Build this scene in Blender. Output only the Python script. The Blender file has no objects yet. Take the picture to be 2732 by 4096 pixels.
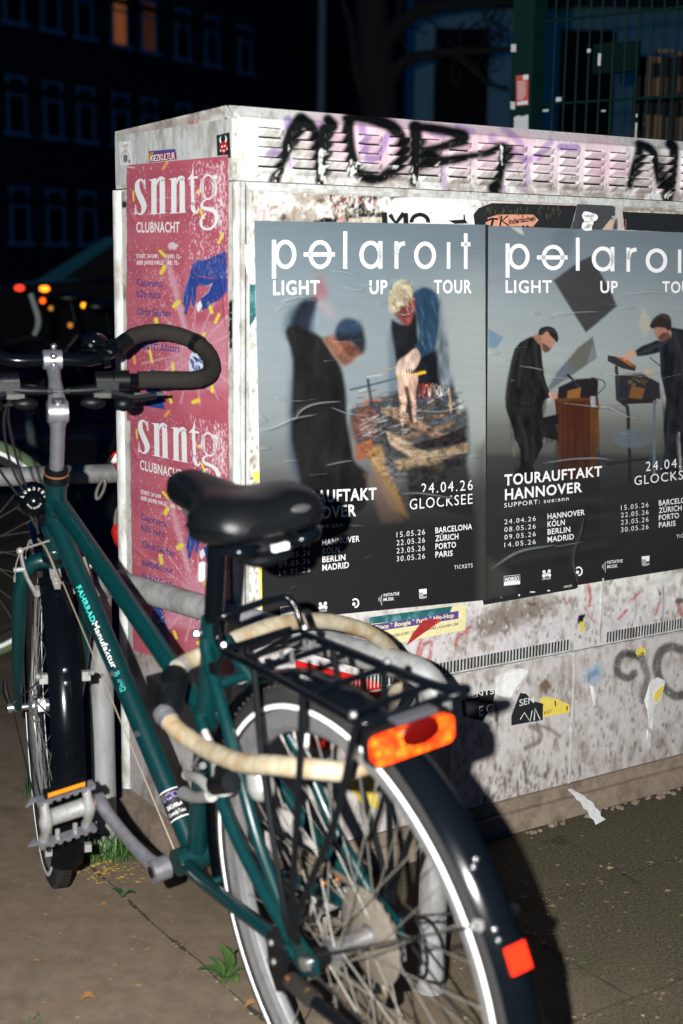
import bpy, math, random
import numpy as np
from mathutils import Vector, Matrix
random.seed(7); RNG = np.random.default_rng(7)
S = bpy.context.scene
COL = S.collection
PI = math.pi

# ------------------------------------------------------------------ camera
F, PITCH, ROLL, CAM_H = 5496.9, 0.184605, -0.0141401, 1.2130      # surveyed from the photograph (focal length in photo pixels)
CX, CY = 1366.0, 2048.0
CAM = np.array([0, 0, CAM_H])
_f = np.array([0, math.cos(PITCH), -math.sin(PITCH)]); _r = np.array([1.0, 0, 0]); _d = np.cross(_f, _r)
AX_R = math.cos(ROLL)*_r + math.sin(ROLL)*_d
AX_D = -math.sin(ROLL)*_r + math.cos(ROLL)*_d
AX_F = _f
cam = bpy.data.cameras.new("camera"); camo = bpy.data.objects.new("camera", cam); COL.objects.link(camo)
m = Matrix.Identity(4)
for i in range(3):
    m[i][0], m[i][1], m[i][2], m[i][3] = AX_R[i], -AX_D[i], -AX_F[i], CAM[i]
camo.matrix_world = m
cam.sensor_fit = 'VERTICAL'; cam.sensor_height = 36; cam.lens = F/4096*36
cam.clip_start = .05; cam.clip_end = 400
cam.dof.use_dof = True; cam.dof.focus_distance = 2.82; cam.dof.aperture_fstop = 3.3; cam.dof.aperture_blades = 7
S.camera = camo

# ------------------------------------------------------------------ dusk sky, flash, exposure
W = bpy.data.worlds.new("World"); S.world = W; W.use_nodes = True
nt = W.node_tree; bg = nt.nodes['Background']
sky = nt.nodes.new('ShaderNodeTexSky'); sky.sky_type = 'NISHITA'; sky.sun_disc = False
sky.sun_elevation = math.radians(2); sky.sun_rotation = math.radians(200)
sky.ozone_density = 8
tint = nt.nodes.new('ShaderNodeMix'); tint.data_type = 'RGBA'; tint.blend_type = 'MULTIPLY'; tint.inputs[0].default_value = 1; tint.inputs[7].default_value = (.0, .92, .85, 1)   # blue hour
nt.links.new(sky.outputs[0], tint.inputs[6]); nt.links.new(tint.outputs[2], bg.inputs[0]); bg.inputs[1].default_value = 0.095
# the flash on the camera's shoe (the camera is turned to portrait, so the flash sits left of the lens) is the lamp that lights the photograph
fl = bpy.data.lights.new("camera_flash", 'SPOT'); flo = bpy.data.objects.new("camera_flash", fl); COL.objects.link(flo)
fl.energy = 590; fl.color = (1.0, .985, .955); fl.shadow_soft_size = .010; fl.spot_size = math.radians(80); fl.spot_blend = .6
flo.location = CAM + AX_R*-.105 + AX_D*-.04 + AX_F*-.02
fm = m.copy(); fm.translation = flo.location; flo.matrix_world = fm
S.view_settings.view_transform = 'Standard'; S.view_settings.look = 'None'; S.view_settings.exposure = 0; S.view_settings.gamma = 1
S.cycles.max_bounces = 6; S.cycles.use_denoising = True

# ------------------------------------------------------------------ survey helpers: photo pixel -> point on a known plane
def rays(x, y):
    x = np.asarray(x, float); y = np.asarray(y, float)
    return ((x-CX)/F)[..., None]*AX_R + ((y-CY)/F)[..., None]*AX_D + AX_F
def plane_pt(x, y, n, d):
    r = rays(x, y); return CAM + r*((d-CAM@n)/(r@n))[..., None]
def to_px(P):
    q = np.asarray(P) - CAM
    z = q@AX_F; return CX+F*(q@AX_R)/z, CY+F*(q@AX_D)/z
YAW = 0.99015
U = np.array([math.sin(YAW), math.cos(YAW), 0]); V = np.array([-math.cos(YAW), math.sin(YAW), 0]); ZU = np.array([0, 0, 1.0])
DF, SC = 2.128, 1.168             # cabinet: front plane V.p = DF, left plane U.p = SC
def fr(s, z, out=0.): return U*s + V*(DF-out) + ZU*z            # point on (or proud of) the cabinet front
def lf(t, z, out=0.): return U*(SC-out) + V*(DF+t) + ZU*z       # point on the cabinet's left end
def on_front(x, y, out=0.): return plane_pt(x, y, V, DF-out)
def on_left(x, y, out=0.): return plane_pt(x, y, U, SC-out)
def on_ground(x, y, z=0.): return plane_pt(x, y, ZU, z)
def at_depth(x, y, Y):
    r = rays(x, y); return CAM + r*(Y/r[..., 1])[..., None]

# ------------------------------------------------------------------ objects
def lin(c):
    c = np.asarray(c, float)/255.
    return np.where(c <= .04045, c/12.92, ((c+.055)/1.055)**2.4)
def tag(o, label=None, cat=None, group=None, kind=None):
    if label: o['label'] = label
    if cat: o['category'] = cat
    if group: o['group'] = group
    if kind: o['kind'] = kind
    return o
def empty(name, label, cat, loc=(0, 0, 0), rot=None, group=None):
    o = bpy.data.objects.new(name, None); COL.objects.link(o); o.empty_display_size = .1
    if rot is not None: o.matrix_world = Matrix.Translation(Vector(loc)) @ rot.to_4x4()
    else: o.location = loc
    return tag(o, label, cat, group)
def link(name, me, mat, parent=None, world=False):
    o = bpy.data.objects.new(name, me); COL.objects.link(o)
    if mat is not None: me.materials.append(mat)
    if parent is not None:
        o.parent = parent
        if world: o.matrix_parent_inverse = parent.matrix_world.inverted()
    return o
def cr(pts, n=6, closed=False):
    P = [np.asarray(p, float) for p in pts]
    if len(P) < 3 and not closed: return np.array(P)
    out = []; N = len(P)
    segs = N if closed else N-1
    for i in range(segs):
        p0 = P[i-1] if (i > 0 or closed) else 2*P[0]-P[1]
        p1 = P[i]; p2 = P[(i+1) % N]
        p3 = P[(i+2) % N] if (i+2 < N or closed) else 2*P[-1]-P[-2]
        for k in range(n):
            t = k/n
            out.append(.5*((2*p1)+(-p0+p2)*t+(2*p0-5*p1+4*p2-p3)*t*t+(-p0+3*p1-3*p2+p3)*t**3))
    if not closed: out.append(P[-1])
    return np.array(out)
SPLIT = {'rivet', 'clamp_bolt', 'rack_bolt', 'bolt', 'mudguard_stay', 'saddle_bumper', 'cornice', 'crossbar', 'board', 'kickstand_bolt', 'pedal_bolt', 'derailleur_pulley', 'chain_link', 'bell_screw', 'axle_nut', 'reflective_strip', 'brake_wire'}
class MB:
    def __init__(s): s.v = []; s.f = []
    def add(s, vs, fs):
        b = len(s.v); s.v += [tuple(map(float, p)) for p in vs]; s.f += [tuple(b+i for i in f) for f in fs]; return s
    def tube(s, pts, r, n=10, closed=False, caps=True, flat=1.0, up=None):
        P = [np.asarray(p, float) for p in pts]; N = len(P)
        R = np.full(N, r) if np.isscalar(r) else np.interp(np.linspace(0, 1, N), np.linspace(0, 1, len(r)), r)
        T = []
        for i in range(N):
            a = P[i-1] if (i > 0 or closed) else P[i]; b = P[(i+1) % N] if (i < N-1 or closed) else P[i]
            t = b-a; T.append(t/(np.linalg.norm(t)+1e-12))
        u0 = np.array(up, float) if up is not None else (np.array([0, 0, 1.]) if abs(T[0][2]) < .9 else np.array([1., 0, 0]))
        vs = []; nn = u0 - T[0]*(u0@T[0]); nn /= np.linalg.norm(nn)
        for i in range(N):
            nn = nn - T[i]*(nn@T[i]); nn /= np.linalg.norm(nn)+1e-12
            bb = np.cross(T[i], nn)
            for k in range(n):
                a = 2*PI*k/n; vs.append(P[i]+R[i]*(math.cos(a)*nn*flat+math.sin(a)*bb))
        fs = []
        for i in range(N if closed else N-1):
            for k in range(n):
                a = i*n+k; b = i*n+(k+1) % n; c = ((i+1) % N)*n+(k+1) % n; d = ((i+1) % N)*n+k
                fs.append((a, b, c, d))
        if caps and not closed:
            fs.append(tuple(range(n-1, -1, -1))); fs.append(tuple((N-1)*n+k for k in range(n)))
        return s.add(vs, fs)
    def cyl(s, a, b, r, n=16, r2=None): return s.tube([a, b], [r, r if r2 is None else r2], n)
    def box(s, c, sz, M=None):
        c = np.asarray(c, float); h = np.asarray(sz, float)/2; M = np.eye(3) if M is None else np.asarray(M)
        vs = [c + M@(h*np.array([x, y, z])) for x in (-1, 1) for y in (-1, 1) for z in (-1, 1)]
        return s.add(vs, [(0, 1, 3, 2), (4, 6, 7, 5), (0, 4, 5, 1), (2, 3, 7, 6), (0, 2, 6, 4), (1, 5, 7, 3)])
    def ball(s, c, r, n=12, sc=(1, 1, 1), M=None):
        c = np.asarray(c, float); vs = []; fs = []; m_ = n//2; M = np.eye(3) if M is None else np.asarray(M)
        for i in range(m_+1):
            th = PI*i/m_
            for k in range(n):
                a = 2*PI*k/n; vs.append(c+M@(r*np.array([sc[0]*math.sin(th)*math.cos(a), sc[1]*math.sin(th)*math.sin(a), sc[2]*math.cos(th)])))
        for i in range(m_):
            for k in range(n): fs.append((i*n+k, (i+1)*n+k, (i+1)*n+(k+1) % n, i*n+(k+1) % n))
        return s.add(vs, fs)
    def prism(s, poly, d):                          # polygon (3-D points) pushed by vector d
        n = len(poly); P = [np.asarray(p, float) for p in poly]; d = np.asarray(d, float)
        return s.add(P+[p+d for p in P], [tuple(range(n-1, -1, -1)), tuple(n+i for i in range(n))]+[(i, (i+1) % n, n+(i+1) % n, n+i) for i in range(n)])
    def rev(s, prof, c, ax, n=48, a0=0., a1=2*PI, e1=None, close=True):   # profile [(r, h)] swept round axis ax through c
        ax = np.asarray(ax, float); ax /= np.linalg.norm(ax)
        e1 = np.asarray(e1 if e1 is not None else ([1, 0, 0] if abs(ax[0]) < .9 else [0, 0, 1]), float); e1 -= ax*(e1@ax); e1 /= np.linalg.norm(e1)
        e2 = np.cross(ax, e1); c = np.asarray(c, float); full = abs(a1-a0-2*PI) < 1e-6
        K = n if full else n+1; vs = []; m_ = len(prof)
        for i in range(K):
            a = a0+(a1-a0)*i/n
            for r, h in prof: vs.append(c+ax*h+r*(math.cos(a)*e1+math.sin(a)*e2))
        fs = []
        for i in range(n):
            for j in range(m_ if close else m_-1):
                fs.append((i*m_+j, i*m_+(j+1) % m_, ((i+1) % K)*m_+(j+1) % m_, ((i+1) % K)*m_+j))
        if not full and close: fs += [tuple(range(m_)), tuple((K-1)*m_+j for j in range(m_-1, -1, -1))]
        return s.add(vs, fs)
    def split(s):                                    # loose pieces as separate MBs
        par = list(range(len(s.v)))
        def fd(i):
            while par[i] != i: par[i] = par[par[i]]; i = par[i]
            return i
        for f in s.f:
            a = fd(f[0])
            for j in f[1:]: par[fd(j)] = a
        g = {}
        for f in s.f: g.setdefault(fd(f[0]), []).append(f)
        out = []
        for fs in g.values():
            ids = sorted({i for f in fs for i in f}); mp = {i: k for k, i in enumerate(ids)}; q = type(s)(); q.v = [s.v[i] for i in ids]; q.f = [tuple(mp[i] for i in f) for f in fs]; out.append(q)
        return out
    def build(s, name, mat, parent=None, smooth=True, ang=40):
        if name in SPLIT and parent is not None:
            qs = s.split()
            if len(qs) > 1: return [MB.build(q, name, mat, parent, smooth, ang) for q in qs][0]
        me = bpy.data.meshes.new(name); me.from_pydata(s.v, [], s.f); me.validate(); me.update()
        if smooth:
            me.polygons.foreach_set('use_smooth', [True]*len(me.polygons)); me.set_sharp_from_angle(angle=math.radians(ang))
        return link(name, me, mat, parent)

# ------------------------------------------------------------------ materials
def mat(name, col, rough=.5, metal=0., noise=.0, nscale=60, bump=0., bscale=200, coat=0., spec=.5, emit=None, es=1., col2=None, mixlo=.45, mixhi=.65, stretch=None, attr=False, spots=None, alpha=None):
    m_ = bpy.data.materials.new(name); m_.use_nodes = True; t = m_.node_tree; N = t.nodes; L = t.links
    b = N['Principled BSDF']; b.inputs['Roughness'].default_value = rough; b.inputs['Metallic'].default_value = metal
    b.inputs['Coat Weight'].default_value = coat; b.inputs['Coat Roughness'].default_value = .08; b.inputs['Specular IOR Level'].default_value = spec
    tc = N.new('ShaderNodeTexCoord'); vec = tc.outputs['Object']
    if stretch:
        mp = N.new('ShaderNodeMapping'); mp.inputs['Scale'].default_value = stretch; L.new(vec, mp.inputs[0]); vec2 = mp.outputs[0]
    else: vec2 = vec
    if attr:
        a = N.new('ShaderNodeAttribute'); a.attribute_name = 'Col'; base = a.outputs['Color']
    else:
        rgb = N.new('ShaderNodeRGB'); rgb.outputs[0].default_value = (*col, 1); base = rgb.outputs[0]
    def nz(scale, detail=6, v=None, dist=0.):
        n = N.new('ShaderNodeTexNoise'); n.inputs['Scale'].default_value = scale; n.inputs['Detail'].default_value = detail; n.inputs['Roughness'].default_value = .65; n.inputs['Distortion'].default_value = dist
        L.new(v if v is not None else vec, n.inputs['Vector']); return n.outputs['Fac']
    def ramp(fac, lo, hi):
        r = N.new('ShaderNodeMapRange'); r.inputs[1].default_value = lo; r.inputs[2].default_value = hi; r.interpolation_type = 'SMOOTHSTEP'; L.new(fac, r.inputs[0]); return r.outputs[0]
    def mix(fac, a, c, typ='MIX', k=1.):
        x = N.new('ShaderNodeMix'); x.data_type = 'RGBA'; x.blend_type = typ
        if k != 1.:
            mu = N.new('ShaderNodeMath'); mu.operation = 'MULTIPLY'; mu.inputs[1].default_value = k; L.new(fac, mu.inputs[0]); fac = mu.outputs[0]
        L.new(fac, x.inputs[0]); L.new(a, x.inputs[6])
        if isinstance(c, tuple): x.inputs[7].default_value = (*c, 1)
        else: L.new(c, x.inputs[7])
        return x.outputs[2]
    if col2 is not None: base = mix(ramp(nz(nscale, 8, vec2), mixlo, mixhi), base, tuple(col2))
    if noise: base = mix(ramp(nz(nscale*2.7, 8, vec2), .3, .75), base, tuple(np.array(col)*.45) if not attr else (.55, .50, .46), 'MULTIPLY' if attr else 'MIX', noise)
    for (sc, lo, hi, c, k) in (spots or []): base = mix(ramp(nz(sc, 7, vec2, .6), lo, hi), base, c if not attr else tuple(min(1., q/.62) for q in c), 'MULTIPLY' if attr else 'MIX', k)
    L.new(base, b.inputs['Base Color'])
    if bump:
        bp = N.new('ShaderNodeBump'); bp.inputs['Strength'].default_value = bump; bp.inputs['Distance'].default_value = .002; L.new(nz(bscale, 5), bp.inputs['Height']); L.new(bp.outputs[0], b.inputs['Normal'])
    if emit is not None:
        b.inputs['Emission Color'].default_value = (*emit, 1); b.inputs['Emission Strength'].default_value = es
    return m_
M = {}
M['teal'] = mat('teal_enamel', (.0008, .025, .027), .34, coat=.15, spec=.4, noise=.45, nscale=40, spots=[(140, .69, .73, (.03, .035, .03), .7), (75, .70, .73, (.11, .12, .11), .6)])
M['tealbright'] = mat('turquoise_transfer', (.05, .55, .48), .5)
M['black'] = mat('black_plastic', (.003, .004, .005), .4, spec=.18, bump=.15, bscale=600)
M['gloss'] = mat('black_gloss_plastic', (.002, .003, .0045), .17, coat=.0, spec=.17, noise=.3, bump=.03, spots=[(220, .7, .74, (.08, .08, .08), .5)])
M['leather'] = mat('black_saddle_cover', (.0035, .0045, .0052), .36, spec=.3, bump=.25, bscale=520, noise=.4, nscale=8)
M['rubber'] = mat('tyre_rubber', (.026, .025, .024), .8, spec=.2, bump=.5, bscale=500, noise=.5)
M['tape'] = mat('cork_bar_tape', (.022, .020, .0175), .85, spec=.15, bump=.6, bscale=700, noise=.6, nscale=90, spots=[(600, .68, .74, (.12, .11, .1), .6)])
M['alu'] = mat('worn_aluminium', (.36, .36, .40), .38, .75, noise=.5, nscale=30, bump=.08, bscale=300)
M['chrome'] = mat('polished_metal', (.55, .55, .56), .25, .9, noise=.4, nscale=50)
M['rimalu'] = mat('rim_aluminium', (.36, .36, .37), .45, .7, noise=.4, nscale=25)
M['greyalu'] = mat('cast_pedal_metal', (.34, .34, .33), .5, .35, noise=.6, nscale=60, bump=.2)
M['spoke'] = mat('dull_spoke_steel', (.24, .225, .20), .6, .6, noise=.5, nscale=40)
M['galv'] = mat('galvanised_steel', (.33, .34, .34), .62, .25, col2=(.19, .18, .165), nscale=14, mixlo=.42, mixhi=.62, noise=.5, bump=.25, bscale=120, stretch=(1, 1, .35))
M['reflect'] = mat('reflective_strip', (.93, .95, .94), .5, spec=.6)
M['cream'] = mat('yellowed_lock_sleeve', (.37, .325, .235), .38, col2=(.29, .185, .085), nscale=22, mixlo=.42, mixhi=.68, noise=.55, coat=.12)
M['greasy'] = mat('greasy_steel', (.22, .18, .13), .5, .5, noise=.7, nscale=60)
M['beige'] = mat('dusty_sprocket_guard', (.17, .145, .115), .7, .1, noise=.6, nscale=50)
M['white'] = mat('white_print', (.86, .86, .85), .6)
M['paperwhite'] = mat('white_paper', (.74, .76, .75), .8, noise=.45, nscale=40, bump=.2)
M['inkblack'] = mat('black_ink', (.006, .006, .007), .6)
M['amber'] = mat('amber_reflector', (.85, .26, .01), .25, coat=.5, noise=.4, nscale=150)
M['red'] = mat('red_reflector', (.80, .022, .005), .3, coat=.5, noise=.3, nscale=120)
M['redpaint'] = mat('red_plastic', (.55, .012, .012), .45, noise=.4)
M['rust'] = mat('rusty_steel', (.26, .10, .03), .7, .2, noise=.7)
M['cable'] = mat('black_cable', (.010, .010, .011), .4)
M['wire'] = mat('bare_wire', (.4, .33, .25), .4, .6)

# ------------------------------------------------------------------ painting: colours computed per vertex of a fine mesh (pixel units of the photograph on a plane)
class Canvas:
    def __init__(s, X, Y, base):
        s.X = X; s.Y = Y; s.C = np.tile(np.asarray(base, float), (X.size, 1)) if np.ndim(base) == 1 else base.copy()
    def blend(s, idx, a, col):
        col = lin(col) if np.ndim(col) == 1 else col
        s.C[idx] = s.C[idx]*(1-a[:, None]) + col*a[:, None]
    def _near(s, P, pad): return np.nonzero((s.X > P[:, 0].min()-pad) & (s.X < P[:, 0].max()+pad) & (s.Y > P[:, 1].min()-pad) & (s.Y < P[:, 1].max()+pad))[0]
    def poly(s, pts, col, soft=3, a=1., smooth=0, jag=0.):
        P = np.asarray(pts, float)
        if smooth: P = cr(P, smooth, True)
        i = s._near(P, soft+2+jag*2)
        if not len(i): return s
        x, y = s.X[i], s.Y[i]; ins = np.zeros(len(i), bool); d = np.full(len(i), 1e9)
        for k in range(len(P)):
            (x0, y0), (x1, y1) = P[k], P[(k+1) % len(P)]
            if y0 != y1: ins ^= ((y0 > y) != (y1 > y)) & (x < (x1-x0)*(y-y0)/(y1-y0)+x0)
            dx, dy = x1-x0, y1-y0; t = np.clip(((x-x0)*dx+(y-y0)*dy)/(dx*dx+dy*dy+1e-9), 0, 1)
            d = np.minimum(d, np.hypot(x-x0-t*dx, y-y0-t*dy))
        sd = np.where(ins, d, -d)
        if jag: sd = sd + jag*noise2(x/14., y/14., 3)
        w = np.clip(sd/soft*.5+.5, 0, 1); w = w*w*(3-2*w); s.blend(i, w*a, col); return s
    def stroke(s, pts, w, col, soft=3, a=1., smooth=0, dry=0.):
        P = np.asarray(pts, float)
        if smooth: P = cr(P, smooth)
        Wd = np.full(len(P), w) if np.isscalar(w) else np.interp(np.linspace(0, 1, len(P)), np.linspace(0, 1, len(w)), w)
        i = s._near(P, Wd.max()/2+soft+2)
        if not len(i): return s
        x, y = s.X[i], s.Y[i]; sd = np.full(len(i), -1e9)
        for k in range(len(P)-1):
            (x0, y0), (x1, y1) = P[k], P[k+1]; dx, dy = x1-x0, y1-y0
            t = np.clip(((x-x0)*dx+(y-y0)*dy)/(dx*dx+dy*dy+1e-9), 0, 1)
            sd = np.maximum(sd, (Wd[k]*(1-t)+Wd[k+1]*t)/2-np.hypot(x-x0-t*dx, y-y0-t*dy))
        w_ = np.clip(sd/soft*.5+.5, 0, 1); w_ = w_*w_*(3-2*w_)
        if dry: w_ = w_*np.clip(1.2-dry*np.clip(noise2(x/9., y/9., 5)+.15, 0, 1)*3, 0, 1)
        s.blend(i, w_*a, col); return s
    def mottle(s, pts, sx, sy, amp, seed, soft=10):       # printed tonal variation inside a shape (cloth folds, wood)
        m_ = Canvas(s.X, s.Y, np.zeros(3)); m_.poly(pts, (255, 255, 255), soft=soft); w = m_.C[:, 0]; i = np.nonzero(w > .01)[0]
        n = noise2(s.X[i]/sx+.35*noise2(s.X[i]/90., s.Y[i]/90., seed+3), s.Y[i]/sy, seed, 5); s.C[i] = np.clip(s.C[i]*(1+w[i, None]*amp*n[:, None]*2), 0, 1); return s
    def scuff(s, lines, col, a):  # paper folds: their bright side and shaded underside put into the colour
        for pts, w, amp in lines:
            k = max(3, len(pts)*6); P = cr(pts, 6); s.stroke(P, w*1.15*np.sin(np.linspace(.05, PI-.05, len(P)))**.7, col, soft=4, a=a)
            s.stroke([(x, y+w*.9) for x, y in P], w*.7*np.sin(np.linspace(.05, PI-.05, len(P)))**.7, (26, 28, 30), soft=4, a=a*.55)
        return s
    def speck(s, box, n, col, r=(1.5, 5), a=.9, tall=1.6):
        x0, y0, x1, y1 = box
        for _ in range(n):
            cx, cy = RNG.uniform(x0, x1), RNG.uniform(y0, y1); q = RNG.uniform(*r); h = q*RNG.uniform(.8, tall*1.6)
            i = np.nonzero((np.abs(s.X-cx) < q+2) & (np.abs(s.Y-cy) < h+2))[0]
            if len(i):
                d = np.hypot((s.X[i]-cx)/q, (s.Y[i]-cy)/h); s.blend(i, np.clip(1.6-d*1.3, 0, 1)*a, col)
        return s
def _hash(ix, iy, seed):
    h = (ix*374761393 + iy*668265263 + seed*1274126177) & 0x7fffffff
    h = ((h ^ (h >> 13))*1103515245) & 0x7fffffff
    return ((h ^ (h >> 16)) & 0xffff)/65535.
def noise1(x, y, seed=0):
    ix = np.floor(x).astype(np.int64); iy = np.floor(y).astype(np.int64); fx = x-ix; fy = y-iy
    fx = fx*fx*(3-2*fx); fy = fy*fy*(3-2*fy)
    a = _hash(ix, iy, seed); b = _hash(ix+1, iy, seed); c = _hash(ix, iy+1, seed); d = _hash(ix+1, iy+1, seed)
    return (a*(1-fx)+b*fx)*(1-fy)+(c*(1-fx)+d*fx)*fy
def noise2(x, y, seed=0, oct=4):
    s = 0; a = .5
    for o in range(oct): s = s+a*(noise1(x*2**o, y*2**o, seed+o)-.5)*2; a *= .5
    return s
def grid_mesh(name, P, nu, nv, mat_, parent=None, colors=None, smooth=True):
    me = bpy.data.meshes.new(name); n = nu*nv
    me.vertices.add(n); me.vertices.foreach_set('co', np.ascontiguousarray(P.reshape(-1), np.float32))
    j, i = np.meshgrid(np.arange(nu-1), np.arange(nv-1)); a = (i*nu+j).ravel()
    q = np.stack([a, a+nu, a+nu+1, a+1], 1).astype(np.int32)
    k = len(q); me.loops.add(k*4); me.loops.foreach_set('vertex_index', q.ravel()); me.polygons.add(k)
    me.polygons.foreach_set('loop_start', np.arange(0, k*4, 4, dtype=np.int32)); me.polygons.foreach_set('loop_total', np.full(k, 4, np.int32))
    me.update(calc_edges=True)
    if smooth: me.polygons.foreach_set('use_smooth', np.ones(k, bool))
    if colors is not None:
        at = me.color_attributes.new('Col', 'FLOAT_COLOR', 'POINT')
        at.data.foreach_set('color', np.c_[np.clip(colors, 0, 1), np.ones(n)].astype(np.float32).ravel())
    return link(name, me, mat_, parent, world=parent is not None)
def zc(x0, y0, k): return lambda pts: [(x0+p[0]*k, y0+p[1]*k) for p in pts]

# lettering: Blender's own font, set along a baseline given in photo pixels, cut out as thin print lying on a plane
def text_mesh(txt, weight=0., space=1.):
    cu = bpy.data.curves.new('t', 'FONT'); cu.body = txt; cu.size = 1; cu.offset = weight; cu.space_character = space; cu.resolution_u = 3
    o = bpy.data.objects.new('t', cu); COL.objects.link(o)
    dg = bpy.context.evaluated_depsgraph_get(); e = o.evaluated_get(dg); me = e.to_mesh()
    v = np.array([p.co[:2] for p in me.vertices]); f = [tuple(p.vertices) for p in me.polygons]
    e.to_mesh_clear(); bpy.data.objects.remove(o); bpy.data.curves.remove(cu)
    return v, f
CAP = text_mesh('H')[0][:, 1].max()
class Print:                                           # collects flat print (pixel space), then lays it on a plane
    def __init__(s, plane, out): s.plane = plane; s.out = out; s.v = []; s.f = []
    def add(s, v, f):
        b = len(s.v); s.v += [tuple(p) for p in v]; s.f += [tuple(b+i for i in q) for q in f]; return s
    def text(s, txt, p0, p1, h0, h1=None, weight=0., space=1., up=(0, -1)):
        v, f = text_mesh(txt, weight, space); h1 = h0 if h1 is None else h1
        a = (v[:, 0]-v[:, 0].min())/(np.ptp(v[:, 0])+1e-9); b = v[:, 1]/CAP*(h0+(h1-h0)*a)
        return s.add(np.c_[p0[0]+(p1[0]-p0[0])*a+up[0]*b, p0[1]+(p1[1]-p0[1])*a+up[1]*b], f)
    def poly(s, pts): return s.add(pts, [tuple(range(len(pts)))])
    def ribbon(s, pts, w, smooth=0, closed=False):
        P = np.asarray(pts, float)
        if smooth: P = cr(P, smooth, closed)
        N = len(P); Wd = np.full(N, w) if np.isscalar(w) else np.interp(np.linspace(0, 1, N), np.linspace(0, 1, len(w)), w)
        L = []; R_ = []
        for i in range(N):
            a = P[i-1] if (i or closed) else P[i]; b = P[(i+1) % N] if (i < N-1 or closed) else P[i]
            t = (b-a)/(np.linalg.norm(b-a)+1e-9); n = np.array([-t[1], t[0]])*Wd[i]/2; L.append(P[i]+n); R_.append(P[i]-n)
        return s.add(L+R_, [(i, (i+1) % N, N+(i+1) % N, N+i) for i in range(N if closed else N-1)])
    def ring(s, cx, cy, rx, ry, w, n=40, a0=0, a1=360):
        a = np.radians(np.linspace(a0, a1, n+1)); c, t = np.cos(a), np.sin(a)
        o = np.c_[cx+rx*c, cy+ry*t]; i_ = np.c_[cx+(rx-w)*c, cy+(ry-w)*t]
        return s.add(np.r_[o, i_], [(k, k+1, n+2+k, n+1+k) for k in range(n)])
    def disc(s, cx, cy, rx, ry=None, n=20):
        a = np.linspace(0, 2*PI, n, endpoint=False); return s.poly(np.c_[cx+rx*np.cos(a), cy+(ry or rx)*np.sin(a)])
    def rect(s, x0, y0, x1, y1): return s.poly([(x0, y0), (x1, y0), (x1, y1), (x0, y1)])
    def build(s, name, mat_, parent=None):
        v = np.array(s.v); P = s.plane(v[:, 0], v[:, 1], s.out); me = bpy.data.meshes.new(name); me.from_pydata([tuple(p) for p in P], [], s.f); me.update()
        return link(name, me, mat_, parent, world=parent is not None)
def sheet(name, plane, poly, mat_, out, thick=.0006, parent=None, normal=None, curl=0.):   # a thin piece of paper of real thickness on a plane
    v = np.array(poly, float); P = plane(v[:, 0], v[:, 1], out); Q = plane(v[:, 0], v[:, 1], max(out-thick, .0001)); n = len(P)
    if curl:
        nrm = (P[0]-Q[0])/np.linalg.norm(P[0]-Q[0]); k = RNG.uniform(0, curl, n)[:, None]*nrm; P = P+k; Q = Q+k*.95
    mb = MB().add(list(P)+list(Q), [tuple(range(n)), tuple(range(2*n-1, n-1, -1))]+[(i, n+i, n+(i+1) % n, (i+1) % n) for i in range(n)])
    return mb.build(name, mat_, parent, smooth=False)
# ------------------------------------------------------------------ ground
def ground_mat():
    m_ = mat('mossy_paving', (.185, .143, .102), .9, spec=.08, bump=.5, bscale=300, noise=.5, nscale=9, spots=[(420, .62, .72, (.27, .23, .18), .55), (300, .65, .72, (.05, .042, .034), .5), (3.1, .52, .68, (.085, .070, .052), .5), (1.9, .58, .74, (.24, .13, .085), .35), (40, .66, .74, (.05, .045, .04), .6)])
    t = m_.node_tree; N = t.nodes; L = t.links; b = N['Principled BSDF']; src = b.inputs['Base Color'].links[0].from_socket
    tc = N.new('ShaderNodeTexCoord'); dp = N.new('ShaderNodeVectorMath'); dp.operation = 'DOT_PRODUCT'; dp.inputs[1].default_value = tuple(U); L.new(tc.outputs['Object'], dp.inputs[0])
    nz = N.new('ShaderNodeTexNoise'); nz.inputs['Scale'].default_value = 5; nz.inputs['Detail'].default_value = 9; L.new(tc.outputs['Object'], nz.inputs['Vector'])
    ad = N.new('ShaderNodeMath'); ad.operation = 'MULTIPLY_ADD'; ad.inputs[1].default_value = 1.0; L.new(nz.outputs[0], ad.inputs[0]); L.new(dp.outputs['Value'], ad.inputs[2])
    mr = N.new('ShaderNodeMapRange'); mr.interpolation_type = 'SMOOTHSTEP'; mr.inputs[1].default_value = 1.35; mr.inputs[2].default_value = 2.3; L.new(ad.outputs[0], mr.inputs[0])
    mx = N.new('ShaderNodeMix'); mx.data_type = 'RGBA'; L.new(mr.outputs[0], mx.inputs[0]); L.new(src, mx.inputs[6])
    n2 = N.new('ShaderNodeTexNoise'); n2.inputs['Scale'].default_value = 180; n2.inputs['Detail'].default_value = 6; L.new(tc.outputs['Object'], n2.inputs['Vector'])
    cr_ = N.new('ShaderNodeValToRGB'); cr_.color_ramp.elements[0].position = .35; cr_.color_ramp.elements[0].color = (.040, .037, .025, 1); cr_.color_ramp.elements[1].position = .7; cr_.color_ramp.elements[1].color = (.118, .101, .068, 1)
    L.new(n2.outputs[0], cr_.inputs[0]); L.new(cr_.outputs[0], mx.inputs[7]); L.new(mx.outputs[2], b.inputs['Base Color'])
    return m_
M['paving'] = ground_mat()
mb = MB()
mb.add([(-150, -20, 0), (150, -20, 0), (150, 9, 0), (-150, 9, 0)], [(0, 1, 2, 3)])
tag(mb.build('pavement', M['paving'], smooth=False), kind='structure')
M['asphalt'] = mat('asphalt', (.035, .036, .04), .9, noise=.4, nscale=4)
mb = MB(); mb.add([(-300, 9, -.1), (300, 9, -.1), (300, 300, -.1), (-300, 300, -.1)], [(0, 1, 2, 3)])
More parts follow.
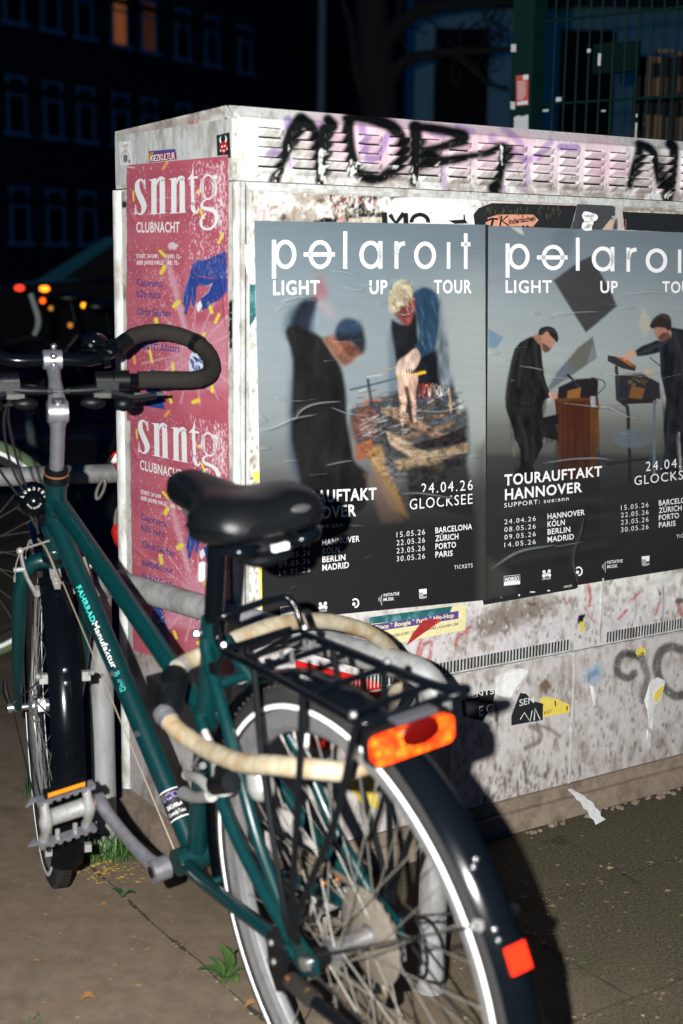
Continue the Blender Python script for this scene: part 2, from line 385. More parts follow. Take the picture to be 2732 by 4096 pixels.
tag(mb.build('road', M['asphalt'], smooth=False), kind='structure')
mb = MB().box((0, 9.06, -.05), (300, .12, .1)); tag(mb.build('kerb', mat('kerb_granite', (.16, .16, .16), .9, noise=.4)), kind='structure')
# joints between the slabs, filled with soil: irregular strips in the UV grid of the paving
mb = MB()
def joint(u0, v0, u1, v1, w=.006):
    n = max(8, int(math.hypot(u1-u0, v1-v0)/.012)); a = np.linspace(0, 1, n); u = u0+(u1-u0)*a; v = v0+(v1-v0)*a
    wob = noise2(a*n*.11, a*0+u0*7, 11)*.007; ww = np.clip(w*(.5+noise2(a*n*.3, a*0+v0*5, 12)*1.5), .0012, .012)
    d = np.array([u1-u0, v1-v0]); d /= np.linalg.norm(d); pu, pv = -d[1], d[0]
    Ls = [U*(u[i]+pu*(wob[i]+ww[i]))+V*(v[i]+pv*(wob[i]+ww[i]))+ZU*.004 for i in range(n)]
    Rs = [U*(u[i]+pu*(wob[i]-ww[i]))+V*(v[i]+pv*(wob[i]-ww[i]))+ZU*.004 for i in range(n)]
    mb.add(Ls+Rs, [(i, i+1, n+i+1, n+i) for i in range(n-1)])
joint(1.012, 1.75, 1.0, 2.45, .0042); joint(1.30, 1.835, 2.5, 1.835, .0025); joint(1.2, 1.485, 2.6, 1.485, .0025)
joint(1.567, 1.49, 1.567, 1.83, .004); joint(1.89, 1.78, 1.905, 2.05, .004); joint(-.5, 1.70, 1.0, 1.74, .003); joint(1.9, 1.14, 1.9, 1.48, .0025); joint(2.25, 1.49, 2.25, 1.83, .0025)
tag(mb.build('paving_joints', mat('joint_soil', (.035, .029, .019), .95, noise=.6, nscale=80, bump=.6), smooth=False), kind='structure')

# litter of bud scales and small leaf bits on the paving: uncountable
mb = MB()
def flake(x, y, r, z=.004):
    a0 = RNG.uniform(0, 6.28); n = RNG.integers(4, 7); p = []
    for k in range(n):
        a = a0+2*PI*k/n; q = r*RNG.uniform(.5, 1.1); p.append((x+q*math.cos(a)*1.3, y+q*math.sin(a)*.8, z+RNG.uniform(0, r*.5)))
    mb.add(p, [tuple(range(n))])
for k in range(380):
    g = on_ground(RNG.uniform(0, 2732), RNG.uniform(3350, 4096)); flake(g[0], g[1], RNG.uniform(.0010, .0046) if k % 9 else RNG.uniform(.004, .008))
for (u0, v0, u1, v1, n) in [(1.01, 1.75, 1.0, 2.4, 75), (1.45, 1.835, 2.3, 1.835, 60), (1.4, 1.485, 2.0, 1.485, 40), (1.567, 1.5, 1.567, 1.83, 20)]:
    for _ in range(n):
        a = RNG.uniform(); p = U*(u0+(u1-u0)*a+RNG.normal()*.010)+V*(v0+(v1-v0)*a+RNG.normal()*.010); flake(p[0], p[1], RNG.uniform(.0015, .0045))
tag(mb.build('leaf_litter', mat('dry_bud_scales', (.17, .12, .06), .8, col2=(.34, .28, .16), nscale=9, noise=.5), smooth=False), kind='stuff')
mb = MB()
for _ in range(130):
    p = on_ground(*[(430+RNG.normal()*75), (3490+RNG.normal()*28)]); flake(p[0], p[1], RNG.uniform(.002, .006), .006)
tag(mb.build('leaf_litter', mat('dry_yellow_leaf_bits', (.34, .20, .04), .8, col2=(.38, .32, .08), nscale=20, noise=.4), smooth=False), kind='stuff')

# ------------------------------------------------------------------ dark street behind
M['brick'] = mat('dark_render', (.035, .033, .034), .9, noise=.4, nscale=1)
M['winframe'] = mat('pale_window_frame', (.35, .5, .55), .8, spec=.1)
M['pane'] = mat('dark_pane', (.008, .011, .014), .35, spec=.03)
M['lit'] = mat('lit_window', (.1, .05, .02), .5, emit=(1, .30, .08), es=.14, noise=.6, nscale=1.5)
M['litdim'] = mat('dim_lit_window', (.1, .05, .02), .5, emit=(1, .33, .10), es=.03)
# left apartment house: a facade running away from the camera
fo = np.array([-12.42, 60., 0]); fd = np.array([math.sin(math.radians(29.7)), math.cos(math.radians(29.7)), 0]); fn = np.array([fd[1], -fd[0], 0])
bld = empty('apartment_building', 'dark apartment house far behind on the left with pale-framed windows, two lit orange', 'building')
mb = MB(); mb.prism([fo+fd*a for a in (-8, 30)]+[fo+fd*30-fn*9, fo-fd*8-fn*9], (0, 0, 17)); mb.build('wall', M['brick'], bld, smooth=False)
mb = MB()
for zz in (3.2, 7.6, 12): mb.prism([fo+fd*-8+fn*.02+ZU*zz, fo+fd*30+fn*.02+ZU*zz, fo+fd*30+fn*.2+ZU*zz, fo+fd*-8+fn*.2+ZU*zz], (0, 0, .22))
mb.build('cornice', M['brick'], bld, smooth=False)
FM = np.array([fd, fn, ZU]).T
def window(t, z, w=1.0, h=2.2, lit=None):
    c = fo+fd*t+ZU*(z+h/2); mb = MB()
    for sx in (-1, 1): mb.box(c+fd*sx*w/2+fn*.04, (.13, .1, h), FM)
    mb.box(c+ZU*h/2+fn*.045, (w+.2, .1, .14), FM); mb.box(c-ZU*h/2+fn*.09, (w+.45, .22, .18), FM); mb.box(c+ZU*h*.18+fn*.04, (w-.14, .06, .1), FM)
    wn = mb.build('window', M['winframe'], bld, smooth=False)
    MB().box(c+fn*.02, (w-.12, .02, h-.12), FM).build('pane', M['pane'] if lit is None else M[lit], wn, smooth=False)
for j, zr in enumerate((10.2, 5.9, 1.7)):
    for k, t in enumerate((-2.2, 0., 2.1, 4.5, 6.6, 9.2, 11.6, 14.5)):
        window(t, zr-(0.2 if j == 2 else 0), 1.0, 2.25, {(0, 3): 'lit', (0, 4): 'litdim'}.get((j, k)))
# further house closing the view
b2 = empty('apartment_building', 'black apartment house between the left house and the pale house, beyond the tree', 'building')
MB().box((5, 82, 9.5), (40, 8, 19)).build('wall', mat('sooty_render', (.012, .013, .016), .9, noise=.3, nscale=.6), b2, smooth=False)
for x in (-6, -3.2, -.4, 2.4):
    for z in (3., 7.2, 11.4): MB().box((x, 77.97, z), (1.1, .1, 2.)).build('window', M['pane'], b2, smooth=False)
# pale house behind the tree
M['bluewall'] = mat('pale_rough_render', (.34, .56, .6), .95, noise=.3, nscale=1.2)
hs = empty('house', 'pale rendered house wall behind the tree, with dark window openings', 'house', (0, 0, 0))
x0, x1 = at_depth(1655, 500, 24)[0], at_depth(2900, 500, 24)[0]
MB().box(((x0+x1)/2, 26, 4), (x1-x0, 4, 8)).build('wall', M['bluewall'], hs, smooth=False)
mb = MB(); mb.box(((x0+x1)/2, 23.9, 2.55), (x1-x0+.1, .24, .3)); mb.box(((x0+x1)/2, 23.9, 5.5), (x1-x0+.1, .2, .35)); mb.build('cornice', mat('dark_stone', (.04, .045, .05), .9), hs, smooth=False)
for x in (1.9, 4.0, 6.2):
    MB().box((x, 23.97, 4.1), (.9, .1, 1.7)).build('window', M['pane'], hs, smooth=False)
# tree: trunk and bare boughs
M['bark'] = mat('dark_bark', (.02, .018, .016), .95, noise=.6, nscale=14, bump=.5)
tr = empty('bare_tree', 'bare dark tree in front of the pale house wall, boughs reaching right', 'tree', at_depth(1520, 1000, 11)*np.array([1, 1, 0]))
tl = np.array(tr.location); P = lambda x, y, Y: at_depth(x, y, Y)-tl
mb = MB().tube(cr([(0, 0, 0), P(1530, 900, 11), P(1515, 400, 11), P(1480, -60, 11), P(1470, -500, 11)], 6), [.19, .16, .14, .12, .08], 12); mb.build('trunk', M['bark'], tr)
mb = MB()
def bough(pts, r): mb.tube(cr(pts, 6), [r, r*.75, r*.5, .012], 8)
bough([P(1520, 420, 11), P(1600, 260, 10.8), P(1740, 215, 10.6), P(1900, 205, 10.4), P(2080, 190, 10.3)], .06)
bough([P(1510, 200, 11), P(1650, 60, 10.8), P(1830, 20, 10.5), P(2050, 10, 10.2)], .07)
bough([P(1520, 300, 11), P(1560, 180, 11.3), P(1590, 60, 11.5), P(1620, -100, 11.6)], .06)
bough([P(1500, 500, 11), P(1430, 300, 11), P(1400, 100, 11.2), P(1340, -80, 11.2)], .05)
bough([P(1820, 210, 10.5), P(1950, 330, 10.4), P(2030, 350, 10.3)], .025)
for k in range(26):
    a = np.array([1560+RNG.uniform(0, 450), 215+RNG.uniform(-190, 60)]); b = a+np.array([RNG.uniform(-70, 90), RNG.uniform(-90, 110)])
    bough([P(*a, 10.6), P(*((a+b)/2+RNG.normal(size=2)*12), 10.5), P(*b, 10.4)], .011)
mb.build('crown', M['bark'], tr)
# thin lamp mast
ml = empty('lamp_post', 'thin bluish lamp post standing left of the bare tree', 'lamp post', at_depth(1278, 1040, 17)*np.array([1, 1, 0]))
mb = MB().tube([(0, 0, 0), (0, 0, 7)], [.06, .045], 10); mb.tube(cr([(0, 0, 6.9), (.1, -.05, 7.4), (.6, -.2, 7.6)], 5), .035, 8); mb.build('mast', mat('painted_mast', (.18, .2, .22), .6), ml)
mb = MB().ball((.8, -.27, 7.58), .16, 12, (1.6, .8, .5)); mb.build('lamp_head', M['black'], ml)

# parked cars, 17 m off: only a pale roof, window posts and tail lamps show
M['carpaint'] = mat('pale_car_paint', (.05, .22, .28), .8, spec=.02)
M['cardark'] = mat('dark_car_paint', (.006, .008, .010), .6, spec=.1)
def lampmat(n, c, e): return mat(n, tuple(np.array(c)*.5), .4, emit=c, es=e)
M['lamp_red'] = lampmat('red_tail_lamp', (1, .04, .02), 2.2); M['lamp_or'] = lampmat('orange_lamp', (1, .22, .01), 4.5); M['lamp_or2'] = lampmat('orange_red_lamp', (1, .11, .005), 2.6); M['glow_am'] = lampmat('amber_reflector_glow', (1, .42, .01), 1.9); M['glow_dim'] = lampmat('dim_reflector_glow', (1, .36, .05), .5)
def car(name, label, px, Y, yaw, prof, win, W_, paint, lamps=(), cat='car'):
    o = at_depth(px, 1100, Y)*np.array([1, 1, 0]); o[2] = -.1
    c = empty(name, label, cat, o, Matrix.Rotation(yaw, 3, 'Z'))
    mb = MB(); n = len(prof); mb.prism([(x, -W_/2, z) for x, z in prof], (0, W_, 0)); mb.build('body', paint, c, ang=20)
    for k, q in enumerate(win):
        mb = MB()
        for sgn in (-1, 1): mb.prism([(x, sgn*(W_/2+.004), z) for x, z in q], (0, sgn*.008, 0))
        mb.build('window', M['pane'], c, smooth=False)
    for wx in (prof[0][0]+.75, prof[n//2][0]*0+prof[0][0]+3.3):
        mb = MB()
        for sgn in (-1, 1): mb.rev([(.0, -.1), (.3, -.1), (.32, 0), (.3, .1), (0, .1)], (wx, sgn*(W_/2-.08), .32), (0, 1, 0), 20, close=False)
        mb.build('wheel', M['rubber'], c)
    return c
prof = [(0, .35), (0, .82), (.95, .98), (1.75, 1.48), (2.5, 1.55), (3.9, 1.5), (4.15, .95), (4.2, .35)]
c1 = car('parked_car', 'pale car with a sloping windscreen parked across the street, left of the cabinet', -160, 16.6, math.radians(8), prof, [[(1.25, 1.0), (1.85, 1.42), (2.35, 1.46), (2.35, 1.0)], [(2.75, 1.0), (2.75, 1.46), (3.65, 1.43), (3.85, 1.0)]], 1.7, M['carpaint'])
c2 = car('parked_car', 'black car with glowing red and orange lamps at the left edge', -420, 13.2, math.radians(4), [(0, .3), (0, .8), (.6, .95), (1.3, 1.0), (1.9, 1.05), (2.6, .98), (3.2, .9), (3.3, .3)], [], 1.7, M['cardark'])
def lamp(px, py, Y, r, mt, parent, sx=1.):
    mb = MB().ball(at_depth(px, py, Y), r, 12, (sx, .5, 1)); o = mb.build('tail_lamp_or_reflector', M[mt], parent); o.matrix_parent_inverse = parent.matrix_world.inverted(); return o
bpy.context.view_layer.update()
lamp(78, 1152, 12.2, .026, 'lamp_red', c2, 1.7); lamp(178, 1155, 12.2, .026, 'lamp_or', c2, 1.7); lamp(171, 1203, 12.2, .024, 'lamp_or2', c2)
# two more parked bicycles in the dark, seen by glowing reflectors and one mudguard
def darkbike(label, px, Y, yaw, guard):
    o = at_depth(px, 1300, Y)*np.array([1, 1, 0]); b = empty('parked_bicycle', label, 'bicycle', o, Matrix.Rotation(yaw, 3, 'Z'))
    for wx in (0, 1.05):
        mb = MB().rev([(.318, 0), (.33, .016), (.345, 0), (.33, -.016)], (wx, 0, .345), (0, 1, 0), 40)
        for k in range(20): a = k*PI/10; mb.cyl((wx+.02*math.cos(a+1), 0, .345+.02*math.sin(a+1)), (wx+.32*math.cos(a), 0, .345+.32*math.sin(a)), .001, 5)
        mb.build('wheel', M['rubber'], b)
    mb = MB()
    for p, q, r in [((.45, 0, .28), (.28, 0, .78), .015), ((.45, 0, .28), (.9, 0, .68), .017), ((.33, 0, .66), (.87, 0, .8), .015), ((.92, 0, .64), (.84, 0, .86), .018), ((.92, 0, .64), (1.05, 0, .345), .013), ((.29, 0, .7), (0, 0, .345), .009), ((.45, 0, .28), (0, 0, .345), .01)]: mb.cyl(p, q, r, 10)
    mb.build('frame', M['gloss'], b)
    mb = MB().tube(cr([(.72, -.28, 1.0), (.8, -.12, 1.04), (.84, 0, 1.02), (.8, .12, 1.04), (.72, .28, 1.0)], 6), .012, 8); mb.cyl((.845, 0, .85), (.84, 0, 1.03), .012); mb.build('handlebar', M['black'], b)
    mb = MB().ball((.24, 0, .93), .1, 14, (1.35, .8, .35)); mb.cyl((.28, 0, .77), (.25, 0, .91), .013); mb.build('saddle', M['leather'], b)
    mb = MB().rev([(.36, -.024), (.366, 0), (.36, .024), (.357, 0)], (0, 0, .345), (0, 1, 0), 30, math.radians(40), math.radians(190), e1=(1, 0, 0)); mb.build('mudguard', guard, b)
    return b
M['guard'] = mat('dull_grey_mudguard', (.16, .2, .19), .6)
d1 = darkbike('dark bicycle with a dull grey mudguard, in the dark beyond the handlebar', 300, 7.2, math.radians(60), M['guard'])
d2 = darkbike('dark bicycle with glowing amber pedal reflectors, hidden in the dark left of the cabinet', 120, 8.6, math.radians(15), M['gloss'])
bpy.context.view_layer.update()
lamp(203, 1233, 8.2, .015, 'glow_dim', d2); lamp(334, 1221, 8.2, .017, 'glow_am', d2); lamp(281, 1301, 8.0, .016, 'glow_dim', d2).name = 'reflector'  # bicycle reflectors, not lamps: their glow is put in as emission
mb = MB().tube(cr([at_depth(122, 1175, 5.2), at_depth(140, 1230, 5.2), at_depth(152, 1270, 5.2), at_depth(150, 1310, 5.2), at_depth(136, 1340, 5.2)], 6), [.012, .013, .013, .011], 10); o = mb.build('mudguard_tip', M['guard'], d1); o.matrix_parent_inverse = d1.matrix_world.inverted()

# ------------------------------------------------------------------ fence, post, boards
M['fgreen'] = mat('green_fence_coating', (.002, .022, .019), .6, spec=.2, noise=.4, nscale=20)
YF = 4.6; fpost = at_depth(2085, 1040, YF)*np.array([1, 1, 0]); fdir = np.array([.78, -.62, 0]); fdir /= np.linalg.norm(fdir); fnn = np.array([-fdir[1], fdir[0], 0])
fe = empty('mesh_fence', 'green wire mesh fence panels running behind the cabinet from a square post to the right', 'fence', fpost)
FMx = np.array([fdir, fnn, ZU]).T
MB().box((0, 0, 1.3), (.078, .078, 2.6), FMx).build('post', M['fgreen'], fe, ang=30)
mb = MB(); n_r = 30
for k in range(n_r): p = fdir*(.075+.0415*k)+fnn*.03; mb.tube([p+ZU*.05, p+ZU*2.5], .0028, 6)
mb.build('mesh_panel', M['fgreen'], fe)
mb = MB()
for z in (.3, .5, .7, .9, 1.1, 1.3, 1.5, 1.70, 1.955, 2.2, 2.4):
    for off in (.025, .035): mb.tube([fdir*.04+fnn*off+ZU*z, fdir*1.32+fnn*off+ZU*z], .0036, 6)
mb.build('crossbar', M['fgreen'], fe)
mb = MB(); p = fdir*.28+fnn*.06
mb.box(p+ZU*1.83, (.15, .03, .09), FMx); mb.cyl(p+fdir*.07+ZU*1.82, p+fdir*.07+ZU*1.62, .006); mb.build('gate_lock_plate', mat('dark_green_plate', (.001, .010, .009), .7, spec=.1), fe)
def fp_plane(x, y, out): return plane_pt(x, y, fnn, fpost@fnn-.039-out)
def post_sticker(name, label, poly, mt, cat='sticker'):
    return tag(sheet(name, fp_plane, poly, mt, .0012), label, cat)
M['stred'] = mat('faded_red_sticker', (.62, .10, .08), .6, noise=.3)
st = post_sticker('sticker', 'tall faded red sticker with rows of white small print on the green fence post', [(2064, 303), (2115, 298), (2113, 420), (2064, 424)], M['stred'])
pr = Print(fp_plane, .0018)
for k in range(11): pr.rect(2068+RNG.uniform(0, 3), 326+k*7, 2108-RNG.uniform(0, 14), 328.5+k*7)
pr.poly([(2092, 300), (2114, 298.5), (2113, 318), (2092, 320)]); pr.poly([(2068, 408), (2111, 402), (2111, 417), (2068, 420)]); pr.build('print', M['white'], st)
post_sticker('sticker', 'torn white sticker low on the green fence post, just above the cabinet', [(2056, 470), (2070, 462), (2090, 465), (2113, 458), (2113, 540), (2055, 540)], M['paperwhite'])
post_sticker('sticker', 'small pale square sticker at the left edge of the post, higher one', [(2044, 178), (2064, 176), (2064, 207), (2044, 208)], M['paperwhite'])
post_sticker('sticker', 'small pale square sticker at the left edge of the post, beside the red one', [(2042, 406), (2060, 408), (2060, 438), (2042, 436)], M['paperwhite'])
mtg = mat('white_marker', (.55, .6, .6), .6); pr = Print(fp_plane, .0006)
for s_ in [[(2075, 42), (2066, 50), (2066, 62), (2075, 66)], [(2082, 44), (2086, 60)], [(2098, 62), (2112, 72), (2124, 70), (2110, 78)], [(2066, 82), (2072, 98), (2084, 76)], [(2084, 72), (2094, 96), (2086, 112), (2108, 104)], [(2098, 112), (2120, 110), (2106, 130), (2120, 138), (2108, 142)], [(2078, 126), (2092, 126), (2092, 134)], [(2084, 140), (2102, 136), (2098, 146)], [(2078, 172), (2098, 172)], [(2078, 190), (2098, 178), (2110, 196)], [(2070, 226), (2084, 236)], [(2096, 232), (2100, 254)]]: pr.ribbon(s_, 3.4, 4)
pr.build('marker_tag', mtg, fe)
mb = MB()
for (x, y, w, h) in [(2385, 235, 12, 46), (2222, 395, 24, 16), (2170, 440, 26, 8), (2343, 200, 14, 14), (2402, 441, 18, 6), (2532, 520, 6, 60), (2535, 460, 6, 12)]:
    c = at_depth(x, y, YF-(x-2085)/5497*3.4-.0); mb.box(c+fnn*.02, (w/5497*4.3, .002, h/5497*4.3), FMx)
tag(mb.build('tape_scraps', M['paperwhite'], smooth=False), 'pale scraps of tape and string caught on the green fence mesh', 'scraps')
# boards behind the fence
M['board'] = mat('brown_boards', (.13, .085, .05), .8, col2=(.08, .055, .035), nscale=5, stretch=(1, 1, .1), noise=.4)
bo = empty('board_rack', 'brown board lattice standing behind the fence at the right edge', 'boards', at_depth(2640, 1040, 5.6)*np.array([1, 1, 0]))
mb = MB()
for k, (xa, xb, ya, yb) in enumerate([(2612, 2642, 228, 254), (2610, 2640, 310, 390), (2606, 2638, 462, 570), (2662, 2668, 310, 390), (2656, 2664, 470, 570), (2710, 2722, 306, 375), (2705, 2722, 470, 570), (2575, 2592, 460, 560), (2618, 2690, 198, 214), (2710, 2760, 208, 226), (2588, 2594, 225, 395), (2714, 2760, 395, 408), (2740, 2790, 305, 575)]):
    a = at_depth(xa, ya, 5.6); b = at_depth(xb, yb, 5.6); c = (a+b)/2-np.array(bo.location); mb.box(c, (abs(b[0]-a[0]), .03, abs(a[2]-b[2])))
mb.build('board', M['board'], bo, smooth=False)
mb = MB(); a = at_depth(2590, 215, 5.66)-np.array(bo.location)
mb.box((a[0]+.13, .07, 1.0), (.34, .03, 2.0)); mb.build('back_panel', M['cardark'], bo, smooth=False)
# ------------------------------------------------------------------ the distribution cabinet
M['cab'] = mat('cabinet_paint', (.7, .7, .7), .6, spec=.2, attr=True, noise=.42, nscale=38, bump=.25, bscale=240, stretch=(1, 1, .55), spots=[(170, .665, .72, (.10, .085, .07), .6), (22, .58, .72, (.40, .36, .30), .5), (420, .62, .70, (.30, .26, .21), .55)])
M['cabplain'] = mat('cabinet_paint_plain', (.58, .60, .58), .55, noise=.55, nscale=30, bump=.2, col2=(.30, .27, .23), mixlo=.44, mixhi=.68, spots=[(120, .63, .7, (.12, .10, .08), .6)], stretch=(1, 1, .4))
M['concrete'] = mat('stained_concrete', (.27, .21, .155), .95, noise=.6, nscale=14, bump=.8, bscale=90, col2=(.15, .12, .085))
M['gap'] = mat('dark_gap', (.008, .008, .008), .9)
cab = empty('distribution_cabinet', 'large dirty white street cabinet with louvred lid, covered in posters and black spray letters', 'cabinet', (fr(1.168, 0)))
S1 = 2.95; DEP = .492
def put(mb, name, mt, **k):
    o = mb.build(name, mt, cab, **k); o.matrix_parent_inverse = cab.matrix_world.inverted(); return o
bpy.context.view_layer.update()
CM = np.array([U, V, ZU]).T
def slab(mb, s0, s1, t0, t1, z0, z1): mb.box(U*(s0+s1)/2+V*(DF+(t0+t1)/2)+ZU*(z0+z1)/2, (s1-s0, t1-t0, z1-z0), CM); return mb
put(slab(MB(), SC+.004, S1, .004, DEP, .07, 1.336), 'body', M['cabplain'], smooth=False)
mb = slab(MB(), SC-.004, S1, .004, DEP-.004, 1.345, 1.440); mb.prism([lf(.004, 1.440, -.003), lf(.024, 1.4615, -.003), lf(DEP-.01, 1.4485, -.003), lf(DEP-.004, 1.44, -.003)], U*(S1-SC-.01))
put(mb, 'lid', M['cabplain'], smooth=False)
slab_b = MB(); slab(slab_b, SC-.020, S1, -.020, DEP, 0, .046); put(slab_b, 'plinth', M['concrete'], smooth=False)
put(slab(MB(), SC-.008, S1, -.008, DEP, .0465, .072), 'sill', M['concrete'], smooth=False)
mb = MB().tube([lf(DEP-.012, .073, .001), lf(DEP-.012, 1.334, .001)], .013, 12); mb.tube([fr(SC+.006, .073, -.004), fr(SC+.006, 1.334, -.004)], .0085, 12); slab(mb, SC+.004, SC+.0185, -.0025, .01, .073, 1.334)
put(mb, 'corner_post', M['cabplain'])
mb = slab(MB(), SC+.021, S1, -.0065, .004, 1.3215, 1.3285); slab(mb, SC+.0215, SC+.027, -.004, .004, .42, 1.321); put(mb, 'door_trim', M['cabplain'], smooth=False)
put(slab(MB(), SC+.0188, SC+.0208, -.0012, .003, .08, 1.334), 'door_gap', M['gap'], smooth=False)
mb = slab(MB(), 2.004, 2.008, -.004, .003, .073, .372); slab(mb, 2.076, 2.080, -.004, .003, .385, .53); put(mb, 'panel_joint', M['cabplain'], smooth=False)

def tone(x, y, base, dirt, seed, sx=70., sy=170., lo=.0, hi=.5, k=.8):
    n = noise2(x/sx, y/sy, seed, 5)+.35*noise2(x/11., y/22., seed+9, 3)
    a = np.clip((n-lo)/(hi-lo), 0, 1)*k; return lin(base)*(1-a[:, None])+lin(dirt)*a[:, None]
# --- lid front with its louvres pressed out of the sheet and the sprayed letters
ds = .0021; ss = np.arange(SC+.004, 2.62, ds); zz = np.r_[np.arange(1.337, 1.4405, .0014), 1.4425]; nb = 12
bev = [(1.4425+(1.4632-1.4425)*i/nb, .0005+.0225*i/nb) for i in range(1, nb+1)]
prof_ = [(z, -.003) for z in zz]+bev
sg, kg = np.meshgrid(ss, np.arange(len(prof_))); zg = np.array([p[0] for p in prof_])[kg]; tg = np.array([p[1] for p in prof_])[kg]
Pg = U*sg[..., None]+V*(DF+tg)[..., None]+ZU*zg[..., None]
X, Y = to_px(Pg.reshape(-1, 3)); h = np.zeros(sg.shape); dark = np.zeros(sg.shape)
edge = np.clip((sg-(SC+.004))/.008, 0, 1); h -= (1-edge)**2*.007
for row in range(5):
    z0 = 1.4265-row*.0162
    for c in range(20):
        s0 = 1.213+.0690*c
        if s0 > 2.56: break
        w = np.clip((sg-s0+.001)/.002, 0, 1)*np.clip((s0+.0505-sg)/.010, 0, 1); dz = z0-zg
        h += .014*w*np.where((dz > 0) & (dz < .0125), np.cos(np.clip(dz/.0125, 0, 1)*PI/2)**1.0, 0)
        sl = (dz > -.0024) & (dz < .0009) & (sg > s0) & (sg < s0+.046); dark[sl] = 1; h[sl] = -.005
Pg = Pg - V*h[..., None]
C = tone(X, Y, (220, 222, 220), (138, 128, 118), 3, 60, 120, .02, .65, .8)
lb = np.clip((1.372-zg.ravel())/.022, 0, 1)*np.clip(.55+noise2(X/40., Y/26., 13, 4)*1.5, 0, 1)*np.clip((sg.ravel()-1.15)/.5, .25, 1); C = C*(1-.75*lb[:, None])+lin((128, 116, 104))*.75*lb[:, None]
cv = Canvas(X, Y, C); q5 = zc(1000, 380, .7015); q6 = zc(2200, 480, .3393)
for pts, a in [([(1210, 520), (1330, 480), (1560, 470), (2300, 520), (2460, 600), (2480, 700), (2300, 730), (1900, 700), (1500, 690), (1250, 640)], .38), ([(1230, 460), (1500, 440), (1900, 510), (2100, 540), (2090, 640), (1700, 650), (1350, 600)], .5), ([(2350, 545), (2470, 555), (2470, 600), (2380, 590)], .55), ([(2370, 640), (2520, 640), (2530, 720), (2380, 720)], .4), ([(2560, 700), (2732, 640), (2732, 760), (2600, 760)], .35)]:
    cv.poly(pts, (222, 178, 198), soft=60, a=a, smooth=6)
pur = (150, 118, 178)
for pts, w, a in [([(215, 140), (215, 185)], 46, .8), ([(110, 335), (150, 330)], 60, .55), ([(400, 170), (395, 240)], 40, .7), ([(230, 370), (230, 410)], 30, .5), ([(640, 190), (650, 250), (640, 300), (680, 370), (740, 330), (770, 260), (800, 230)], 45, .75), ([(1040, 215), (1100, 240)], 40, .6), ([(1180, 180), (1270, 210)], 36, .6), ([(1450, 195), (1530, 260), (1550, 300)], 40, .6), ([(1380, 240), (1390, 290)], 50, .5), ([(1100, 420), (1105, 520)], 30, .6), ([(1440, 520), (1450, 560)], 30, .5)]:
    cv.stroke(q5(pts), w*.7, pur, soft=9, a=a, smooth=5)
for pts, w, a in [([(2040, 610), (2120, 640), (2200, 570)], 26, .65), ([(2245, 590), (2305, 592)], 34, .8), ([(2100, 640), (2110, 700), (2095, 760)], 24, .5)]: cv.stroke(pts, w, pur, soft=8, a=a, smooth=5)
cv.stroke(q5([(270, 500), (272, 465), (310, 500), (312, 460)]), 5, (176, 160, 200), soft=3, a=.7)
blk = (10, 12, 14)
for pts, w in [([(292, 140), (270, 170), (240, 225), (212, 300), (192, 350)], [55, 62, 62, 54, 46]), ([(188, 360), (165, 420), (140, 490)], [42, 44, 52]), ([(290, 142), (340, 175), (368, 240), (380, 330), (400, 440), (405, 500)], [50, 56, 52, 50, 50, 36]), ([(445, 140), (470, 178), (428, 200), (420, 300), (414, 400), (404, 490)], [44, 52, 56, 50, 50, 42]),
               ([(545, 132), (640, 128), (740, 150), (820, 190), (862, 260), (858, 350), (810, 430), (720, 480), (640, 460), (600, 410)], [30, 46, 54, 54, 54, 52, 50, 44, 50, 46]), ([(570, 135), (556, 220), (570, 320), (585, 400), (575, 450)], [40, 56, 52, 60, 30]),
               ([(942, 180), (946, 280), (938, 400), (936, 500)], [50, 60, 56, 40]), ([(930, 178), (1040, 192), (1150, 212), (1212, 240), (1170, 270), (1080, 298), (980, 318)], [34, 44, 44, 62, 46, 36, 26]), ([(975, 360), (1100, 375), (1240, 350), (1340, 335), (1400, 300), (1446, 300), (1450, 350), (1425, 430), (1395, 530)], [90, 46, 30, 28, 34, 44, 48, 46, 60])]:
    cv.stroke(q5(pts), np.array(w)*.7*1.42, blk, soft=11, smooth=6, dry=.03)
for pts, w in [([(1060, 290), (1050, 400), (1000, 560), (940, 770)], [80, 90, 90, 74]), ([(1040, 270), (1140, 320), (1220, 390), (1250, 520), (1310, 720), (1370, 900)], [60, 100, 90, 80, 110, 90]), ([(1420, 280), (1460, 340), (1450, 540), (1420, 740), (1390, 920)], [110, 100, 100, 110, 100])]:
    cv.stroke(q6(pts), np.array(w)*.3393*1.25, blk, soft=10, smooth=6, dry=.03)
for bx in [(1010, 690, 1300, 735), (1270, 600, 1330, 735), (1390, 640, 1450, 730), (1560, 640, 2000, 745), (2580, 770, 2700, 800), (1640, 700, 1720, 740)]: cv.speck(bx, 26, (214, 216, 214), (2, 8), .85)
for pts in [[(1278, 650), (1300, 670), (1290, 705), (1275, 690)], [(1412, 662), (1422, 690), (1402, 716), (1396, 700)], [(2000, 578), (2012, 590), (2008, 660), (2003, 640)], [(1155, 580), (1160, 592), (1153, 604)]]: cv.poly(pts, (222, 226, 226), soft=4, jag=5)
cv.speck((1000, 690, 2700, 800), 260, (110, 100, 90), (1.5, 6), .5); cv.speck((1020, 520, 2700, 700), 120, (120, 112, 105), (1, 3), .5)
cv.C[dark.ravel() > 0] = .006
grid_mesh('louvre_sheet', Pg.reshape(-1, 3), len(ss), len(prof_), M['cab'], cab, cv.C)

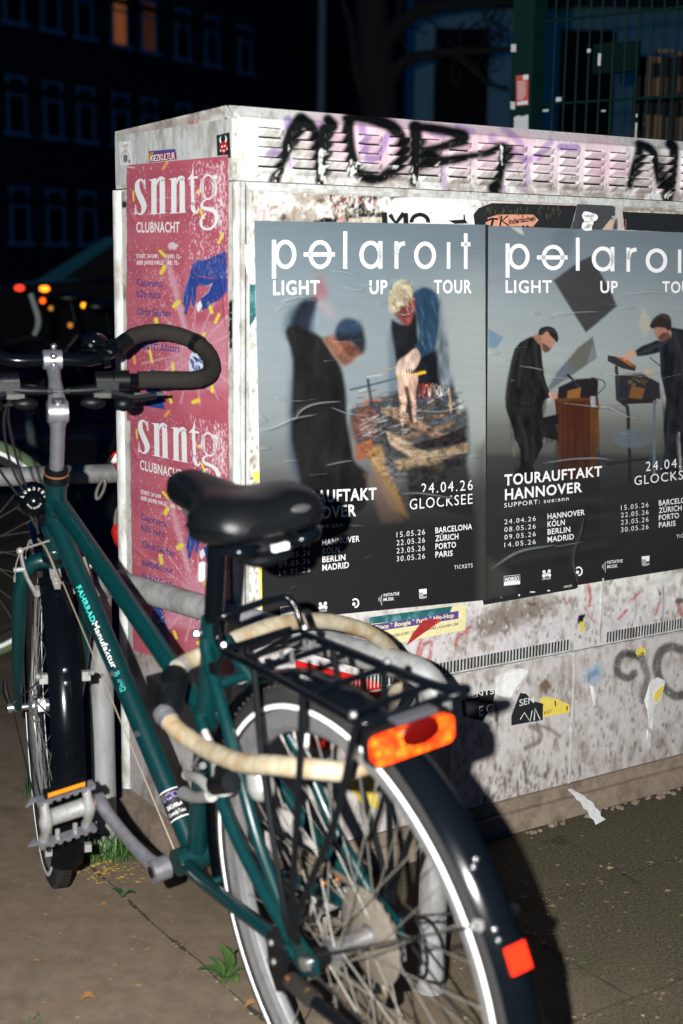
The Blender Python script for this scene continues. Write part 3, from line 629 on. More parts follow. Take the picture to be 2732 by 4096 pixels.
# --- front sheet: dirty paint, glue and old paper layers
def front_grid(name, s0, s1, z0, z1, st, painter, out=.0015, reliefk=.0006):
    a = np.arange(s0, s1, st); b = np.arange(z0, z1+1e-6, st); sg, zg = np.meshgrid(a, b); Pg = fr(sg.reshape(-1, 1), zg.reshape(-1, 1), out); X, Y = to_px(Pg)
    cv = painter(X, Y); rel = noise2(X/25., Y/25., 21, 4)*reliefk; Pg = Pg - V*rel[:, None]
    return grid_mesh(name, Pg, len(a), len(b), M['cab'], cab, cv.C)
k1 = zc(1366, 0, .8712); k7 = zc(1500, 2300, .7857); k3 = zc(850, 950, .3189)
def upper(X, Y):
    cv = Canvas(X, Y, tone(X, Y, (226, 227, 222), (146, 132, 114), 31, 24, 40, -.02, .55, .8))
    low = np.clip((Y-2330)/150, 0, 1)[:, None]; lt = tone(X, Y, (204, 201, 202), (136, 122, 106), 33, 30, 48, -.02, .55, .75); cv.C = cv.C*(1-low)+lt*low
    for pts in [[(1090, 860), (1200, 830), (1260, 850), (1300, 900), (1200, 920)], [(1150, 770), (1300, 760), (1330, 800), (1200, 820)]]: cv.poly(pts, (128, 108, 88), soft=18, a=.65, jag=14)
    cv.stroke([(1031, 880), (1031, 846), (1078, 844)], 9, (205, 150, 160), soft=4, a=.8); cv.stroke([(1058, 846), (1058, 884)], 9, (205, 150, 160), soft=4, a=.8)
    for pts, c in [([(1300, 770), (1480, 788), (1530, 800), (1520, 850), (1440, 870), (1370, 890), (1340, 880), (1330, 820)], (98, 52, 48)), ([(1366, 820), (1402, 820), (1402, 890), (1366, 890)], (78, 76, 42)), ([(1402, 810), (1440, 815), (1530, 850), (1528, 872), (1400, 870)], (18, 34, 42)), ([(1398, 872), (1528, 868), (1530, 892), (1396, 890)], (196, 190, 172)), ([(1255, 882), (1300, 870), (1345, 876), (1345, 892), (1250, 892)], (14, 16, 18)), ([(1450, 764), (1740, 772), (1720, 790), (1560, 800), (1460, 792)], (22, 32, 38)), ([(1360, 868), (1370, 866), (1370, 890), (1358, 890)], (214, 40, 60))]: cv.poly(pts, c, soft=4, jag=9)
    cv.speck((1300, 770, 1560, 860), 160, (220, 216, 210), (1.5, 6), .85)
    for pts in [[(1506, 800), (1560, 785), (1575, 830), (1540, 850), (1515, 840)], [(1450, 795), (1500, 830), (1470, 840)]]: cv.poly(pts, (228, 230, 228), soft=4, jag=8)
    cv.poly([(1910, 800), (1990, 790), (2310, 805), (2310, 830), (1920, 830)], (214, 210, 206), soft=5, jag=6)
    cv.stroke([(1990, 800), (2120, 806), (2310, 816)], 10, (212, 60, 84), soft=3, a=.9); cv.stroke([(2090, 802), (2170, 808)], 7, (226, 200, 70), soft=3, a=.9)
    cv.stroke([(2310, 815), (2296, 850), (2285, 915)], 12, (40, 110, 80), soft=3, a=.9); cv.stroke([(2306, 815), (2290, 880)], 5, (214, 214, 214), soft=3)
    cv.poly([(2310, 806), (2480, 800), (2488, 920), (2290, 920)], (66, 70, 74), soft=4, jag=6); cv.poly([(2400, 905), (2420, 870), (2460, 880), (2450, 920), (2400, 920)], (196, 172, 156), soft=4, jag=6); cv.poly([(2300, 890), (2320, 880), (2330, 920), (2296, 920)], (180, 176, 174), soft=4, jag=6)
    cv.poly([(2462, 810), (2500, 830), (2500, 920), (2470, 920)], (190, 184, 180), soft=4, jag=10); cv.poly([(2500, 820), (2732, 840), (2732, 852), (2490, 846)], (140, 128, 116), soft=4, a=.8, jag=6)
    rr = np.random.default_rng(44)
    for (bx, n, q) in [((1020, 742, 2732, 880), 110, 18), ((975, 860, 1046, 2440), 60, 13), ((1560, 2380, 2732, 2560), 60, 20)]:
        for _ in range(n):
            cx, cy = rr.uniform(bx[0], bx[2]), rr.uniform(bx[1], bx[3]); r0_ = rr.uniform(4, q); k_ = rr.integers(5, 9); a_ = np.sort(rr.uniform(0, 6.28, k_)); cv.poly(np.c_[cx+r0_*rr.uniform(.5, 1.5)*np.cos(a_), cy+r0_*rr.uniform(.5, 1.3)*np.sin(a_)], [(232, 233, 230), (206, 200, 190), (120, 106, 92), (70, 66, 62), (226, 226, 226), (150, 136, 120)][rr.integers(6)], soft=3, a=rr.uniform(.45, .9), jag=4)
    # below the posters
    cv.poly(k7([(480, 260), (620, 140), (820, 110), (960, 120), (900, 180), (800, 240), (700, 260), (600, 320), (520, 320)]), (104, 90, 74), soft=34, a=.75, jag=30)
    for p, w, a in [([(1085, 50), (1098, 110), (1090, 160)], 14, .8), ([(1070, 160), (1090, 210), (1120, 240)], 12, .6), ([(1240, 225), (1280, 180)], 14, .8), ([(1430, 200), (1445, 150)], 14, .7), ([(1310, 125), (1345, 90)], 16, .7), ([(1545, 150), (1560, 200)], 20, .6), ([(960, 120), (975, 145)], 12, .8), ([(410, 360), (420, 310), (470, 290)], 16, .7), ([(455, 280), (490, 265)], 12, .8), ([(230, 410), (250, 350), (290, 340), (280, 430)], 16, .75), ([(210, 420), (235, 330)], 18, .75), ([(255, 450), (275, 420)], 18, .7)]: cv.stroke(k7(p), w*.7857, (176, 44, 54), soft=5, a=a, dry=.35)
    cv.stroke(k7([(1468, 60), (1470, 140), (1462, 250)]), 6, (110, 84, 130), soft=4, a=.7); cv.stroke(k7([(1325, 90), (1330, 230)]), 4, (90, 80, 110), soft=4, a=.5)
    cv.poly(k7([(1408, 80), (1430, 62), (1445, 100), (1425, 125), (1410, 115)]), (226, 226, 224), soft=4, jag=6); cv.poly(k7([(1440, 70), (1458, 95), (1450, 110)]), (20, 22, 30), soft=3); cv.poly(k7([(1380, 30), (1450, 20), (1520, 0), (1520, 30), (1385, 60)]), (206, 206, 204), soft=5, a=.8, jag=6)
    cv.poly(k7([(1034, 205), (1068, 200), (1060, 240), (1030, 250)]), (24, 26, 32), soft=4, jag=6); cv.poly(k7([(1042, 240), (1066, 235), (1062, 290), (1044, 285)]), (214, 200, 70), soft=4, jag=4)
    cv.speck((1700, 2380, 2732, 2690), 260, (92, 80, 70), (1.5, 7), .5); cv.speck((1700, 2380, 2732, 2690), 110, (222, 220, 220), (1.5, 6), .6); cv.speck((1020, 740, 2732, 900), 420, (128, 112, 94), (1.5, 7), .6); cv.speck((975, 740, 1030, 2450), 240, (120, 106, 90), (1.5, 7), .65, 2.4)
    return cv
front_grid('front_sheet', SC+.022, 2.56, .378, 1.3225, .003, upper)
def lower(X, Y):
    cv = Canvas(X, Y, tone(X, Y, (196, 192, 190), (132, 118, 104), 41, 30, 66, -.02, .6, .7))
    low = np.clip((Y-2950+.265*(X-2320))/260, 0, 1)*np.clip(.6+noise2(X/18., Y/90., 47)*1.6, 0, 1)
    cv.C = cv.C*(1-.55*low[:, None])+lin((112, 92, 74))*.55*low[:, None]
    gm = (56, 56, 60)
    cv.stroke(k7([(1330, 405), (1270, 400), (1235, 440), (1240, 500), (1290, 525), (1320, 500)]), 30, gm, soft=8, a=.85, smooth=5, dry=.2)
    cv.stroke(k7([(1290, 405), (1350, 430), (1385, 500), (1380, 560), (1362, 640)]), 26, gm, soft=8, a=.7, smooth=5, dry=.3)
    cv.stroke(k7([(1560, 380), (1500, 365), (1450, 400), (1435, 480), (1470, 570), (1530, 615), (1568, 610)]), 36, gm, soft=8, a=.85, smooth=5, dry=.25)
    cv.stroke(k7([(790, 770), (840, 800), (830, 850), (770, 880)]), 20, (124, 112, 106), soft=6, a=.8, smooth=5); cv.stroke(k7([(810, 765), (880, 780), (940, 820)]), 15, (124, 112, 106), soft=6, a=.75, smooth=5)
    cv.poly(k7([(610, 520), (700, 480), (780, 475), (780, 520), (700, 620), (650, 630), (610, 580)]), (208, 208, 208), soft=4, jag=8)
    cv.poly(k7([(840, 540), (880, 530), (900, 570), (870, 610), (840, 590)]), (116, 98, 84), soft=10, jag=9); cv.poly(k7([(610, 640), (630, 700), (625, 790), (610, 720)]), (88, 76, 70), soft=8, jag=8)
    cv.poly(k7([(1070, 480), (1160, 440), (1165, 500), (1120, 560), (1060, 550)]), (164, 178, 190), soft=6, jag=14); cv.poly(k7([(1090, 500), (1130, 470), (1140, 500), (1100, 525)]), (106, 140, 172), soft=8, a=.8, jag=8)
    cv.speck((1750, 2700, 2732, 3250), 420, (92, 82, 74), (1.5, 7), .5, 2.4); cv.speck((1750, 2700, 2732, 3250), 70, (214, 212, 212), (1.5, 5), .5); cv.speck((1900, 3050, 2320, 3280), 160, (70, 62, 54), (2, 8), .6, 2.5)
    return cv
front_grid('base_sheet', SC+.022, 2.56, .0735, .3715, .003, lower)
put(slab(MB(), SC+.022, S1, -.004, .003, .3718, .3755), 'ledge', M['cabplain'], smooth=False)
mb = MB(); mb2 = MB()
for a, b in ((1.19, 1.985), (2.10, 2.56)):
    for s in np.arange(a, b, .0088): slab(mb, s, s+.0040, -.0022, .002, .381, .405); slab(mb2, s+.0044, s+.0062, -.0040, .002, .380, .406)
put(mb, 'vent_slot', M['gap'], smooth=False)['kind'] = 'stuff'; put(mb2, 'vent_rib', M['cabplain'], smooth=False)['kind'] = 'stuff'

# --- left end sheet
a = np.arange(.0015, DEP-.018, .0026); b = np.arange(.074, 1.3345, .0026); tg, zg = np.meshgrid(a, b); Pg = lf(tg.reshape(-1, 1), zg.reshape(-1, 1), .0015); X, Y = to_px(Pg)
def leftpaint(X, Y):
    C = tone(X, Y, (202, 203, 198), (126, 117, 105), 51, 50, 90, -.08, .45, .85); cv = Canvas(X, Y, C)
    low = np.clip((Y-2300)/200, 0, 1)[:, None]; cv.C = cv.C*(1-low)+low*tone(X, Y, (176, 172, 172), (128, 116, 104), 57, 60, 120, -.05, .5, .8)
    cv.poly([(489, 802), (506, 810), (508, 826), (489, 838)], (8, 18, 22), soft=3, jag=4)
    cv.poly(k3([(206, 790), (262, 785), (300, 800), (300, 1120), (270, 1400), (210, 1400)]), (12, 20, 26), soft=3, jag=5); cv.poly(k3([(240, 1290), (300, 1170), (320, 1420), (270, 1400)]), (222, 228, 230), soft=3)
    for y in (940, 1015): cv.stroke(k3([(206, y), (300, y+5)]), 2.2, (150, 170, 180), soft=2)
    cv.speck((470, 780, 950, 2700), 200, (120, 112, 104), (1.2, 5), .5, 2.4)
    return cv
grid_mesh('end_sheet', Pg - U*(noise2(X/20., Y/30., 5)*.0005)[:, None], len(a), len(b), M['cab'], cab, leftpaint(X, Y).C)
a = np.arange(-.004, DEP-.003, .0024); nz_ = 50
top = np.interp(a, [-.004, .002, .0225, DEP-.003], [1.4415, 1.4425, 1.4625, 1.4485]); tg = np.repeat(a[None], nz_, 0); w_ = np.linspace(0, 1, nz_)[:, None]; zg = 1.337*(1-w_)+top[None]*w_
edge = np.clip((.006-tg)/.010, 0, 1)**2*.005
Pg = U*(SC-.0035+edge)[..., None]+V*(DF+tg)[..., None]+ZU*zg[..., None]; Pg = Pg.reshape(-1, 3); X, Y = to_px(Pg)
cv = Canvas(X, Y, tone(X, Y, (210, 210, 206), (126, 117, 107), 61, 45, 60, -.12, .42, .85)); g2 = zc(400, 450, .19145); g1 = zc(0, 0, .8712)
cv.poly([(480, 525), (900, 430), (905, 455), (700, 520), (480, 570)], (150, 140, 128), soft=16, a=.6, jag=22)
cv.poly(g2([(1000, 400), (1180, 380), (1150, 640), (1000, 640)]), (72, 84, 84), soft=14, a=.75, jag=18); cv.poly(g2([(680, 470), (800, 460), (820, 540), (700, 580)]), (134, 124, 114), soft=10, a=.8, jag=10)
for p, w, c in [([(1255, 770), (1270, 560), (1330, 500), (1370, 570), (1330, 740)], 30, (38, 40, 40)), ([(1430, 540), (1410, 770)], 22, (48, 48, 48)), ([(1450, 760), (1530, 630), (1540, 770)], 26, (40, 42, 42)), ([(1190, 640), (1160, 780)], 30, (40, 44, 44))]: cv.stroke(g2(p), w*.19145, c, soft=3, smooth=5)
for p in ([(815, 610), (820, 650)], [(835, 590), (845, 650)]): cv.stroke(g1(p), 5, (70, 70, 68), soft=3)
for p in ([(868, 560), (885, 590)], [(885, 560), (892, 590), (915, 540)], [(895, 570), (915, 575)]): cv.stroke(g1(p), 5, (190, 50, 54), soft=3, a=.8)
cv.poly([(897, 474), (907, 468), (908, 482), (902, 492), (896, 486)], (20, 96, 96), soft=3, smooth=4)
for p in ([(605, 700), (640, 600), (680, 570)], [(790, 660), (830, 720)], [(690, 800), (730, 700)]): cv.stroke(g2(p), 3, (150, 110, 110), soft=3, a=.6)
grid_mesh('lid_end', Pg, len(a), nz_, M['cab'], cab, cv.C)

# ------------------------------------------------------------------ tour posters
M['poster'] = mat('printed_poster', (.5, .5, .5), .5, attr=True, bump=.12, bscale=500, spec=.35)
M['print'] = mat('white_poster_print', (.83, .83, .84), .55)
E1 = zc(1000, 800, .6378); E2 = zc(1900, 800, .5306)
def quad_grid(tl, tr, br, bl, nu, nv, plane, out):
    a, b = np.meshgrid(np.linspace(0, 1, nu), np.linspace(0, 1, nv))
    c = [plane(np.array([p[0]]), np.array([p[1]]), out)[0] for p in (tl, tr, br, bl)]
    P = (c[0]*((1-a)*(1-b))[..., None]+c[1]*(a*(1-b))[..., None]+c[2]*(a*b)[..., None]+c[3]*((1-a)*b)[..., None]).reshape(-1, 3)
    return P
def wrinkle(P, X, Y, lines, normal):
    h = np.zeros(len(X))
    for pts, w, amp in lines:
        Q = cr(pts, 8); best = np.full(len(X), 1e9); wt = np.zeros(len(X)); i = np.nonzero((X > Q[:, 0].min()-w*4) & (X < Q[:, 0].max()+w*4) & (Y > Q[:, 1].min()-w*4) & (Y < Q[:, 1].max()+w*4))[0]
        b = np.full(len(i), 1e9); tt = np.zeros(len(i))
        for k in range(len(Q)-1):
            dx, dy = Q[k+1]-Q[k]; t = np.clip(((X[i]-Q[k, 0])*dx+(Y[i]-Q[k, 1])*dy)/(dx*dx+dy*dy+1e-9), 0, 1); d = np.hypot(X[i]-Q[k, 0]-t*dx, Y[i]-Q[k, 1]-t*dy)
            u = d < b; b[u] = d[u]; tt[u] = (k+t[u])/(len(Q)-1)
        h[i] += .62*amp*np.exp(-(b/(w*1.7))**2)*np.sin(np.clip(tt, 0, 1)*PI)**.6
    return P+normal*h[:, None]
def streaks(cv, n, box, ang, cols, L=(40, 160), W_=(3, 14), a=(.25, .7), seed=1):
    r = np.random.default_rng(seed)
    for _ in range(n):
        x, y = r.uniform(box[0], box[2]), r.uniform(box[1], box[3]); l = r.uniform(*L); t = math.radians(ang+r.normal()*14); c = cols[r.integers(len(cols))]
        cv.stroke([(x, y), (x+l*math.cos(t), y+l*math.sin(t))], r.uniform(*W_), c, soft=5, a=r.uniform(*a))
def vgrad(Y, stops):
    y = np.array([s_[0] for s_ in stops]); c = np.array([lin(s_[1]) for s_ in stops]); return np.stack([np.interp(Y, y, c[:, k]) for k in range(3)], 1)

def tour_poster(name, label, corners, zk, inv, paint, prints, wr, out):
    nu, nv = 300, 400
    P = quad_grid(*corners, nu, nv, on_front, out); X, Y = to_px(P); x, y = inv(X, Y)
    cv = paint(x, y); grain = noise2(x/3., y/3., 77, 2)*.03+noise2(x/160., y/30., 78, 3)*.06; lum_ = cv.C.mean(1, keepdims=True); cv.C = cv.C*(1+grain[:, None])*(.66+.42*np.clip(1-lum_/.07, 0, 1))
    P = wrinkle(P, x, y, wr, -V); P = P - V*(np.clip(noise2(x/240., y/90., 81, 3), -1, 1)*.0005)[:, None]
    t = empty(name, label, 'poster', tuple(P[0])); bpy.context.view_layer.update()
    grid_mesh('sheet', P, nu, nv, M['poster'], t, cv.C)
    pr = Print(lambda X_, Y_, o: on_front(*zk(X_, Y_), o), out+.0011); prints(pr); pr.build('lettering', M['print'], t)
    return t
def P1(x, y):
    C = vgrad(y, [(130, (118, 134, 144)), (500, (138, 153, 161)), (900, (152, 165, 170)), (1300, (150, 160, 164)), (1650, (118, 122, 122)), (1850, (62, 63, 63)), (2050, (34, 34, 35)), (2700, (31, 31, 32))])
    rt = np.clip((x-900)/500, 0, 1)*np.clip((y-300)/400, 0, 1)*np.clip((1750-y)/350, 0, 1); C = C*(1-.6*rt[:, None])+lin((192, 199, 192))*.6*rt[:, None]
    cv = Canvas(x, y, C)
    cv.poly([(215, 810), (250, 690), (330, 640), (420, 640), (400, 900), (420, 1400), (420, 1900), (330, 1800), (250, 1600), (245, 1300), (262, 960)], (44, 66, 92), soft=40, a=.8, smooth=4)
    cv.poly([(395, 600), (425, 480), (455, 500), (485, 570), (460, 620), (410, 640)], (168, 98, 104), soft=36, a=.7, smooth=4); cv.poly([(440, 610), (520, 690), (520, 740), (440, 680)], (190, 166, 170), soft=40, a=.5, smooth=4)
    cv.poly([(310, 650), (400, 615), (415, 650), (385, 740), (362, 810), (300, 800), (240, 830)], (34, 42, 54), soft=22, smooth=4)
    cv.poly([(222, 820), (300, 780), (362, 815), (430, 845), (470, 885), (520, 965), (572, 1050), (602, 1200), (612, 1400), (640, 1560), (660, 1640), (740, 1720), (730, 1800), (700, 1950), (380, 1950), (300, 1680), (262, 1500), (262, 1250), (268, 1000)], (22, 21, 22), soft=18, smooth=3)
    cv.poly([(530, 870), (552, 780), (612, 745), (690, 775), (724, 870), (718, 950), (680, 965), (640, 900), (560, 900)], (30, 36, 44), soft=20, smooth=4); cv.poly([(540, 830), (590, 750), (670, 760), (700, 810), (640, 830)], (58, 82, 110), soft=26, a=.7, smooth=4)
    cv.poly([(460, 870), (520, 850), (560, 895), (620, 890), (690, 955), (668, 985), (630, 1025), (585, 1038), (552, 1010), (510, 950)], (146, 92, 66), soft=18, a=.92, smooth=4); cv.poly([(590, 900), (640, 900), (690, 955), (650, 990), (590, 960)], (84, 46, 34), soft=22, a=.7, smooth=4)
    # the second player and his table of instruments
    cv.poly([(1015, 575), (1110, 548), (1180, 600), (1215, 720), (1250, 960), (1280, 1200), (1300, 1330), (1180, 1330), (900, 1330), (870, 1000), (880, 800)], (92, 112, 128), soft=24, a=.62, smooth=4)
    cv.poly([(885, 760), (960, 780), (1040, 700), (1060, 900), (1160, 930), (1182, 1080), (1190, 1240), (1000, 1250), (935, 1110), (908, 960)], (20, 21, 25), soft=14, smooth=4)
    cv.poly([(1030, 580), (1100, 548), (1168, 590), (1188, 700), (1172, 870), (1150, 940), (1068, 985), (1036, 920), (1062, 870), (1046, 720), (1020, 640)], (44, 72, 98), soft=12, smooth=4)
    streaks(cv, 16, (1060, 600, 1150, 900), 70, [(70, 100, 128), (28, 48, 68), (84, 116, 140)], (40, 110), (4, 12), (.4, .8), 3)
    cv.poly([(905, 700), (960, 640), (1020, 600), (1034, 660), (1012, 760), (975, 785), (930, 745)], (128, 66, 62), soft=12, smooth=4)
    cv.poly([(866, 650), (878, 580), (915, 518), (965, 500), (1012, 540), (1016, 600), (985, 650), (945, 668), (930, 700), (880, 705)], (198, 186, 156), soft=10, smooth=4)
    streaks(cv, 46, (870, 520, 1000, 650), 62, [(228, 220, 198), (140, 124, 96), (214, 202, 172), (176, 160, 128)], (24, 60), (2, 6), (.4, .9), 4)
    cv.stroke([(925, 710), (965, 722), (1000, 712)], 4, (206, 190, 196), soft=3)
    cv.poly([(1040, 930), (1068, 978), (1048, 1040), (1000, 1090), (935, 1105), (914, 1080), (930, 1010), (985, 970)], (226, 198, 182), soft=9, smooth=4)
    cv.poly([(630, 1320), (720, 1270), (850, 1235), (1000, 1180), (1275, 1175), (1300, 1330), (1355, 1310), (1370, 1420), (1350, 1650), (1100, 1720), (900, 1620), (700, 1560), (640, 1450)], (54, 52, 56), soft=22, a=.85, smooth=3)
    streaks(cv, 120, (650, 1200, 1290, 1480), -14, [(120, 90, 66), (40, 46, 58), (168, 150, 128), (78, 96, 116), (24, 24, 28), (196, 120, 70), (206, 200, 190)], (20, 120), (3, 13), (.4, .85), 5)
    cv.poly([(820, 1300), (1000, 1350), (1260, 1500), (1240, 1525), (1000, 1420), (830, 1330)], (150, 122, 100), soft=7); cv.poly([(940, 1480), (1280, 1390), (1290, 1420), (960, 1510)], (128, 104, 86), soft=7); cv.poly([(860, 1450), (1000, 1520), (1210, 1640), (1180, 1710), (1000, 1610), (880, 1530)], (172, 152, 128), soft=12, smooth=2); cv.poly([(900, 1640), (1200, 1560), (1370, 1520), (1365, 1580), (1100, 1660), (930, 1700)], (162, 140, 110), soft=10)
    cv.poly([(1000, 1540), (1200, 1480), (1350, 1420), (1350, 1520), (1080, 1570)], (36, 32, 34), soft=10); cv.poly([(980, 1690), (1110, 1660), (1350, 1600), (1400, 1900), (1400, 1990), (1000, 1900)], (30, 28, 28), soft=20, a=.9)
    cv.poly([(650, 1540), (760, 1500), (800, 1600), (670, 1640)], (166, 96, 62), soft=9, a=.85); cv.poly([(730, 1560), (820, 1540), (860, 1700), (960, 1900), (990, 1990), (880, 1940), (780, 1720)], (176, 136, 84), soft=22, a=.75); cv.poly([(720, 1720), (800, 1700), (900, 1860), (960, 2010), (830, 2020)], (128, 106, 96), soft=26, a=.7)
    cv.poly([(640, 1360), (730, 1290), (790, 1310), (790, 1480), (650, 1500)], (136, 78, 62), soft=26, a=.6)
    cv.stroke([(630, 1190), (780, 1155), (930, 1115)], 13, (84, 104, 124), soft=3); cv.stroke([(930, 1115), (1095, 1080)], 20, (214, 172, 40), soft=3); cv.stroke([(770, 1075), (915, 1050)], 5, (180, 168, 110), soft=3); cv.stroke([(735, 1110), (830, 1095)], 7, (196, 206, 208), soft=3)
    for k in range(6): cv.stroke([(985+k*15, 1085), (982+k*15, 1062)], 6, (40, 40, 46), soft=2)
    cv.poly([(930, 1110), (1050, 1095), (1040, 1200), (1040, 1390), (1020, 1380), (990, 1230), (968, 1400), (945, 1405), (938, 1250)], (226, 188, 166), soft=9, a=.92, smooth=2); cv.stroke([(980, 1180), (1000, 1270), (1010, 1380)], 24, (30, 24, 26), soft=8, a=.85)
    r = np.random.default_rng(8)
    for k in range(16): x0 = 1060+r.uniform(0, 110); cv.stroke([(x0, 1240), (x0+r.uniform(-5, 30), 1140+r.uniform(0, 30)), (x0+r.uniform(30, 70), 1220)], 3, [(206, 60, 44), (226, 206, 190), (60, 30, 24)][k % 3], soft=2, smooth=4, a=.8)
    for k in range(14): cv.stroke([(1120+k*10, 1220+r.uniform(0, 12)), (1122+k*10, 1190-r.uniform(0, 30))], 3, (206, 208, 210), soft=2, a=.8)
    cv.stroke([(740, 1130), (760, 1260), (800, 1330)], 20, (44, 52, 64), soft=6, a=.8); cv.stroke([(810, 1300), (840, 1440), (880, 1580)], 14, (34, 34, 40), soft=5, a=.8); cv.stroke([(1250, 1180), (1258, 1330)], 16, (176, 150, 120), soft=4, a=.9)
    streaks(cv, 26, (660, 1360, 800, 1500), -24, [(206, 196, 186), (176, 178, 184)], (40, 100), (2, 5), (.4, .8), 9)
    cv.mottle([(215, 810), (330, 640), (430, 640), (430, 850), (520, 965), (602, 1200), (650, 1640), (740, 1720), (700, 1950), (380, 1950), (262, 1500), (262, 1000)], 60, 150, .55, 301, 30); cv.mottle([(885, 760), (1060, 720), (1182, 1080), (1190, 1240), (1000, 1250), (908, 960)], 40, 110, .5, 302); cv.mottle([(1015, 560), (1110, 548), (1190, 600), (1290, 1200), (1180, 1330), (1062, 900)], 30, 90, .45, 303, 20)
    cv.mottle([(630, 1300), (850, 1235), (1300, 1180), (1370, 1420), (1350, 1650), (1000, 1950), (700, 1560)], 26, 20, .6, 304, 20); cv.mottle([(460, 860), (720, 740), (720, 960), (590, 1040)], 30, 30, .35, 305, 20); cv.mottle([(866, 500), (1020, 500), (1034, 760), (905, 790)], 22, 26, .35, 306); cv.mottle([(910, 930), (1070, 930), (1040, 1390), (940, 1400)], 22, 50, .2, 307)
    cv.stroke([(585, 890), (605, 900), (600, 920)], 10, (170, 84, 66), soft=6, a=.7); cv.stroke([(1012, 640), (1024, 670), (1016, 700)], 14, (196, 112, 98), soft=6, a=.8); cv.stroke([(920, 704), (945, 716)], 5, (60, 40, 40), soft=3, a=.8); cv.stroke([(965, 716), (992, 708)], 5, (60, 40, 40), soft=3, a=.7); cv.stroke([(960, 765), (985, 762)], 7, (70, 30, 32), soft=4, a=.8)
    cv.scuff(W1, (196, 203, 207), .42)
    dk = np.clip((y-1830)/330, 0, 1)**.8*.80; cv.C = cv.C*(1-dk[:, None])+lin((31, 31, 32))*dk[:, None]
    cv.poly([(1420, 1560), (1490, 1500), (1490, 2520), (1430, 2540), (1425, 2100)], (78, 76, 70), soft=40, a=.6)
    return cv
def polaroit(p, X, sh=(0, 0), full=True):
    x = X
    p.rect(*x((138, 250)), *x((163, 492))); r = lambda c, rx, ry, w: p.ring(*x(c), rx*x.k, ry*x.k2, w*x.k)
    r((222, 341), 68, 91, 25); r((440, 342), 73, 90, 25); p.rect(*x((337, 329)), *x((532, 354))); p.rect(*x((585, 197)), *x((609, 431))); r((757, 344), 70.5, 88, 25); p.rect(*x((805, 258)), *x((830, 430)))
    p.rect(*x((907, 260)), *x((930, 431))); p.ribbon([x((918, 345)), x((924, 305)), x((942, 280)), x((971, 271))], 25*x.k, 5); r((1098, 347), 68.5, 86, 25); p.rect(*x((1235, 265)), *x((1256, 431))); p.rect(*x((1342, 209)), *x((1364, 432))); p.rect(*x((1325, 265)), *x((1382, 290)))
class XF:
    def __init__(s, f, k, k2): s.f = f; s.k = k; s.k2 = k2
    def __call__(s, p): return s.f(p)
def logos(p, pts, sc):
    (ax, ay), (bx, by), (cx_, cy_), (dx, dy), (ex, ey) = pts
    p.text('INDIEGO', (ax+6*sc, ay-26*sc), (ax+94*sc, ay-36*sc), 24*sc, weight=.035); p.ribbon([(ax, ay-60*sc), (ax+100*sc, ay-70*sc), (ax+100*sc, ay-12*sc), (ax, ay-2*sc)], 3*sc, closed=True)
    p.poly([(ax, ay-24*sc), (ax+100*sc, ay-34*sc), (ax+100*sc, ay-10*sc), (ax, ay)])
    for u, v in ((-16, -38), (16, -42), (-18, -14), (18, -18), (-2, -20)): p.disc(bx+u*sc, by+v*sc, 10*sc, 11*sc)
    p.ribbon([(bx-16*sc, by-36*sc), (bx-2*sc, by-20*sc), (bx+16*sc, by-40*sc)], 7*sc); p.text('MEIOSIS', (bx-26*sc, by+13*sc), (bx+26*sc, by+7*sc), 12*sc)
    p.ring(cx_, cy_, 25*sc, 30*sc, 9*sc, 30, -140, 100); p.disc(cx_-8*sc, cy_+6*sc, 10*sc, 11*sc)
    p.text('INITIATIVE', (dx, dy-28*sc), (dx+98*sc, dy-38*sc), 19*sc, weight=.008); p.text('MUSIK', (dx, dy), (dx+66*sc, dy-7*sc), 19*sc, weight=.008)
    for i in range(3):
        for j in range(9):
            if abs(j-4) < [2, 3, 5][i]: p.disc(dx-30*sc+i*9*sc, dy-42*sc+j*7.5*sc+i*2*sc, 2.4*sc, n=8)
    p.poly([(ex, ey-58*sc), (ex+48*sc, ey-63*sc), (ex+48*sc, ey-30*sc), (ex+26*sc, ey-26*sc), (ex+24*sc, ey-40*sc), (ex, ey-40*sc)]); p.text('STIL', (ex, ey-24*sc), (ex+24*sc, ey-27*sc), 13*sc, weight=.02); p.text('VOR', (ex+1*sc, ey-11*sc), (ex+25*sc, ey-14*sc), 12*sc, weight=.02); p.text('TALENT', (ex, ey+2*sc), (ex+49*sc, ey-4*sc), 13*sc, weight=.02)
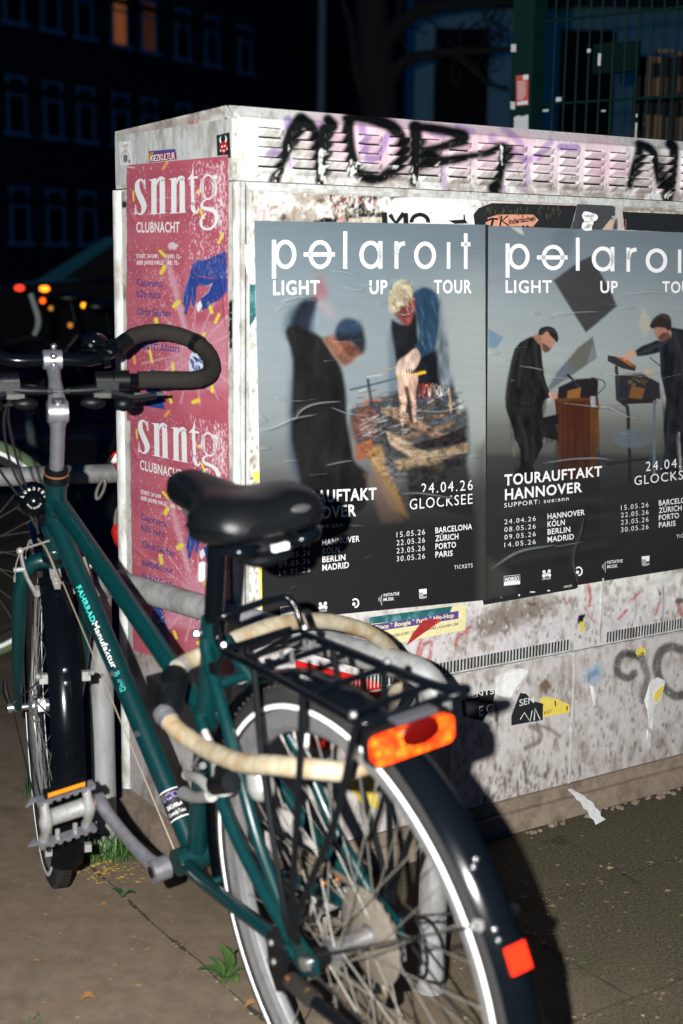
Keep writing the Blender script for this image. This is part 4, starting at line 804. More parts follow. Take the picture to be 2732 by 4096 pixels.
def print1(p):
    polaroit(p, XF(lambda q: q, 1, 1))
    T = p.text
    T('LIGHT', (146, 594), (437, 589), 86, 82, .021, 1.13); T('UP', (750, 588), (862, 586), 82, 82, .021, 1.12); T('TOUR', (1155, 584), (1390, 582), 80, 78, .021, 1.12)
    T('TOURAUFTAKT', (190, 1911), (793, 1876), 76, 70, .022, 1.1); T('HANNOVER', (190, 2019), (665, 1980), 76, 70, .022, 1.1); T('SUPPORT: sue:ann', (190, 2074), (580, 2048), 27, 27, .0, 1.25)
    T('24.04.26', (1075, 1843), (1397, 1818), 64, 64, -.004, 1.25); T('GLOCKSEE', (1002, 1942), (1396, 1904), 66, 62, -.004, 1.15)
    for k, (a, b) in enumerate([('24.04.26', 'HANNOVER'), ('08.05.26', 'KÖLN'), ('09.05.26', 'BERLIN'), ('14.05.26', 'MADRID')]):
        y = 2199+k*52; T(a, (184, y), (378, y-24), 33, 33, -.008, 1.25); T(b, (454, y-31+(k > 0)*1), (454+[233, 108, 144, 166][k], y-31-[27, 12, 14, 18][k]), 37, 36, .014, 1.08)
    for k, (a, b) in enumerate([('15.05.26', 'BARCELONA'), ('22.05.26', 'ZÜRICH'), ('23.05.26', 'PORTO'), ('30.05.26', 'PARIS')]):
        y = 2116+k*50.5; T(a, (920, y), (1097, y-19), 33, 33, -.008, 1.25); T(b, (1163, y-26), (1163+[230, 144, 129, 108][k], y-26-[26, 15, 13, 10][k]), 35, 34, .014, 1.08)
    T('TICKETS', (1281, 2316), (1396, 2303), 24, 24, -.004, 1.2)
    logos(p, [(192, 2614), (457, 2572), (660, 2528), (838, 2516), (1060, 2500)], 1.0)
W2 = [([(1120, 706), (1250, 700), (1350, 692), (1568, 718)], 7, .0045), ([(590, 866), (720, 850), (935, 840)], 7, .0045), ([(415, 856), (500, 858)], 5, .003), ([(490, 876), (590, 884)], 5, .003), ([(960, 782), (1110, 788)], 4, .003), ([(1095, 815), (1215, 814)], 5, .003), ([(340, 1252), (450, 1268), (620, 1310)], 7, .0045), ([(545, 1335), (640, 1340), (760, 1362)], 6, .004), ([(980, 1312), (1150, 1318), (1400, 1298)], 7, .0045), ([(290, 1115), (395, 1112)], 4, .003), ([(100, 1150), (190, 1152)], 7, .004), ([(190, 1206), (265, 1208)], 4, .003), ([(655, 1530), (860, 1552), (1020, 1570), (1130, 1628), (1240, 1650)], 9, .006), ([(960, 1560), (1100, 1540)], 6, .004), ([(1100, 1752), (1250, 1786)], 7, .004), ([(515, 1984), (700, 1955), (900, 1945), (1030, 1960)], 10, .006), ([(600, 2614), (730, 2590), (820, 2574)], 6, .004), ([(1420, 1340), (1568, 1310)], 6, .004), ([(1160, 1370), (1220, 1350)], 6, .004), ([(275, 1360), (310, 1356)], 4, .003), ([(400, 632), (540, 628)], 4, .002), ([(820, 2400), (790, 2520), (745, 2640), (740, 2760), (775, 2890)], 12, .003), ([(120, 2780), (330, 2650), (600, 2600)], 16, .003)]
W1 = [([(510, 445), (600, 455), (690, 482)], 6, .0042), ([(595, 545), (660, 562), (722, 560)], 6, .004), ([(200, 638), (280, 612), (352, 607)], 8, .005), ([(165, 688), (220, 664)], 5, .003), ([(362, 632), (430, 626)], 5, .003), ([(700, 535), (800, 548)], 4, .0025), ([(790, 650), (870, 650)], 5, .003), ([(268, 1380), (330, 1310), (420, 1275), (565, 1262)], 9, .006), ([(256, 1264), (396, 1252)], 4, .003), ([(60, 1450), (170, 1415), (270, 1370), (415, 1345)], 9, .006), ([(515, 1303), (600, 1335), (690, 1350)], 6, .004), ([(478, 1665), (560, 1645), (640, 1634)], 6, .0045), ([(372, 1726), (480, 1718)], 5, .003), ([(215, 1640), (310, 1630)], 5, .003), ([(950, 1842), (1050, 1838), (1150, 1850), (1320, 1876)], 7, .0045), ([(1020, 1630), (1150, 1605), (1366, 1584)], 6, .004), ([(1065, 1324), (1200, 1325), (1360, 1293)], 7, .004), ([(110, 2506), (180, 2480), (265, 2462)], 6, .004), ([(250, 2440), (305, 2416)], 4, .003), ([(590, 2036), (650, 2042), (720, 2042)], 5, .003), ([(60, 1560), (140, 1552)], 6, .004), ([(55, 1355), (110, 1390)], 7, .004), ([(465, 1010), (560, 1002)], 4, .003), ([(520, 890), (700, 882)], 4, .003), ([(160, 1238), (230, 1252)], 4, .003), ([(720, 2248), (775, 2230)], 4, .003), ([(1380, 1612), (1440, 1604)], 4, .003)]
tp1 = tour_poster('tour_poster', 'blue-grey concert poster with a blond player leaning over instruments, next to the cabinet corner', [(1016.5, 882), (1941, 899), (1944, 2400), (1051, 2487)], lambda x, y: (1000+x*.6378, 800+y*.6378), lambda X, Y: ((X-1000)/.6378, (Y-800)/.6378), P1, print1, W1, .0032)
def P2(x, y):
    C = vgrad(y, [(190, (124, 138, 148)), (500, (140, 154, 162)), (800, (164, 176, 180)), (1200, (176, 186, 186)), (1500, (160, 166, 162)), (1700, (122, 124, 118)), (1900, (96, 96, 92)), (1945, (62, 63, 64)), (2150, (44, 45, 46)), (3000, (34, 34, 35))])
    cv = Canvas(x, y, C)
    cv.poly([(590, 250), (660, 215), (760, 230), (700, 420), (600, 440), (575, 330)], (112, 126, 136), soft=30, a=.7, smooth=3); cv.poly([(270, 205), (350, 208), (370, 268), (330, 250)], (200, 206, 200), soft=6)
    cv.poly([(100, 970), (215, 1035), (160, 1120), (100, 1110)], (126, 152, 174), soft=8); cv.poly([(1265, 808), (1320, 900), (1330, 950), (1280, 1055), (1235, 940)], (196, 194, 176), soft=12, a=.9)
    cv.poly([(590, 605), (790, 460), (878, 420), (935, 530), (985, 620), (1030, 700), (1068, 800), (920, 930), (836, 998), (740, 850), (650, 700)], (72, 72, 74), soft=12)
    cv.poly([(540, 1440), (620, 1300), (780, 1110), (888, 1030), (910, 1140), (915, 1190), (820, 1260), (640, 1380), (530, 1455)], (112, 112, 106), soft=10); cv.poly([(540, 1440), (620, 1310), (700, 1220), (740, 1300), (600, 1400)], (108, 132, 152), soft=40, a=.6); cv.poly([(888, 1090), (918, 1180), (840, 1240)], (140, 150, 160), soft=10, a=.7)
    # left player
    cv.poly([(300, 1120), (380, 1050), (450, 1028), (495, 1090), (505, 1180), (520, 1320), (560, 1440), (580, 1490), (520, 1510), (515, 1640), (600, 1660), (625, 1760), (620, 1815), (520, 1790), (512, 1850), (460, 1960), (440, 2010), (470, 2070), (540, 2110), (440, 2130), (310, 2120), (310, 2060), (340, 2000), (340, 1880), (300, 1800), (280, 1700), (240, 1600), (230, 1500), (255, 1320)], (27, 26, 27), soft=8, smooth=2)
    cv.poly([(440, 1030), (480, 1010), (520, 1050), (500, 1092), (470, 1075)], (170, 122, 98), soft=7, smooth=3); cv.poly([(500, 1010), (560, 985), (612, 1060), (585, 1098), (572, 1125), (530, 1145), (505, 1130), (500, 1070)], (188, 142, 118), soft=7, smooth=3); cv.poly([(505, 1080), (560, 1110), (560, 1140), (520, 1146)], (70, 50, 44), soft=8, a=.8, smooth=3)
    cv.poly([(478, 1010), (490, 970), (545, 952), (600, 970), (628, 1030), (618, 1072), (580, 1035), (540, 1000), (500, 1020)], (30, 32, 36), soft=6, smooth=4); cv.poly([(525, 1000), (555, 995), (556, 1035), (535, 1040)], (196, 140, 112), soft=5, smooth=3)
    cv.poly([(555, 1455), (600, 1450), (660, 1480), (640, 1507), (580, 1505)], (200, 158, 136), soft=6, smooth=3)
    # organ and stands
    cv.poly([(630, 1410), (760, 1350), (900, 1340), (930, 1360), (925, 1500), (620, 1500)], (30, 28, 30), soft=8); cv.stroke([(700, 1320), (780, 1400)], 22, (40, 44, 52), soft=4); cv.stroke([(880, 1340), (960, 1360), (980, 1400), (930, 1460)], 7, (24, 24, 28), soft=3, smooth=4); cv.poly([(700, 1440), (800, 1410), (790, 1500), (690, 1507)], (158, 106, 56), soft=6)
    cv.poly([(600, 1500), (870, 1490), (930, 1500), (930, 1800), (900, 2080), (880, 2120), (630, 2080), (620, 1700)], (74, 37, 23), soft=6); cv.poly([(870, 1500), (930, 1500), (935, 1780), (905, 2060), (870, 2110)], (110, 70, 38), soft=5)
    for k in range(6): cv.stroke([(872+k*10, 1760), (868+k*8, 2100)], 3, (70, 40, 24), soft=2)
    cv.poly([(870, 1480), (910, 1480), (905, 1560), (870, 1560)], (176, 180, 186), soft=5); cv.poly([(512, 1640), (640, 1610), (640, 1695), (515, 1690)], (22, 21, 23), soft=5)
    dk = np.clip((y-1650)/480, 0, 1)*.72; msk = (x > 600) & (x < 945) & (y > 1640); cv.C[msk] = cv.C[msk]*(1-dk[msk][:, None])+lin((38, 36, 36))*dk[msk][:, None]
    cv.stroke([(1065, 1260), (1075, 1500), (1150, 1560), (1165, 1900), (1165, 2130)], 26, (34, 34, 38), soft=4, a=.95); cv.poly([(1090, 1500), (1360, 1480), (1370, 1530), (1120, 1540)], (40, 36, 36), soft=5); cv.stroke([(1352, 1520), (1350, 2060)], 22, (108, 120, 128), soft=4); cv.stroke([(1000, 1990), (1300, 1950)], 22, (38, 38, 40), soft=5, a=.9); cv.stroke([(930, 1920), (960, 1970), (1010, 2000)], 5, (26, 26, 28), soft=3)
    cv.poly([(1060, 1750), (1180, 1730), (1310, 1780), (1310, 1840), (1180, 1870), (1060, 1840)], (108, 120, 128), soft=12, a=.85, smooth=3)
    cv.poly([(1000, 1170), (1060, 1180), (1215, 1250), (1205, 1290), (1110, 1270), (1000, 1215)], (48, 46, 50), soft=5); cv.poly([(1060, 1185), (1130, 1190), (1215, 1255), (1190, 1262)], (150, 92, 50), soft=5); cv.stroke([(1100, 1190), (1170, 1240)], 16, (206, 120, 60), soft=6, a=.8)
    cv.poly([(1080, 1320), (1250, 1300), (1390, 1380), (1400, 1500), (1080, 1500)], (40, 40, 46), soft=8); streaks(cv, 50, (1140, 1300, 1290, 1380), 30, [(20, 20, 24), (200, 190, 180), (120, 90, 60)], (20, 60), (2, 5), (.5, .9), 12); cv.poly([(1180, 1400), (1280, 1420), (1260, 1500), (1160, 1490)], (150, 104, 60), soft=8, a=.8); cv.poly([(1285, 1260), (1350, 1290), (1330, 1330), (1270, 1310)], (196, 184, 150), soft=6)
    cv.stroke([(1320, 1190), (1395, 1250)], 8, (44, 46, 52), soft=3)
    # right player
    cv.poly([(1480, 960), (1600, 980), (1640, 1500), (1640, 2100), (1560, 2100), (1535, 1800), (1520, 1770), (1520, 2020), (1560, 2060), (1390, 2060), (1430, 1900), (1420, 1700), (1440, 1500), (1400, 1320), (1390, 1150), (1300, 1170), (1225, 1180), (1200, 1140), (1260, 1100), (1360, 1060), (1420, 1050)], (31, 33, 38), soft=8, smooth=1)
    cv.poly([(1530, 1750), (1545, 1750), (1560, 2050), (1540, 2050)], (150, 152, 148), soft=4)
    cv.poly([(1350, 965), (1400, 950), (1470, 975), (1480, 1030), (1430, 1058), (1390, 1060), (1358, 1020)], (186, 138, 120), soft=7, smooth=3); cv.poly([(1380, 1040), (1440, 990), (1480, 1040), (1420, 1062)], (96, 66, 58), soft=8, a=.8, smooth=3); cv.poly([(1318, 950), (1350, 890), (1410, 855), (1470, 880), (1482, 960), (1460, 985), (1430, 965), (1370, 960), (1345, 970)], (44, 38, 38), soft=8, smooth=3)
    cv.poly([(1120, 1185), (1150, 1145), (1205, 1135), (1215, 1175), (1170, 1200), (1130, 1205)], (214, 170, 146), soft=6, smooth=3)
    cv.mottle([(300, 1120), (450, 1028), (520, 1320), (580, 1490), (515, 1640), (620, 1815), (512, 1850), (440, 2010), (540, 2110), (310, 2120), (230, 1500)], 40, 120, .6, 311); cv.mottle([(1480, 960), (1640, 980), (1640, 2100), (1390, 2060), (1420, 1700), (1390, 1150), (1200, 1160)], 40, 100, .6, 312); cv.mottle([(600, 1500), (930, 1490), (930, 1800), (880, 2120), (620, 2080)], 26, 200, .3, 313); cv.mottle([(590, 605), (878, 420), (1068, 800), (836, 998)], 120, 60, .12, 314)
    for p_, w_, c_ in [([(318, 1120), (260, 1330), (240, 1500)], 26, (50, 50, 53)), ([(395, 1060), (350, 1200), (330, 1400)], 22, (42, 41, 43)), ([(455, 1080), (470, 1260), (540, 1440)], 20, (48, 47, 48)), ([(300, 1540), (420, 1560), (500, 1510)], 14, (12, 12, 13)), ([(330, 1640), (380, 1800), (390, 1960)], 24, (46, 45, 46)), ([(1500, 1000), (1560, 1200), (1590, 1400)], 30, (52, 55, 62)), ([(1230, 1160), (1330, 1120), (1440, 1070)], 20, (60, 64, 72)), ([(1450, 1100), (1440, 1300), (1470, 1500)], 18, (14, 15, 17)), ([(1470, 1600), (1450, 1800), (1440, 1950)], 20, (48, 48, 50)), ([(625, 1512), (868, 1500)], 10, (140, 84, 52)), ([(640, 1540), (640, 1980)], 8, (104, 56, 36)), ([(760, 1530), (752, 2000)], 5, (52, 26, 18)), ([(505, 1000), (560, 975), (612, 1000)], 12, (58, 60, 66)), ([(1350, 900), (1410, 872), (1462, 900)], 10, (84, 72, 68))]: cv.stroke(p_, w_, c_, soft=14, a=.75, smooth=5)
    cv.stroke([(565, 1040), (590, 1062), (600, 1050)], 4, (206, 190, 178), soft=3, a=.7); cv.stroke([(540, 1028), (546, 1045)], 9, (206, 140, 116), soft=5, a=.8); cv.stroke([(1345, 1000), (1372, 996)], 4, (190, 170, 164), soft=3, a=.7); cv.stroke([(1432, 975), (1440, 1000)], 12, (206, 146, 128), soft=5, a=.8); cv.stroke([(560, 1118), (580, 1108)], 5, (120, 70, 60), soft=4, a=.8)
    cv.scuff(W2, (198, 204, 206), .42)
    r = np.random.default_rng(5)
    for k in range(9): cv.stroke([(100+r.uniform(0, 300), 2300+k*60), (400+r.uniform(0, 300), 2250+k*60+r.uniform(-40, 40)), (900+r.uniform(0, 500), 2200+k*55)], r.uniform(20, 60), (58, 58, 58) if k % 2 else (24, 24, 25), soft=40, a=.35, smooth=4)
    cv.stroke([(830, 2400), (800, 2500), (750, 2620), (735, 2750), (770, 2900)], 16, (20, 20, 21), soft=14, a=.8, smooth=4)
    cv.poly([(90, 2700), (240, 2800), (300, 2960), (90, 3010)], (84, 82, 80), soft=50, a=.5)
    return cv
def print2(p):
    k = 1.205; f = lambda q: (231+(q[0]-138)*k*.983, 328+(q[1]-250)*1.063+(q[0]-138)*.0265)
    polaroit(p, XF(f, 1.19, 1.07)); T = p.text; o = 1507
    T('LIGHT', (231, 698), (579, 698), 90, 90, .021, 1.13); T('UP', (945, 699), (1077, 699), 86, 86, .021, 1.12); T('TOUR', (1412, 699), (1690, 700), 84, 82, .021, 1.12)
    T('TOURAUFTAKT', (222, 646+o), (958, 572+o), 80, 72, .022, 1.1); T('HANNOVER', (226, 755+o), (808, 692+o), 80, 72, .022, 1.1); T('SUPPORT: sue:ann', (221, 812+o), (706, 756+o), 33, 31, .0, 1.25)
    T('24.04.26', (1288, 538+o), (1660, 494+o), 70, 68, -.004, 1.25); T('GLOCKSEE', (1202, 644+o), (1670, 585+o), 68, 66, -.004, 1.15)
    for k_, (a, b) in enumerate([('24.04.26', 'HANNOVER'), ('08.05.26', 'KÖLN'), ('09.05.26', 'BERLIN'), ('14.05.26', 'MADRID')]):
        y = 938+k_*58+o; T(a, (222, y), (458, y-27), 36, 35, -.008, 1.25); T(b, (547, y-38), (547+[280, 130, 171, 198][k_], y-38-[34, 16, 21, 24][k_]), 41, 40, .014, 1.08)
    for k_, (a, b) in enumerate([('15.05.26', 'BARCELONA'), ('22.05.26', 'ZÜRICH'), ('23.05.26', 'PORTO'), ('30.05.26', 'PARIS')]):
        y = 832+k_*55+o; T(a, (1101, y), (1308, y-25), 36, 35, -.008, 1.25); T(b, (1386, y-34), (1386+[270, 172, 152, 126][k_], y-34-[33, 21, 19, 15][k_]), 39, 38, .014, 1.08)
    T('TICKETS', (1519, 1043+o), (1655, 1022+o), 26, 26, -.004, 1.2)
    logos(p, [(219, 1402+o), (540, 1342+o), (782, 1292+o), (996, 1270+o), (1257, 1250+o)], 1.2)
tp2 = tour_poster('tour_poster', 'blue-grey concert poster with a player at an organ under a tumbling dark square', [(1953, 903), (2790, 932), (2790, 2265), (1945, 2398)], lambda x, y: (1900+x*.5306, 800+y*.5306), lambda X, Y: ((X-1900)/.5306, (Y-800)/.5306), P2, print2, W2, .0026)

# ------------------------------------------------------------------ older bills round the tour posters
M['sblack'] = mat('black_poster_paper', (.012, .014, .016), .6, noise=.3, nscale=30); M['swhite'] = mat('old_white_paper', (.74, .75, .73), .8, noise=.35, nscale=30, bump=.3, col2=(.55, .50, .43), mixlo=.55, mixhi=.75)
M['sgrey'] = mat('grey_poster_paper', (.05, .055, .06), .7, noise=.5, nscale=40); M['peach'] = mat('peach_print', (.65, .30, .2), .7, noise=.4); M['yellow'] = mat('yellow_paper', (.78, .60, .10), .7, noise=.3, bump=.2); M['violet'] = mat('violet_print', (.09, .06, .25), .6, noise=.3); M['petrol'] = mat('petrol_print', (.01, .11, .12), .6, noise=.4, col2=(.12, .3, .3), nscale=35); M['lemon'] = mat('pale_yellow_paper', (.72, .66, .36), .8, noise=.3); M['sred'] = mat('red_paper', (.36, .02, .02), .7, noise=.4, nscale=30); M['mint'] = mat('green_ink', (.02, .2, .12), .7)
def bill(name, label, poly, mt, out=.0022, plane=on_front, cat='poster', curl=0.):
    o = sheet(name, plane, poly, M[mt], out, curl=curl); return tag(o, label, cat)
def onbill(o, fn, mt, out=.0028, plane=on_front, name='print'):
    p = Print(plane, out); fn(p); bpy.context.view_layer.update(); return p.build(name, M[mt], o)
b = bill('old_poster', 'torn white poster strip showing cut-off black capitals above the blond player poster', k1([(195, 1020), (200, 985), (240, 910), (330, 905), (450, 900), (560, 912), (640, 900), (628, 930), (612, 960), (612, 1032), (400, 1030)]), 'swhite', .0018)
def f(p):
    p.ribbon(k1([(196, 975), (200, 1025)]), 22); p.ribbon(k1([(222, 985), (250, 1025), (286, 978)]), 18); p.ribbon(k1([(294, 978), (296, 1026)]), 20); p.ring(*k1([(360, 1022)])[0], 42, 40, 16, 30, 180, 360); p.poly(k1([(490, 1012), (560, 1008), (560, 985), (566, 985), (568, 1008), (580, 1026), (520, 1028)]))
onbill(b, f, 'inkblack')
b = bill('old_poster', 'dark foliage poster with script Kindersachen, just above the organ player poster', k1([(612, 1036), (606, 985), (630, 955), (690, 932), (780, 934), (1080, 945), (1066, 1000), (1050, 1052)]), 'sblack', .002)
def f(p): p.poly(k1([(660, 1030), (672, 1000), (720, 985), (880, 985), (905, 1010), (880, 1040), (700, 1038)]))
onbill(b, f, 'peach', .0026)
def f(p):
    p.ribbon(k1([(735, 990), (728, 1038)]), 7); p.ribbon(k1([(765, 990), (736, 1014), (768, 1036)]), 6); p.text('indersachen', k1([(768, 1030)])[0], k1([(890, 1012)])[0], 22, 20, .03); p.ribbon(k1([(664, 1014), (690, 1004), (720, 1006)]), 8); p.ribbon(k1([(696, 1008), (688, 1036)]), 9); p.rect(*k1([(830, 1034)])[0], *k1([(838, 1044)])[0]); p.rect(*k1([(850, 1034)])[0], *k1([(858, 1044)])[0])
onbill(b, f, 'inkblack', .0031)
mt_ = mat('olive_leaf_print', (.06, .065, .025), .7); M['olive'] = mt_
def f(p):
    r = np.random.default_rng(2)
    for k in range(46):
        x, y = 1366+.8712*r.uniform(650, 1010), .8712*r.uniform(942, 985); p.ribbon([(x, y), (x+r.uniform(-6, 6), y+r.uniform(8, 22))], r.uniform(1.5, 4))
onbill(b, f, 'olive', .0027, name='leaf_print')
b = bill('old_poster', 'small grey torn poster with a white curl shape, right of the foliage bill', k1([(1085, 930), (1200, 925), (1255, 950), (1240, 1000), (1195, 1056), (1058, 1052)]), 'sgrey', .0024)
onbill(b, lambda p: (p.ribbon(k1([(1160, 990), (1120, 985), (1130, 1005), (1138, 1022), (1120, 1040), (1150, 1045)]), [16, 26, 30, 34, 34, 22], 5), p.disc(*k1([(1158, 998)])[0], 17, 15)), 'white')
b = bill('old_poster', 'plain black poster band at the right edge under the lid', k1([(1290, 972), (1600, 985), (1600, 1070), (1300, 1056)]), 'sblack', .0021)
onbill(b, lambda p: p.ribbon(k1([(1294, 1008), (1306, 1008), (1305, 1056)]), 1.5), 'peach')
b = bill('old_poster', 'black poster edge showing under the lower edge of the tour posters', [(1930, 2400), (2000, 2385), (2308, 2330), (2312, 2350), (2300, 2356), (1935, 2420)], 'sblack', .0018)
onbill(b, lambda p: [p.text('MEIOSIS', (2255, 2352), (2288, 2346), 8), p.rect(2074, 2377, 2080, 2384), p.rect(2120, 2366, 2140, 2370), p.rect(2190, 2360, 2200, 2365)], 'white')
b = bill('old_flyer', 'yellow and petrol flyer reading Disco Boogie below the blond player poster', k7([(-30, 215), (120, 195), (420, 150), (465, 152), (460, 280), (300, 310), (100, 350), (-30, 360)]), 'lemon', .002, cat='flyer')
onbill(b, lambda p: p.poly(k7([(-30, 215), (120, 195), (395, 158), (380, 195), (120, 235), (-30, 250)])), 'petrol', .0025)
onbill(b, lambda p: p.poly(k7([(-30, 255), (200, 222), (425, 182), (425, 222), (200, 258), (-30, 292)])), 'violet', .0027)
onbill(b, lambda p: (p.text('Disco * Boogie * Funk * Hip-Hop', k7([(2, 280)])[0], k7([(402, 214)])[0], 17, 16, .03), ), 'lemon', .0031)
onbill(b, lambda p: (p.text('DANCEFLOORS | KINDER | KAFFEE | KUCHEN | BIS', k7([(60, 322)])[0], k7([(425, 254)])[0], 11, 10, .01), ), 'inkblack', .0026)
b = bill('paper_scrap', 'dark red torn paper wedge lying over the yellow flyer', k7([(160, 358), (190, 300), (245, 230), (330, 222), (335, 235), (262, 285), (200, 330)]), 'sred', .0034, cat='scrap', curl=.004)
b = bill('paper_scrap', 'black torn bill piece with white letters on the lower wall, partly behind the rack shadow', k7([(440, 640), (560, 585), (612, 590), (600, 660), (548, 745), (450, 720)]), 'sblack', .0022, cat='scrap')
onbill(b, lambda p: (p.text('MENTS', k7([(452, 634)])[0], k7([(606, 604)])[0], 22, 20, .01), p.text('E C', k7([(530, 718)])[0], k7([(600, 700)])[0], 38, 36, 0)), 'swhite')
b = bill('paper_scrap', 'yellow torn bill end on the lower wall left of the panel joint', k7([(838, 628), (860, 624), (915, 628), (990, 660), (990, 700), (856, 724)]), 'yellow', .0022, cat='scrap')
onbill(b, lambda p: (p.ribbon(k7([(917, 640), (919, 668)]), 5), p.ribbon(k7([(978, 668), (978, 690)]), 5), p.text('PSY', k7([(862, 712)])[0], k7([(900, 700)])[0], 12)), 'inkblack')
b = bill('paper_scrap', 'black scratched bill piece directly left of the yellow bill end', k7([(694, 766), (694, 720), (715, 660), (740, 600), (770, 605), (800, 640), (856, 655), (854, 738)]), 'sblack', .0024, cat='scrap')
onbill(b, lambda p: (p.text('SEN', k7([(735, 668)])[0], k7([(810, 650)])[0], 26, 24, 0), p.ribbon(k7([(740, 735), (760, 700), (790, 745), (800, 690)]), 4), p.ribbon(k7([(810, 740), (815, 680), (840, 735)]), 5)), 'swhite')
b = bill('paper_scrap', 'small yellow scrap with two letters between the grey paint strokes', k7([(1325, 395), (1352, 360), (1380, 385), (1372, 410), (1340, 420)]), 'yellow', .0022, cat='scrap'); onbill(b, lambda p: p.text('HR', k7([(1340, 430)])[0], k7([(1372, 418)])[0], 22, weight=.02), 'inkblack')
b = bill('paper_scrap', 'long white paper strip with a yellow patch hanging at the lower right of the wall', k7([(1370, 640), (1400, 545), (1440, 520), (1478, 540), (1460, 620), (1430, 660), (1420, 700), (1412, 788), (1395, 770), (1385, 690)]), 'swhite', .004, cat='scrap', curl=.006)
onbill(b, lambda p: p.poly(k7([(1425, 600), (1455, 570), (1472, 560), (1460, 612), (1432, 650), (1420, 640)])), 'yellow', .0095)
bill('paper_scrap', 'narrow curled white strip tip below the long white strip', k7([(1382, 782), (1392, 800), (1408, 815), (1400, 835), (1405, 878), (1392, 880), (1384, 840)]), 'swhite', .005, cat='scrap', curl=.006)
bill('paper_scrap', 'crumpled white scrap with a loose flap above the black bill pieces', k7([(608, 570), (660, 500), (740, 475), (782, 490), (770, 530), (720, 570), (690, 628), (650, 620), (610, 600)]), 'swhite', .003, cat='scrap', curl=.006)
bill('paper_scrap', 'thin white curved flap on the bluish scrap right of the panel joint', k7([(1092, 560), (1112, 570), (1126, 610), (1118, 670), (1108, 640)]), 'swhite', .003, cat='scrap', curl=.005)
# the fallen strip leaning from wall to paving
r0 = on_front(*zc(1900, 2700, .5306)([(695, 850)])[0], .002); g1_ = on_ground(*zc(1900, 2700, .5306)([(950, 1125)])[0], .004)
mb = MB(); n = 14; L_, R_ = [], []; dirn = g1_-r0; sd = np.cross(dirn, ZU); sd /= np.linalg.norm(sd)
for i in range(n):
    a = i/(n-1); c = r0+dirn*a-V*.012*math.sin(a*PI)+ZU*.008*math.sin(a*PI)+ZU*.012*max(0, a-.85)*3; w = .004+.016*math.sin(min(1, a*1.25)*PI*.6)*(1+.25*math.sin(i*2.1)); L_.append(c+sd*w); R_.append(c-sd*w*.8)
mb.add(L_+R_+[p+ZU*.0006-V*.0006 for p in L_+R_], [(i, i+1, n+i+1, n+i) for i in range(n-1)]+[(2*n+i, 3*n+i, 3*n+i+1, 2*n+i+1) for i in range(n-1)])
tag(mb.build('paper_scrap', M['paperwhite']), 'white torn paper strip leaning from the base of the wall onto the paving', 'scrap')
# red and yellow bills low on the front, seen through the bicycle
bill('old_poster', 'bright red torn poster low on the wall, seen through the luggage rack', [(1180, 2640), (1290, 2668), (1420, 2700), (1520, 2735), (1600, 2800), (1590, 2840), (1480, 2790), (1330, 2755), (1190, 2730)], 'redpaint', .0024)
bill('old_poster', 'lower bright red poster remnant, seen through the spokes of the rear wheel', [(1195, 2890), (1260, 2880), (1350, 2930), (1352, 2990), (1290, 3005), (1225, 2985)], 'redpaint', .0024)
b = bill('old_flyer', 'yellow flyer with lower case letters low on the wall behind the rear wheel', [(1362, 3078), (1500, 3060), (1520, 3240), (1440, 3210), (1400, 3150)], 'yellow', .0026, cat='flyer'); onbill(b, lambda p: p.text('de', (1384, 3112), (1412, 3108), 30, weight=0), 'inkblack', .0032)
bill('paper_scrap', 'narrow yellow paper edge beside the first tour poster, low at the door frame', [(1033, 2220), (1047, 2220), (1052, 2430), (1042, 2440), (1040, 2380), (1036, 2300)], 'yellow', .0024, cat='scrap')
bill('paper_scrap', 'small yellow scrap at the door frame above the saddle', [(1012, 1888), (1036, 1884), (1038, 1925), (1014, 1925)], 'yellow', .0026, cat='scrap')
bill('paper_scrap', 'dark teal printed scrap left of the first tour poster, near its top', k3([(458, 590), (535, 590), (545, 990), (510, 1060), (462, 1110)]), 'petrol', .002, cat='scrap')
bill('paper_scrap', 'brown crumpled paper plug above the dark teal scrap', k3([(405, 90), (522, 92), (526, 330), (500, 460), (430, 455), (408, 300)]), 'swhite', .0035, cat='scrap', curl=.003)

bill('old_poster', 'dark old poster edge showing in the narrow gap between the two tour posters', [(1928, 896), (1965, 898), (1958, 2402), (1932, 2406)], 'sblack', .0023)
